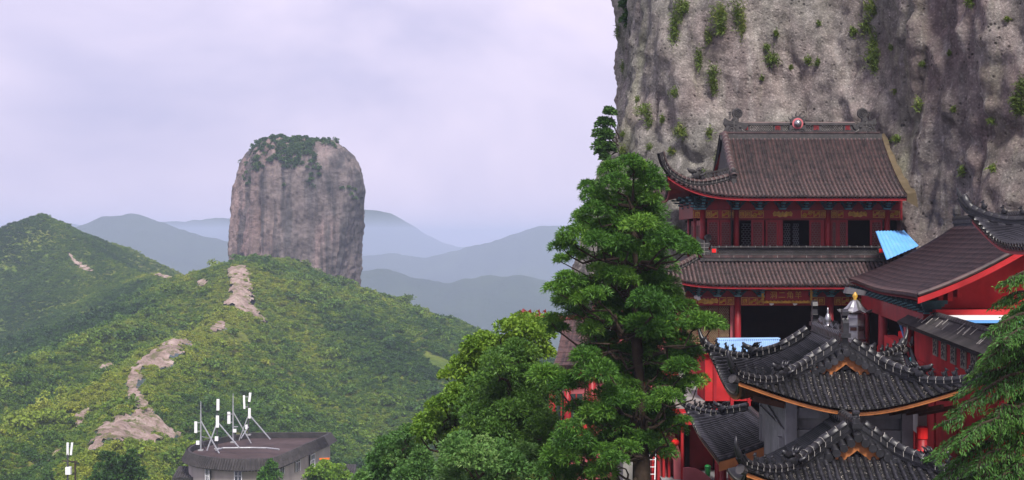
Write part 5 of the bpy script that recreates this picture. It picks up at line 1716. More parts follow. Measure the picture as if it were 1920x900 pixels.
# lintel, columns, dark room
def along(name, off0, off1, z0, z1, da, db, mat, par=sh):
    m = MB()
    A = [S3(off0, da, z0), S3(off1, da, z0), S3(off1, da, z1), S3(off0, da, z1)]
    Bq = [S3(off0, db, z0), S3(off1, db, z0), S3(off1, db, z1), S3(off0, db, z1)]
    m.add(A + Bq, [(0, 1, 2, 3), (7, 6, 5, 4), (0, 4, 5, 1), (1, 5, 6, 2), (2, 6, 7, 3), (3, 7, 4, 0)])
    return m.build(name, mat, par)
along('lintel', .45, .68, -3.12, -2.5, 47.6, 64.6, M['redwood'])
for d in (64.0, 58.2, 51.4): column(sh, E(d) + .56, d, CZ - 5.4, CZ - 3.1, .2, M['redwood'], base=False)
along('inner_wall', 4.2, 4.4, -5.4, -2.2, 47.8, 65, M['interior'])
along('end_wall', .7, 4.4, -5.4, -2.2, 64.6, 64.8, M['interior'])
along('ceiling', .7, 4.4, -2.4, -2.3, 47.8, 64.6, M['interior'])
along('floor', .3, 4.4, -6.6, -5.4, 47.8, 65, M['stone'])
along('base_wall', .32, .60, -10, -4.75, 56.2, 65, M['red'])
along('parapet', .30, .72, -10, -3.78, 51.8, 56.0, M['red'])
along('parapet_return', .72, 2.2, -10, -3.78, 51.8, 52.1, M['red'])
MB().bar(S3(.9, 54.0, -4.1), S3(.75, 55.6, -2.9), .06).build('blue_pole', M['bluesheet'], sh)
# white and blue sheet canopy under the gable ledge
cn = empty('sheet_canopy', (X(1850, 45.6), 45.6, Z(600, 45.6)), label='white metal sheet canopy with blue edge below the red gable wall', cat='canopy')
def cbox(x0, x1, y0, y1, da, db, mat, name):
    L = cn.location; a, b = P(x0, y0, 45.6) - L, P(x1, y1, 45.6) - L
    MB().span((a.x, da, a.z), (b.x, db, b.z)).build(name, mat, cn)
cbox(1792, 1960, 594.5, 599, -.3, 1.2, M['white'], 'white_sheet')
cbox(1806, 1960, 599.5, 604.5, -.34, -.26, M['bluesheet'], 'blue_edge')
cbox(1811, 1814, 604.5, 660, -.1, 0, M['steel'], 'post')

# ================================================================== RED WALL WITH PLAQUES
def W(d): return 14.37 + DIR * (d - 50)
wl_ = empty('red_wall', (W(44), 44, CZ - 10.2), label='red plastered wall with grey plaques under a small dark tile coping', cat='wall')
WL = wl_.location
def W3(off, d, z): return Vector((W(d) + off, d, CZ + z)) - WL
def wal(name, o0, o1, z0, z1, da, db, mat, par=wl_):
    m = MB()
    A = [W3(o0, da, z0), W3(o1, da, z0), W3(o1, da, z1), W3(o0, da, z1)]
    Bq = [W3(o0, db, z0), W3(o1, db, z0), W3(o1, db, z1), W3(o0, db, z1)]
    m.add(A + Bq, [(0, 1, 2, 3), (7, 6, 5, 4), (0, 4, 5, 1), (1, 5, 6, 2), (2, 6, 7, 3), (3, 7, 4, 0)])
    return m.build(name, mat, par)
wal('wall_body', 0, .35, -10.2, -2.86, 34.5, 50.4, M['red'])
wal('string_course', -.07, -.002, -4.32, -4.2, 34.5, 50.3, M['red'])
for d in (50.2, 46.4, 42.6, 38.8): wal('pilaster', -.06, -.003, -10.2, -4.33, d - .3, d, M['red'])
cp_ = empty('coping'); cp_.parent = wl_
for i in range(74):
    d = 34.6 + 16.2 * i / 73
    m = MB(); barrel(m, [W3(-.52, d, -2.98), W3(-.2, d, -2.80), W3(.17, d, -2.56)], (0, 1, 0), .07, .12)
    m.build('tile_row', M['roof_far'], cp_)
m = MB(); m.sheet([[W3(-.5, d, -3.0), W3(-.2, d, -2.84), W3(.17, d, -2.6), W3(.55, d, -2.84), W3(.8, d, -3.0)] for d in (34.5, 42, 50.9)])
m.build('coping_slope', M['roof_far'], cp_)
m = MB(); m.sheet([[W3(-.5, d, -3.06), W3(0, d, -2.92)] for d in (34.5, 50.9)]); m.build('coping_soffit', M['roof_far'], cp_)
ridge(cp_, [W3(.17, 34.6, -2.6), W3(.17, 50.9, -2.6)], .16, .1, M['roof_far'], M['roof_far'], .4, mort=False)
m = MB()
for i in range(22):
    d = random.uniform(36, 49); o = random.uniform(-.45, -.05)
    m.bar(W3(o, d, -2.72 + .55 * o * .6 + .1), W3(o + .22, d, -2.60 + .55 * (o + .22) * .6 + .1), .02)
tag(m.build('lime_streaks', M['mortar'], cp_), kind='stuff')
for i, d in enumerate((46.0, 44.5, 42.9, 41.3, 39.8, 38.4)):
    o = wal('plaque', -.05, -.004, -3.78, -3.06, d - .40, d + .40, M['plaque'])
    m = MB()
    rs = random.Random(i * 7 + 3)
    for k in range(3):                      # carved brush strokes, one sign above the other
        zc = -3.2 - .2 * k
        m.bar(W3(-.06, d - .26, zc + rs.uniform(-.02, .02)), W3(-.06, d + .26, zc + .03), .03, .02, up=(1, 0, 0))
        m.bar(W3(-.06, d + rs.uniform(-.02, .02), zc + .07), W3(-.06, d + .22, zc - .09), .03, .02, up=(1, 0, 0))
        m.bar(W3(-.06, d, zc), W3(-.06, d - .24, zc - .09), .03, .02, up=(1, 0, 0))
    m.build('carved_writing', M['ridge_grey'], o)
MB().lathe(W3(-.12, 50.25, -4.4), [(.06, 0), (.12, .05), (.12, .16), (.06, .22)], 12).build('turquoise_lamp', M['turquoise'], wl_)
# upturned eave end poking over the wall beside the hall
ep = empty('corner_ridge', P(1700, 668, 48), label='short black roof corner with horn and beasts against the red wall', cat='roof')
EL = ep.location
pts = [P(1655, 690, 48.5) - EL, P(1680, 676, 48.2) - EL, P(1697, 664, 48) - EL, P(1706, 654, 48) - EL]
rg = ridge(ep, pts, .2, .2, M['tile_black'], M['tile_black'], .26)
MB().tube([pts[-1] + Vector((0, 0, .15)), P(1710, 644, 48) - EL, P(1711, 630, 48) - EL], [.1, .08, .02], 8).build('horn', M['tile_black'], rg)
for i in range(4): place_mesh('roof_beast', beast(M['tile_black']), pts[0].lerp(pts[3], .2 + i * .2) + Vector((0, 0, .28)), (1, 0, 0), .3, rg)
m = MB()
for i in range(6): barrel(m, [pts[0].lerp(pts[3], i / 5) + Vector((.05, -.5, -.45)), pts[0].lerp(pts[3], i / 5) + Vector((0, 0, 0))], (1, 0, 0), .08)
m.build('tile_row', M['tile_black'], ep)

# ================================================================== BLACK ROOF AT THE RIGHT EDGE
nr_ = empty('corner_hall', (16.0, 36, CZ - 10.2), R(-7.1), label='black tiled roof corner with curved hip ridge above the red gable', cat='roof')
N0 = 10.2
nrf = XRoof(3.0, 4.6, 1.8, lambda s: .30 * s + .07 * s * s, N0 - .20, L=.95, p=2.4, q=2.6, flare=.25, one_end=True, tr=tr_sk)
un = lay_slope(nr_, nrf, 'L', -4.55, 4.4, .32, .10, .30, *BK, side_vec=(0, 1, 0)); un.build('soffit', M['brownwood'], nr_)
un = lay_slope(nr_, nrf, 'F', -2.95, 2.95, .22, .08, .30, *BK); un.build('soffit', M['brownwood'], nr_)
un = lay_slope(nr_, nrf, 'R', -4.55, 4.4, .44, .08, .60, *BK, side_vec=(0, 1, 0)); un.build('soffit', M['brownwood'], nr_)
hip = [nrf.pt(-(nrf.a - s), -(nrf.b - s), .02) for s in [1.75 - 1.75 * i / 14 for i in range(15)]]
e = hip[-1]; dh = (hip[-1] - hip[-3]).normalized()
horn = [e + dh * .2 + Vector((0, 0, .1)), e + dh * .36 + Vector((0, 0, .3)), e + dh * .44 + Vector((0, 0, .62))]
up_ = [nrf.pt(-(1.2 - 1.15 * i / 8), -2.75, .02) for i in range(9)]
rg = ridge(nr_, up_[::-1] + hip + horn[:2], .17, .2, M['tile_black'], M['tile_black'], .27, mort=False)
MB().tube([e + Vector((0, 0, .16)), horn[0] + Vector((0, 0, .18)), horn[1] + Vector((0, 0, .18)), horn[2]], [.1, .09, .06, .015], 8).build('horn', M['tile_black'], rg)
for p in hip[3:13:3]: place_mesh('roof_beast', beast(M['tile_black']), p + Vector((0, 0, .3)), dh, .27, rg)
m = MB(); ts = [-4.5 + 8.9 * i / 40 for i in range(41)]
eave_strip(m, [nrf.pt(-2.96, t, -.05) for t in ts], .14, .06, [nrf.pt(-2, t, -.05) for t in ts]); m.build('fascia_board', M['redwood'], nr_)
for y in (-3.8, 0, 2.4): MB().lathe((-1.3, y, 0), [(.15, 0), (.15, N0 - .1)], 12).build('column', M['redwood'], nr_, smooth=True)
MB().span((-1.2, -4.2, 0), (1.6, 2.5, N0 - .1)).build('wall', M['red'], nr_)

# ================================================================== SMALL THINGS ROUND THE COURT
def corrugated(name, A, B, C, D, n, amp, mat, label, cat):
    """sheet with corners A B (top edge) C D (bottom edge, under B and A); ribs run from top to bottom"""
    A, B, C, D = map(Vector, (A, B, C, D))
    o = (A + C) / 2
    nm = (B - A).cross(D - A).normalized()
    rows = []
    for i in range(n * 4 + 1):
        t = i / (n * 4)
        h = (0, .6, 1, .6)[i % 4] * amp
        a, b = A.lerp(B, t), D.lerp(C, t)
        rows.append([a.lerp(b, k / 4) + nm * h - o for k in range(5)])
    m = MB(); m.sheet(rows); m.sheet([[p - nm * .02 for p in r] for r in rows], flip=True)
    ob = m.build(name, mat); ob.location = o
    tag(ob, label, cat)
    return ob
corrugated('blue_awning', P(1641, 433, 67.0), P(1694, 432, 68.6), P(1722, 461, 66.6), P(1662, 487, 65.2), 9, .05, M['bluesheet'], 'bright blue corrugated sheet awning wedged beside the upper storey', 'awning')
MB_ = MB()
rb = empty('court_building', P(1395, 760, 57.0) * 1, label='plain red block with pale blue corrugated roof before the temple entrance', cat='building')
rb.location = (X(1395, 57), 57, CZ - 10.2)
def rbx(name, x0, x1, y0, y1, da, db, mat):
    L = rb.location; a, b = P(x0, y0, 57) - L, P(x1, y1, 57) - L
    return MB().span((a.x, da - 57, a.z), (b.x, db - 57, max(b.z, 0))).build(name, mat, rb)
rbx('wall', 1322, 1462, 664, 940, 57.0, 59.4, M['red'])
for px in (1340, 1372, 1404, 1436): rbx('pilaster', px - 3, px + 3, 668, 940, 56.9, 56.998, M['redwood'])
rbx('cornice', 1318, 1466, 660.5, 663.5, 56.8, 59.6, M['redwood'])
m = MB(); L = rb.location
A, B, C, D = (P(1345, 638, 60.4) - L, P(1461, 637, 60.4) - L, P(1466, 660, 56.6) - L, P(1336, 660, 56.6) - L)
rows = []
for i in range(30 * 4 + 1):
    t = i / 120; h = (0, .6, 1, .6)[i % 4] * .045
    rows.append([A.lerp(B, t).lerp(D.lerp(C, t), k / 3) + Vector((0, 0, h)) for k in range(4)])
m.sheet(rows); m.build('corrugated_roof', M['palesheet'], rb)
MB().bar(A + Vector((0, 0, .06)), B + Vector((0, 0, .06)), .5, .05).build('ridge_flashing', M['palesheet'], rb)

# incense burner
ib = empty('incense_burner', (X(1603, 59), 59, CZ - 6.52), label='tall silver incense burner shaped like a little pagoda', cat='incense burner')
hB = Z(588, 59) - ib.location.z
m = MB().lathe((0, 0, 0), [(.50, 0), (.52, .15), (.42, .3), (.42, .9), (.44, 1.0), (.44, hB - .15), (.40, hB)], 8); m.build('body', M['silver'], ib)
for z in (.95, 1.7, 2.35):
    if z < hB: MB().lathe((0, 0, z), [(.45, 0), (.48, .02), (.48, .07), (.45, .09)], 8).build('band', M['silver'], ib)
for an in (-112, -67):
    Mx = Matrix.Rotation(R(an + 90), 3, 'Z')
    MB().box(Vector((math.cos(R(an)) * .42, math.sin(R(an)) * .42, hB - .62)), (.26, .06, .14), Mx).build('fire_opening', M['interior'], ib)
    MB().box(Vector((math.cos(R(an)) * .44, math.sin(R(an)) * .44, hB - .46)), (.3, .12, .04), Mx).build('hood', M['silver'], ib)
m = MB(); prof = [(.72, hB + .06), (.52, hB + .1), (.34, hB + .28), (.17, hB + .52), (.10, hB + .58)]
n8 = 8; vs = []
for r_, z_ in prof:
    for k in range(16):
        an = R(22.5 * k); lift = .13 * (r_ / .72) ** 3 if k % 2 == 0 else 0
        vs.append((math.cos(an) * r_ * (1.06 if k % 2 == 0 else .95), math.sin(an) * r_ * (1.06 if k % 2 == 0 else .95), z_ + lift))
fs = [(i * 16 + k, i * 16 + (k + 1) % 16, (i + 1) * 16 + (k + 1) % 16, (i + 1) * 16 + k) for i in range(4) for k in range(16)]
fs += [tuple(range(64, 80)), tuple(range(15, -1, -1))]
m.add(vs, fs); m.build('pagoda_roof', M['silver'], ib)
MB().lathe((0, 0, hB + .56), [(.1, 0), (.06, .06), (.12, .16), (.1, .24), (.02, .42)], 10).build('finial', M['gold'], ib, smooth=True)
# bent metal chimney hood above the burner
MB().prism([(-.4, 0), (.42, -.1), (.48, .1), (-.3, .26)], (0, .2, Z(550, 59) - ib.location.z), (1, 0, 0), (0, 0, 1), (0, .5, 0)).build('smoke_hood', M['silver'], ib)

# tables with red cloths in the hall
for i, (d, off, h, lab) in enumerate(((58.8, 1.0, .95, 'small table with bright red cloth beside the person in black'), (55.2, 1.35, 1.78, 'high table draped in bright red cloth behind the red parapet'))):
    tb = empty('cloth_table', (E(d) + off, d, CZ - 5.4), label=lab, cat='table', group='tables with red cloths')
    MB().box((0, 0, h), (.9, 1.0, .04)).build('table_top', M['brightred'], tb)
    mm = MB()
    for s in (-1, 1): mm.box((s * .46, 0, h - .16), (.015, 1.02, .3)); mm.box((0, s * .51, h - .16), (.92, .015, .3))
    mm.build('cloth_drop', M['brightred'], tb)
    for sx_ in (-1, 1):
        for sy_ in (-1, 1): MB().box((sx_ * .38, sy_ * .42, h / 2), (.06, .06, h)).build('leg', M['darkred'], tb)

# person in black standing in the hall
def person(loc, rz, label, scale=1.0):
    po = empty('person', loc, rz, label=label, cat='person')
    J = {'pel': (0, 0, .92), 'wai': (0, .0, 1.08), 'che': (0, .01, 1.30), 'nec': (0, .015, 1.43), 'hd': (0, 0, 1.50),
         'lh': (.09, 0, .88), 'lk': (.11, -.03, .48), 'la': (.11, .03, .09), 'lt': (.12, -.14, .03), 'rh': (-.09, 0, .88), 'rk': (-.1, -.02, .48), 'ra': (-.11, .04, .09), 'rt': (-.12, -.13, .03),
         'ls': (.18, .01, 1.36), 'le': (.25, .02, 1.1), 'lw': (.19, -.18, .98), 'rs': (-.18, .01, 1.36), 're': (-.25, .02, 1.1), 'rw': (-.17, -.2, 1.0)}
    Rr = {'pel': .15, 'wai': .135, 'che': .15, 'nec': .06, 'hd': .055, 'lh': .1, 'rh': .1, 'lk': .068, 'rk': .068, 'la': .045, 'ra': .045, 'lt': .04, 'rt': .04, 'ls': .07, 'rs': .07, 'le': .05, 're': .05, 'lw': .036, 'rw': .036}
    Ed = [('pel', 'wai'), ('wai', 'che'), ('che', 'nec'), ('nec', 'hd'), ('pel', 'lh'), ('lh', 'lk'), ('lk', 'la'), ('la', 'lt'), ('pel', 'rh'), ('rh', 'rk'), ('rk', 'ra'), ('ra', 'rt'), ('che', 'ls'), ('ls', 'le'), ('le', 'lw'), ('che', 'rs'), ('rs', 're'), ('re', 'rw')]
    ks = list(J)
    me = bpy.data.meshes.new('body')
    me.from_pydata([J[k] for k in ks], [(ks.index(a), ks.index(b)) for a, b in Ed], [])
    o = link(bpy.data.objects.new('body', me), po)
    md = o.modifiers.new('skin', 'SKIN'); md.use_smooth_shade = True
    for i, k in enumerate(ks):
        me.skin_vertices[0].data[i].radius = (Rr[k], Rr[k] * (.72 if k in ('pel', 'wai', 'che') else 1))
        me.skin_vertices[0].data[i].use_root = (k == 'pel')
    o.modifiers.new('sub', 'SUBSURF').render_levels = 2
    me.materials.append(M['charcoal'])
    h = MB().blob((0, -.01, 1.60), (.078, .098, .118), 14); h.blob((0, -.105, 1.59), (.016, .022, .026), 6)
    for s in (-1, 1): h.blob((s * .08, 0, 1.595), (.014, .026, .034), 6)
    h.tube([(0, 0, 1.44), (0, -.005, 1.53)], .048, 10)
    h.blob((0, -.095, 1.548), (.026, .012, .008), 6)
    ho_ = h.build('head', M['skin'], po, smooth=True)
    ey = MB()
    for s in (-1, 1): ey.blob((s * .032, -.094, 1.612), (.012, .008, .007), 6)
    ey.build('eye', M['hair'], ho_)
    MB().blob((0, .022, 1.632), (.084, .096, .098), 14).build('hair', M['hair'], ho_, smooth=True)
    for s, wr in ((1, (.19, -.18, .98)), (-1, (-.17, -.2, 1.0))):
        w = Vector(wr); hb_ = MB().blob(w + Vector((0, -.05, -.01)), (.022, .05, .04), 8)
        for f in range(4):
            p = w + Vector((0, -.085, .022 - .018 * f)); L_ = (.06, .068, .064, .05)[f]
            hb_.tube([p, p + Vector((-s * .008, -L_ * .6, -.006)), p + Vector((-s * .02, -L_, -.018))], [.0085, .008, .006], 6)
        hb_.tube([w + Vector((-s * .012, -.03, .03)), w + Vector((-s * .03, -.06, .045)), w + Vector((-s * .035, -.085, .04))], [.011, .01, .007], 6)
        hb_.build('hand', M['skin'], po, smooth=True)
    return po
person((E(60) + .95, 60, CZ - 5.4), R(-25), 'person in black clothing standing in the red side hall')

# ================================================================== RED BUILDINGS BEHIND THE TREE
mb_ = empty('monastery_building', (X(1150, 61), 61, CZ - 11), label='faded red two-storey building half hidden behind the big cypress', cat='building')
ML = mb_.location
def mbx(name, x0, x1, y0, y1, da, db, mat, par=mb_, ref=61.0):
    a, b = P(x0, y0, ref) - ML, P(x1, y1, ref) - ML
    return MB().span((a.x, da - 61, a.z), (b.x, db - 61, b.z)).build(name, mat, par)
mbx('lower_wall', 1062, 1268, 690, 900, 61.0, 66, M['pink'])
mbx('upper_wall', 1128, 1262, 560, 688, 63.0, 68, M['pink'])
mbx('balcony_slab', 1028, 1075, 812, 820, 60.3, 64, M['concrete'])
mbx('balcony_front', 1046, 1100, 790, 826, 60.9, 60.99, M['red'])
for px in (1035, 1064, 1110, 1160, 1210, 1258): column(mb_, X(px, 60.8), 60.8, CZ - 10.5, Z(692, 60.8), .16, M['redwood'], base=False)
for px in (1052, 1080, 1140, 1185, 1235):
    w = mbx('window', px - 10, px + 12, 738, 790, 60.9, 60.99, M['glass']) if px > 1062 else mbx('window', px - 8, px + 10, 738, 800, 61.2, 61.3, M['glass'])
    mbx('window_frame', px - 1, px + 1.5, 738, 790, 60.84, 60.89, M['redwood'], w)
mbx('floor_beam', 1026, 1270, 690, 702, 60.6, 61, M['redwood'])
for px in (1150, 1195, 1240):
    w = mbx('window', px - 11, px + 11, 590, 640, 62.9, 62.99, M['glass']); mbx('window_frame', px - 1, px + 1, 590, 640, 62.84, 62.89, M['white'], w)
rows = []
for i in range(24):                  # sloping roof over the lower storey
    t = i / 23
    a = P(1040 + 70 * t, 688, 60.2) - ML; b = P(1060 + 70 * t, 600, 63.5) - ML
    m = MB(); barrel(m, [a.lerp(b, k / 8) - Vector((0, 0, .25 * math.sin(math.pi * k / 8))) for k in range(9)], (1, 0, 0), .085); m.build('tile_row', M['tile_brown'], mb_)
    rows.append([a.lerp(b, k / 8) - Vector((0, 0, .25 * math.sin(math.pi * k / 8) + .02)) for k in range(9)])
m = MB(); m.sheet(rows); tag(m.build('pan_tiles', M['pan_brown'], mb_), kind='stuff')
rid_ = [P(972, 590, 63.5) - ML, P(980, 597, 63.5) - ML, P(1000, 602, 63.5) - ML, P(1030, 606, 63.5) - ML, P(1135, 606, 63.5) - ML]
rg = ridge(mb_, rid_, .22, .22, M['darkred'], M['darkred'], .3, mort=False)
for px in (983, 996, 1012, 1024): place_mesh('roof_beast', beast(M['darkred']), P(px, 600, 63.5) - ML + Vector((0, 0, .1)), (-1, 0, 0), .36, rg)
m = MB(); m.add([P(975, 612, 62.8) - ML, P(1062, 612, 62.8) - ML, P(1062, 604, 63.5) - ML, P(980, 604, 63.5) - ML], [(0, 1, 2, 3)]); m.build('eave_slope', M['tile_brown'], mb_)
rows = []
for i in range(20):
    t = i / 19
    rows.append([P(1110 + 175 * t, 566, 62.2) - ML, P(1120 + 165 * t, 548, 63.4) - ML, P(1135 + 140 * t, 520, 65) - ML])
m = MB(); m.sheet(rows); m.build('upper_roof', M['tile_brown'], mb_)

# red gallery below the tower on the left
ga = empty('red_gallery', (X(1310, 54.50), 54.50, CZ - 11.4), label='open red gallery with columns and slanting parapet below the black side roof', cat='gallery')
GL = ga.location
def gbx(name, x0, x1, y0, y1, da, db, mat, par=ga, ref=54.50):
    a, b = P(x0, y0, ref) - GL, P(x1, y1, ref) - GL
    return MB().span((a.x, da - 54.50, a.z), (b.x, db - 54.50, b.z)).build(name, mat, par)
gbx('back_wall', 1240, 1425, 780, 990, 56.70, 56.85, M['redwood'])
gbx('ceiling_slab', 1240, 1425, 786, 796, 54.40, 56.70, M['red'])
gbx('floor_slab', 1240, 1425, 898, 920, 54.40, 56.70, M['concrete'])
gbx('side_wall', 1276, 1281, 800, 985, 54.40, 56.70, M['red'])
for px in (1346, 1371, 1389, 1412): column(ga, X(px, 54.10), 54.10, GL.z, Z(800, 54.10), .13, M['redwood'], base=False)
for px in (1226, 1236, 1246, 1256, 1270): gbx('pilaster', px - 2, px + 2.5, 800, 990, 54.80, 55.10, M['red'])
gbx('end_wall', 1212, 1279, 806, 990, 55.12, 55.50, M['pink'])
m = MB(); o_ = P(1245, 800, 54.50) - GL; sc49 = 49 / F
m.prism([(0, .1), (.25, .2), (.68, -1.2), (.68, -2.6), (.40, -2.6), (.36, -1.3), (-.02, -.6)], o_, (1, 0, 0), (0, 0, 1), (0, .16, 0)); m.build('slanting_parapet', M['pink'], ga)
m = MB(); m.prism([(0, .4), (.2, .43), (.5, .38), (.8, .22), (1.05, .0), (1.05, -1.4), (0, -1.4)], P(1281, 897, 53.90) - GL, (1, 0, 0), (0, 0, 1), (0, .14, 0)); m.build('curved_parapet', M['pink'], ga)
gbx('doorway', 1297, 1306, 812, 897, 56.6, 56.68, M['interior'])
gbx('doorway', 1352, 1366, 812, 897, 56.6, 56.68, M['interior'])
for i in range(8):
    t = i / 7
    m = MB(); barrel(m, [P(1250 + 26 * t, 800 - 8 * t, 53.80) - GL, P(1262 + 24 * t, 781 - 4 * t, 54.90) - GL], (1, 0, 0), .07); m.build('tile_row', M['tile_brown'], ga)
MB().tube([P(1253, 800, 53.70) - GL, P(1268, 793, 53.90) - GL, P(1282, 780, 54.30) - GL], .08, 7).build('verge_tile', M['orangewood'], ga)
ln = empty('red_lantern', P(1266, 830, 54.10), label='round red paper lantern hanging beside the slanting parapet', cat='lantern')
MB().blob((0, 0, 0), (.16, .16, .14), 14).build('lantern_body', M['brightred'], ln, smooth=True)
for z in (-.14, .12): MB().lathe((0, 0, z), [(.07, 0), (.07, .035)], 10).build('lantern_rim', M['gold'], ln)
MB().tube([(0, 0, .14), (0, 0, .6)], .008, 5).build('hanging_cord', M['charcoal'], ln)
gb = empty('green_bin', P(1327, 897, 55.10), label='slim green plastic bin standing in the red gallery', cat='bin')
MB().lathe((0, 0, 0), [(.09, 0), (.12, .42), (.13, .44)], 14).build('bin_body', M['green'], gb, smooth=True)
MB().lathe((0, 0, .44), [(.14, 0), (.12, .06), (.05, .1)], 14).build('bin_lid', M['green'], gb, smooth=True)
lad = empty('white_ladder', P(1222, 870, 54.50), label='narrow white ladder leaning on the faded red end wall', cat='ladder')
for s in (-1, 1): MB().bar((s * .12, 0, -.6), (s * .12 + .1, .45, 1.15), .035).build('rail', M['white'], lad)
for i in range(6): MB().bar((-.12 + i * .015, .04 + i * .07, -.4 + i * .27), (.12 + i * .015, .04 + i * .07, -.4 + i * .27), .025).build('rung', M['white'], lad)
# ================================================================== ROUND-FRONTED HOUSE WITH ANTENNAS
HZ = CZ - 30.0
hs = empty('round_house', (-38, 205, CZ - 41), label='cream house with rounded front, flat brown roof and dark tile skirt', cat='house')
HLc = hs.location
plan = catmull([(-28.2, 214), (-29.6, 207), (-32.2, 193.2), (-34.5, 191.6), (-37.5, 191.2), (-42, 193.2), (-45.6, 197.5), (-47, 203), (-46.2, 209), (-43.5, 215), (-40.5, 219)], 60)
plan = [(-28.2, 214)] + [tuple(p) for p in plan[1:]] + [(-34, 219.5), (-27.6, 219.5)]
cxy = np.mean(np.array(plan), axis=0)
def inset(k): return [Vector((cxy[0] + (x - cxy[0]) * k, cxy[1] + (y - cxy[1]) * k, 0)) for x, y in plan]
def ring(k0, z0, k1, z1, name, mat, par=hs):
    a, b = inset(k0), inset(k1); m = MB(); n = len(a)
    A = [p + Vector((0, 0, z0)) - HLc for p in a]; Bq = [p + Vector((0, 0, z1)) - HLc for p in b]
    m.add(A + Bq, [(i, (i + 1) % n, (i + 1) % n + n, i + n) for i in range(n)])
    return m.build(name, mat, par)
ring(.94, HLc.z, .94, HZ - 1.1, 'wall', M['cream'])
sk = ring(1.03, HZ - 1.35, .95, HZ + .12, 'tile_skirt', M['roof_far'])
ring(1.03, HZ - 1.38, .94, HZ - 1.2, 'skirt_soffit', M['roof_far'])
ring(.95, HZ + .13, .915, HZ + .13, 'parapet_cap', M['roof_far'])
ring(.915, HZ + .13, .915, HZ - .75, 'parapet_inner', M['roof_far'])
m = MB(); pl = [p + Vector((0, 0, HZ - .7)) - HLc for p in inset(.915)]
m.add(pl, [tuple(range(len(pl)))]); m.build('flat_roof', M['flatroof'], hs)
a, b = inset(1.035), inset(.955)
bo = resample([p + Vector((0, 0, HZ - 1.33)) for p in a], .42); to = resample([p + Vector((0, 0, HZ + .12)) for p in b], .42)
nb_ = len(bo)
for i in range(nb_):
    p = bo[i]; q = to[min(len(to) - 1, int(i / (nb_ - 1) * (len(to) - 1)))]
    if p.y > 214: continue
    d = Vector((p.y - cxy[1], -(p.x - cxy[0]), 0)).normalized()
    m = MB(); barrel(m, [p - HLc, p.lerp(q, .5) - HLc, q - HLc], d, .15, .1); m.build('tile_row', M['roof_far'], sk)
# windows on the round front and along the straight side
def house_window(px, py0, py1, d, w, ang):
    c = Vector((X(px, d), d, (Z(py0, d) + Z(py1, d)) / 2)); h = Z(py0, d) - Z(py1, d)
    Mx = Matrix.Rotation(ang, 3, 'Z')
    o = MB().box(c - HLc, (w, .25, h), Mx).build('window', M['glass'], hs)
    m = MB()
    for s in (-1, 1): m.box(c - HLc + Mx @ Vector((s * w / 2, -.13, 0)), (.09, .12, h), Mx)
    m.box(c - HLc + Mx @ Vector((0, -.13, 0)), (.07, .1, h), Mx); m.box(c - HLc + Mx @ Vector((0, -.13, h * .12)), (w, .1, .07), Mx); m.box(c - HLc + Mx @ Vector((0, -.13, h * .5)), (w + .15, .16, .1), Mx)
    m.build('window_frame', M['white'], o)
house_window(390, 872, 925, 193.4, .8, R(-40)); house_window(447, 872, 925, 191.8, 1.0, R(-8))
for k, (px, d) in enumerate(((527, 195.6), (557, 202.0), (585, 208.2))): house_window(px, 860 - k * 4, 890 - k * 6, d, 1.6, R(78))
# lower wing roofs either side
for px0, px1, d, name in ((325, 366, 200, 'wing_roof'), (620, 662, 206, 'wing_roof')):
    m = MB(); rows = []
    for i in range(9):
        t = i / 8; a = P(px0 + (px1 - px0) * t, 898, d - 3) - HLc; b = P(px0 + 12 + (px1 - px0 - 8) * t, 876 if px0 < 400 else 872, d + 3) - HLc
        barrel(m, [a, a.lerp(b, .5), b], (1, 0, 0), .2); rows.append([a, b])
    m.sheet(rows); m.build(name, M['roof_far'], hs)
# orange hoist arm sticking out from the side
hoist = empty('orange_hoist', P(603, 872, 207), label='orange hoist arm sticking out from the house side', cat='hoist')
MB().bar((0, 0, -1.2), (0, 0, .9), .22).build('post', M['orange'], hoist)
MB().bar((-.3, 0, .9), (1.2, -.3, 1.0), .24).build('arm', M['orange'], hoist)
MB().tube([(-3.2, -1, -.9), (-3.2, -1, .6)], .35, 10).build('drum', M['steel'], hoist)

# antenna masts
def mast(base_px, base_py, top_py, d, panels, struts, label, boxes=(), pole=.11, dark=False):
    b = P(base_px, base_py, d)
    o = empty('antenna_mast', b, label=label, cat='antenna', group='antenna masts on the round house roof')
    h = Z(top_py, d) - b.z
    MB().tube([(0, 0, 0), (0, 0, h * .62), (0, 0, h)], [pole, pole, pole * .45], 8).build('pole', M['steel_dark'] if dark else M['steel'], o)
    for px, y0, y1, wpx, tilt in panels:
        c0, c1 = P(px, y1, d) - b, P(px + tilt, y0, d) - b
        w = wpx / F * d
        p = MB().bar(c0 + Vector((0, -.25, 0)), c1 + Vector((0, -.25, 0)), w, w * .55, up=(0, 1, 0)).build('antenna_panel', M['white'], o)
        m = MB()
        for t in (.12, .88): q = c0.lerp(c1, t); m.bar(q, Vector((0, 0, q.z)), .09); m.bar(q + Vector((0, -.2, 0)), q + Vector((0, .05, 0)), .12)
        m.build('panel_clamp', M['steel'], p)
    for px, py, dd, yt in struts:
        MB().bar(P(px, py, dd) - b, Vector((0, 0, Z(yt, d) - b.z)), .13).build('strut', M['steel'], o)
    for px, y0, y1, wpx in boxes:
        a, c = P(px - wpx / 2, y0, d) - b, P(px + wpx / 2, y1, d) - b
        MB().span((a.x, -.5, a.z), (c.x, -.15, c.z)).build('equipment_box', M['white'], o)
    m = MB(); m.box((0, 0, .08), (.7, .7, .16)); m.build('foot_plate', M['concrete'], o)
    return o
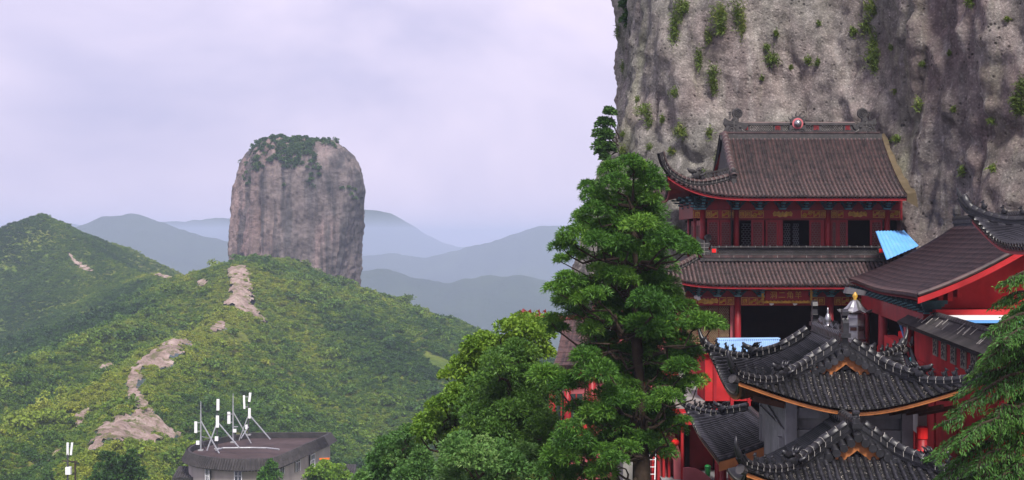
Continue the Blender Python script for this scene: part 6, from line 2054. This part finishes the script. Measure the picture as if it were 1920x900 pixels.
mast(376.5, 845, 752, 198.5, [(368, 790, 811, 5, 0)], [(411, 850, 197, 789), (384, 843, 203, 818), (396, 823, 205, 818)], 'thin pole antenna with one white panel by the rounded roof end', [(372, 826, 833, 6)])
mast(407, 842, 748, 203, [(408.5, 779, 801, 5.5, 0), (409.5, 748, 769, 5, 0)], [(449, 840, 200, 790), (388, 845, 201, 793)], 'antenna with two white panels stacked one above the other', [(407, 818, 826, 6)], dark=True)
mast(437, 830, 738, 206, [(430, 774, 794, 5.5, 0)], [(471, 831, 206, 772), (446, 800, 206, 800), (440, 825, 208, 800)], 'tall thin pole antenna with white panel and long roof brace', [(441, 804, 810, 6), (430, 772, 776, 5)])
mast(466, 816, 742, 210, [(459, 741, 766, 3.5, -1), (468, 736, 753, 4, 2), (468.5, 765, 784, 4.5, 0)], [(507, 824, 208, 776), (448, 826, 210, 778), (452, 822, 207, 800)], 'dark antenna mast with three white panels spread at the top', [(463, 796, 804, 4)], dark=True)
m = MB()
q = [P(x, y, d) for x, y, d in ((405, 844, 201), (418, 840, 203), (470, 839.5, 203), (500, 840, 202.5), (523, 842.5, 200))]
pip = MB().tube([p - q[0] for p in q], .12, 8).build('roof_pipe', M['steel']); pip.location = q[0]
tag(pip, 'pale pipe running across the flat brown house roof', 'pipe')
# separate pole with two antennas left of the house
po = empty('antenna_pole', P(127, 905, 190), label='pole with two slim white antennas and a cross bar among the bushes', cat='antenna')
pb_ = po.location
MB().tube([(0, 0, 0), P(127, 850, 190) - pb_], .12, 8).build('pole', M['steel_dark'], po)
for px, t in ((127, 0), (133, 2.5)): MB().bar(P(px, 853, 190) - pb_, P(px + t, 830, 190) - pb_, .26, .2, up=(0, 1, 0)).build('antenna_panel', M['white'], po)
MB().bar(P(117, 864, 190) - pb_, P(145, 866, 190) - pb_, .16).build('cross_bar', M['bark'], po)
MB().bar(P(141, 865, 190) - pb_, P(141, 905, 190) - pb_, .18).build('wooden_post', M['bark'], po)
MB().span(P(125, 875, 190.2) - pb_, P(132, 890, 189.6) - pb_).build('equipment_box', M['white'], po)

# ================================================================== TREES
def limb(m, a, b, r0, r1, sag=.0, wob=.12, n=6):
    a, b = Vector(a), Vector(b)
    L = (b - a).length
    pts = []
    for i in range(n + 1):
        t = i / n
        p = a.lerp(b, t) + Vector((random.uniform(-1, 1), random.uniform(-1, 1), random.uniform(-1, 1))) * (wob * L * .12 if 0 < i < n else 0)
        p.z -= sag * L * math.sin(math.pi * t)
        pts.append(p)
    m.tube(pts, [r0 + (r1 - r0) * i / n for i in range(n + 1)], 7)
    return pts

def tree(name, label, clumps, depth, trunk_px, mat, leaf=(.13, .055), dens=620, tone=.42, spread_d=1.6, trunk_r=.3, cat='tree', up=.25, sub=8, group=None, core=None, flat=.92):
    """clumps: (px, py, radius_px) of foliage cushions; each gets its own distance within the crown"""
    foot = P(trunk_px[0][0], trunk_px[0][1], depth)
    foot.z = min(foot.z, CZ - 10.4 - .75 * max(0, 4 - foot.x) - .25 * max(0, depth - 84) + .3)
    o = empty(name, foot, label=label, cat=cat, group=group)
    tp = [foot] + [P(x, y, depth) for x, y in trunk_px[1:]]
    m = MB()
    n = len(tp)
    rs = [trunk_r * (1 - .9 * i / (n - 1)) + .02 for i in range(n)]
    tpts = resample(tp, 1.0)
    m.tube([p - foot + Vector((random.uniform(-.06, .06), random.uniform(-.06, .06), 0)) for p in tpts], [trunk_r * (1 - .92 * i / (len(tpts) - 1)) for i in range(len(tpts))], 10)
    m.build('trunk', M['bark'], o, smooth=True)
    parts = []
    br = MB()
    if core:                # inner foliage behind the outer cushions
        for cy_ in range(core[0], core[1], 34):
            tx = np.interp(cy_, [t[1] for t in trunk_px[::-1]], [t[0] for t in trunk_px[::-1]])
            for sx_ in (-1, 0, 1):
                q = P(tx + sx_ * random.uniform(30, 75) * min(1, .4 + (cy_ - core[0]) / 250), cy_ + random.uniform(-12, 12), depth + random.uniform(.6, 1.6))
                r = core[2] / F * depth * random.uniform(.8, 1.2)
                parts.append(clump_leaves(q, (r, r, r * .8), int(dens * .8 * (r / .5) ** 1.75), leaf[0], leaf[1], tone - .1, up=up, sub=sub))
    for cx_, cy_, r_ in clumps:
        tx = np.interp(cy_, [t[1] for t in trunk_px[::-1]], [t[0] for t in trunk_px[::-1]])
        rel = min(1, abs(cx_ - tx) / 170.0)
        dd = depth + random.uniform(-1, 1) * spread_d * (1.15 - .55 * rel) - .25 * spread_d
        c = P(cx_, cy_, dd)
        r = r_ / F * dd * 1.38
        nl = int(dens * (r / .5) ** 1.75)
        parts.append(clump_leaves(c, (r, r, r * flat), nl, leaf[0], leaf[1], tone + random.uniform(-.16, .16), up=up, sub=sub))
        # bough from the trunk, leaving it lower than the cushion it carries
        ty = min(cy_ + 25 + 60 * rel, trunk_px[0][1])
        q = min(tpts, key=lambda p: abs((450 - (p.z - CZ) / p.y * F) - ty))
        limb(br, q - foot, c - foot + Vector((0, 0, -r * .25)), .035 + .06 * r, .015, .04, .9)
    br.build('branches', M['bark'], o)
    crown_mesh('crown', parts, mat, o)
    return o

def c6(l): return [(980 + x / 2.3675, 280 + y / 2.3675, r / 2.3675) for x, y, r in l]
def c5(l): return [(680 + x / 2.812, 580 + y / 2.812, r / 2.812) for x, y, r in l]
big = c6([(480, 65, 50), (410, 95, 50), (530, 110, 62), (310, 165, 40), (560, 165, 60), (480, 190, 60), (350, 215, 66), (410, 150, 50), (575, 225, 40), (262, 300, 40), (430, 280, 58), (530, 270, 50), (330, 272, 50), (400, 340, 66), (525, 340, 62), (285, 345, 50), (230, 392, 60), (182, 430, 46), (310, 405, 58), (440, 430, 66), (545, 450, 76), (480, 470, 80), (262, 470, 46), (172, 490, 30), (650, 400, 66), (700, 430, 58), (610, 430, 50), (742, 452, 36), (560, 545, 50), (605, 600, 62), (330, 530, 36), (400, 565, 56), (455, 575, 56), (205, 590, 56), (152, 622, 46), (262, 612, 50), (182, 680, 66), (250, 670, 56), (330, 645, 46), (132, 760, 40), (165, 800, 40), (242, 740, 46), (640, 645, 56), (690, 700, 64), (560, 680, 74), (480, 640, 64), (430, 705, 64), (540, 800, 84), (460, 765, 64), (360, 765, 64), (290, 805, 50), (780, 770, 66), (832, 785, 54), (722, 795, 46), (645, 770, 56)])
big += c5([(1480, 130, 105), (1240, 335, 92), (1000, 370, 90), (955, 335, 55), (1080, 400, 74), (1450, 250, 92), (1560, 280, 76), (1700, 250, 84), (1690, 320, 74), (1765, 380, 60), (1640, 420, 74), (1600, 470, 66), (1500, 520, 74), (1285, 470, 84), (1420, 480, 66), (1240, 560, 84), (1290, 620, 84), (1190, 590, 56), (1340, 680, 60), (1140, 520, 55), (1450, 600, 74), (1480, 680, 60), (1560, 560, 56), (1110, 700, 92), (1050, 780, 84), (1180, 760, 74), (1000, 830, 66), (1280, 750, 50), (1150, 860, 74), (1080, 880, 70), (1180, 250, 70), (1330, 300, 60), (1690, 590, 34), (1330, 800, 60), (1260, 860, 70), (1390, 730, 56), (1350, 560, 60), (1380, 400, 64), (1100, 620, 50)])
tree('cypress_tree', 'tall dark green cypress with cushioned foliage standing before the temple', big, 45.0, [(1208, 980), (1203, 820), (1195, 640), (1190, 480), (1185, 330)], M['leaf_cypress'], (.17, .032), 1150, .5, 1.7, .36, core=(400, 870, 46), flat=.74)
tree('broadleaf_tree', 'yellow-green broadleaf tree with ragged top left of the tall cypress', c5([(760, 100, 58), (830, 85, 58), (900, 90, 62), (950, 140, 58), (860, 150, 76), (640, 180, 58), (565, 190, 48), (700, 200, 66), (600, 240, 66), (535, 280, 56), (480, 310, 46), (440, 350, 34), (660, 275, 66), (560, 350, 46), (780, 185, 66), (940, 225, 56), (500, 350, 40), (620, 330, 60)]), 56.0, [(900, 960), (890, 800), (885, 700), (900, 630)], M['leaf_light'], (.14, .085), 640, .55, 1.6, .22)
tree('evergreen_tree', 'dense dark evergreen with rounded crown between cypress and broadleaf tree', c5([(780, 255, 92), (860, 250, 66), (705, 305, 76), (820, 350, 76), (760, 430, 104), (690, 480, 92), (850, 500, 84), (640, 570, 84), (780, 560, 92), (900, 560, 84), (965, 620, 74), (700, 650, 76), (850, 650, 76), (600, 625, 56), (960, 700, 60), (770, 700, 70), (880, 730, 70)]), 51.0, [(955, 980), (952, 860), (950, 760), (958, 680)], M['leaf_dark'], (.14, .055), 820, .55, 1.6, .24, core=(700, 900, 60))
tree('broadleaf_tree', 'mid green broadleaf tree on the slope below the yellow-green one', c5([(480, 450, 66), (430, 500, 56), (545, 420, 56), (525, 520, 66), (400, 560, 56), (350, 600, 62), (440, 620, 74), (300, 660, 56), (560, 680, 66), (360, 680, 56), (490, 690, 60), (380, 520, 40)]), 54.0, [(840, 980), (838, 860), (845, 760)], M['leaf_light'], (.14, .08), 640, .42, 1.5, .2)
tree('leafy_shrub', 'pale green leafy shrub mass with light leaf tips at the foot of the evergreen', c5([(500, 760, 84), (600, 800, 84), (700, 770, 76), (780, 820, 84), (860, 785, 76), (650, 880, 80), (450, 860, 84), (920, 870, 76), (560, 885, 70), (750, 890, 80), (620, 730, 56), (520, 690, 46)]), 47.0, [(900, 1000), (898, 930), (895, 860)], M['leaf_pale'], (.15, .07), 560, .45, 1.3, .14, cat='shrub')
tree('leafy_shrub', 'dark low bushes sloping down from the pale shrub toward the round house', c5([(250, 640, 40), (130, 745, 64), (200, 785, 74), (85, 800, 56), (100, 870, 74), (220, 870, 76), (300, 780, 60), (330, 870, 76), (40, 880, 50), (250, 710, 50), (170, 690, 44), (-10, 900, 40)]), 60.0, [(760, 990), (758, 930), (755, 880)], M['leaf_pale'], (.15, .08), 560, .3, 1.4, .14, cat='shrub')
# small trees by the round house
tree('conifer_tree', 'dark shaggy conifer pair on the slope below the ridge path', [(205, 860, 14), (200, 885, 18), (225, 875, 20), (246, 850, 7), (243, 865, 13), (240, 885, 20), (255, 890, 15), (215, 900, 24), (245, 905, 24), (190, 905, 16)], 175.0, [(225, 960), (228, 900), (238, 850)], M['leaf_dark'], (.5, .22), 60, .12, 2.0, .3, sub=6)
tree('conifer_tree', 'small bright green cone-shaped conifer in front of the round house', [(507, 866, 5), (506, 874, 9), (508, 884, 13), (500, 893, 13), (514, 895, 13), (506, 905, 18)], 178.0, [(507, 960), (507, 900), (507, 868)], M['leaf_cypress'], (.4, .2), 70, .5, .7, .15, sub=6)
tree('round_tree', 'rounded olive green tree beside the straight side of the round house', [(592, 885, 14), (610, 878, 15), (632, 884, 15), (600, 898, 18), (625, 898, 18), (648, 895, 13), (580, 900, 12), (612, 905, 20)], 180.0, [(612, 960), (612, 915), (611, 885)], M['leaf_light'], (.45, .28), 60, .5, 1.4, .2, sub=6)

# ---- cedar at the right edge: boughs with drooping sprays
def cedar():
    D = 25.0
    foot = P(1975, 1000, D); foot.z = CZ - 10.2
    o = empty('cedar_tree', foot, label='feathery green cedar with drooping boughs before the red wall', cat='tree')
    tp = resample([foot, P(1972, 900, D), P(1965, 650, D), P(1958, 420, D)], .6)
    MB().tube([p - foot for p in tp], [.24 * (1 - .8 * i / (len(tp) - 1)) for i in range(len(tp))], 10).build('trunk', M['bark'], o, smooth=True)
    boughs = [((1960, 510), (1893, 527)), ((1962, 545), (1880, 562)), ((1962, 560), (1905, 590)), ((1964, 590), (1862, 622)), ((1964, 610), (1856, 668)), ((1966, 640), (1900, 690)), ((1966, 650), (1826, 700)), ((1966, 680), (1800, 735)), ((1968, 690), (1772, 790)), ((1968, 720), (1840, 800)), ((1968, 740), (1890, 800)), ((1970, 780), (1756, 856)), ((1970, 800), (1775, 890)), ((1970, 820), (1830, 880)), ((1972, 850), (1800, 925)), ((1972, 860), (1880, 900)), ((1968, 760), (1800, 830)), ((1966, 630), (1880, 640)), ((1966, 700), (1870, 740)), ((1972, 880), (1760, 935))]
    br = MB(); cen, dr, tn_ = [], [], []
    for (ax, ay), (bx_, by_) in boughs:
        d1 = D + random.uniform(-1.5, 1.2)
        a, b = P(ax, ay, D), P(bx_, by_, d1)
        b0 = b - a; L = b0.length
        pts = limb(br, a - foot, b - foot, .05, .012, -.10, .3, 10)
        base_t = .45 + random.uniform(-.12, .12)
        for t in np.linspace(.12, 1, int(16 * L)):
            i = min(9, int(t * 10)); p = (pts[i].lerp(pts[i + 1], t * 10 - i)) + foot
            side = b0.cross(Vector((0, 0, 1))).normalized()
            for sgn in (-1, 1):
                tl = (.62 * (1 - t * .62)) * random.uniform(.6, 1.15)
                tip = p + side * sgn * tl * .75 + b0.normalized() * tl * .75 + Vector((0, 0, -tl * random.uniform(.25, .6)))
                br.tube([p - foot, tip - foot], [.008, .003], 4, caps=False)
                for k in range(int(46 * tl / .5)):
                    s = random.random()
                    q = p.lerp(tip, s) - Vector((0, 0, .05 * s * tl))
                    cen.append(q + Vector((random.gauss(0, .022), random.gauss(0, .022), random.gauss(0, .018))))
                    dv = (tip - p).normalized() * .9 + Vector((random.gauss(0, .4), random.gauss(0, .4), random.gauss(-.05, .35)))
                    dr.append(dv); tn_.append(base_t + .28 * (s - .5) + random.gauss(0, .1))
    br.build('branches', M['bark'], o)
    V, Fq, T_ = leaves(np.array([tuple(c) for c in cen]), np.array([tuple(d) for d in dr]), .085, .022, np.clip(np.array(tn_), 0, 1), .2)
    crown_mesh('crown', [(V, Fq, T_)], M['leaf_cedar'], o)
    print('cedar leaves', len(cen))
cedar()

# ---- plants on the cliff
def tuft(px, py, w, h, label, name='grass_tuft', mat='leaf_grass', n=None, tone=.5, group='grass tufts growing on the cliff', cat='grass'):
    c, nm = cliff_at(px, py)
    s = c.y / F
    o = empty(name, c, label=label, cat=cat, group=group)
    n = n or int(90 + 10 * w * h / 30)
    W_, H_ = w * s, h * s
    p = rng.normal(size=(n, 3)) * np.array([W_ * .28, W_ * .22, H_ * .26])
    p += np.array([nm.x, nm.y, 0]) * (.05 + .25 * W_ * rng.random((n, 1)))
    d = np.array([nm.x * .5, nm.y * .5, .8]) + rng.normal(scale=.55, size=(n, 3))
    V, Fq, T_ = leaves(p, d, min(.40, .14 + .34 * W_), .045, np.clip(tone + rng.normal(scale=.18, size=n), 0, 1), .3)
    np_mesh('blades', V, Fq, M[mat], o, attrs={'tone': ('POINT', T_)})
    return o
TA = [(1262, 55, 16, 90), (1275, 20, 18, 40), (1285, 8, 14, 24), (1347, 28, 30, 42), (1328, 70, 12, 40), (1352, 55, 18, 26), (1313, 115, 12, 40), (1340, 140, 20, 34), (1335, 165, 12, 24), (1385, 25, 16, 50), (1268, 168, 14, 18), (1212, 205, 26, 24), (1222, 222, 12, 30), (1272, 248, 22, 26), (1262, 280, 12, 14), (1452, 108, 26, 26), (1440, 92, 10, 14), (1515, 118, 12, 16), (1533, 114, 10, 16), (1640, 105, 26, 34), (1637, 80, 16, 44), (1640, 125, 12, 24), (1625, 50, 20, 30), (1635, 20, 26, 36), (1718, 200, 14, 22), (1690, 262, 14, 14), (1803, 318, 12, 16), (1862, 228, 12, 12), (1866, 316, 14, 12), (1676, 172, 8, 10), (1735, 122, 8, 10), (1785, 208, 7, 9), (1390, 50, 8, 14), (1455, 60, 8, 14), (1700, 18, 10, 14), (1824, 8, 14, 18), (1670, 90, 7, 9), (1166, 60, 10, 26), (1165, 125, 8, 20), (1167, 280, 12, 16), (1218, 275, 10, 14), (1242, 220, 8, 16), (1165, 250, 8, 12), (1197, 185, 7, 10), (1330, 245, 12, 22), (1345, 300, 12, 30), (1322, 320, 12, 10), (1270, 425, 8, 14), (1224, 360, 8, 14), (1535, 40, 6, 8), (1424, 150, 6, 8), (1600, 60, 12, 18), (1478, 125, 6, 8), (1778, 95, 6, 8), (1890, 40, 8, 8)]
for px, py, w, h in TA:
    big_ = w * h > 500
    where, grp = ('on the grey left flank of the cliff', 'grass on the left flank of the cliff') if px < 1320 else ('on the cliff above the temple ridge', 'grass on the cliff above the temple') if px < 1590 else ('in the mossy cleft of the cliff', 'grass in the mossy cleft') if px < 1660 else ('on the purple rock right of the temple roof', 'grass on the purple rock')
    tuft(px, py, w, h, ('large hanging clump of grass ' if big_ else 'small tuft of grass ') + where, tone=.35 + .4 * random.random(), group=grp)
for px, py in ((1915, 170), (1905, 190), (1912, 205)): tuft(px, py, 22, 30, 'brown dry fern clump at a cleft of the purple cliff', tone=.1, group='dry fern clumps on the purple rock', cat='fern', name='fern_clump')
tuft(1390, 40, 12, 70, 'bright moss streak running down the cliff', tone=.9)
def cliff_tree(pts, label):
    c, nm = cliff_at(*pts[len(pts) // 2][:2])
    o = empty('cliff_tree', c, label=label, cat='tree', group='small trees clinging to the cliff edge')
    parts = []; m = MB()
    for px, py, r_ in pts:
        q = P(px + 7, py, c.y - .3); r = r_ / F * q.y * 1.3
        parts.append(clump_leaves(q, (r, r, r * .8), int(480 * (r / .5) ** 1.6), .24, .11, .25, sub=6))
        limb(m, Vector((.3, 0, 0)).lerp(q - c, .3), q - c, .05, .015, 0, .6)
    m.build('branches', M['bark'], o); crown_mesh('crown', parts, M['leaf_dark'], o)
cliff_tree([(1136, 210, 12), (1128, 232, 15), (1122, 252, 14), (1134, 255, 14), (1120, 275, 15), (1132, 278, 13), (1128, 295, 10), (1118, 285, 10)], 'dark bushy tree clinging to the left edge of the cliff below halfway')
cliff_tree([(1172, 8, 14), (1178, 25, 12), (1170, 35, 13), (1176, 48, 9), (1186, 5, 9)], 'dark little tree on the left edge near the cliff top')
# ------------------------------------------------------------------ haze
hb = MB().span((-5200, -450, CZ - 210), (5200, 9600, CZ + 62))
hz_o = hb.build('haze', [])
hm = bpy.data.materials.new('haze_air'); hm.use_nodes = True
ht = hm.node_tree; ht.nodes.clear()
ho = ht.nodes.new('ShaderNodeOutputMaterial'); hv = ht.nodes.new('ShaderNodeVolumePrincipled')
hv.inputs['Color'].default_value = (0.66, 0.77, 1.0, 1)
hv.inputs['Density'].default_value = 0.00027
hv.inputs['Anisotropy'].default_value = 0.2
ht.links.new(hv.outputs[0], ho.inputs['Volume'])
hz_o.data.materials.append(hm)
tag(hz_o, 'pale blue haze filling the air over the hills', 'haze', kind='stuff')
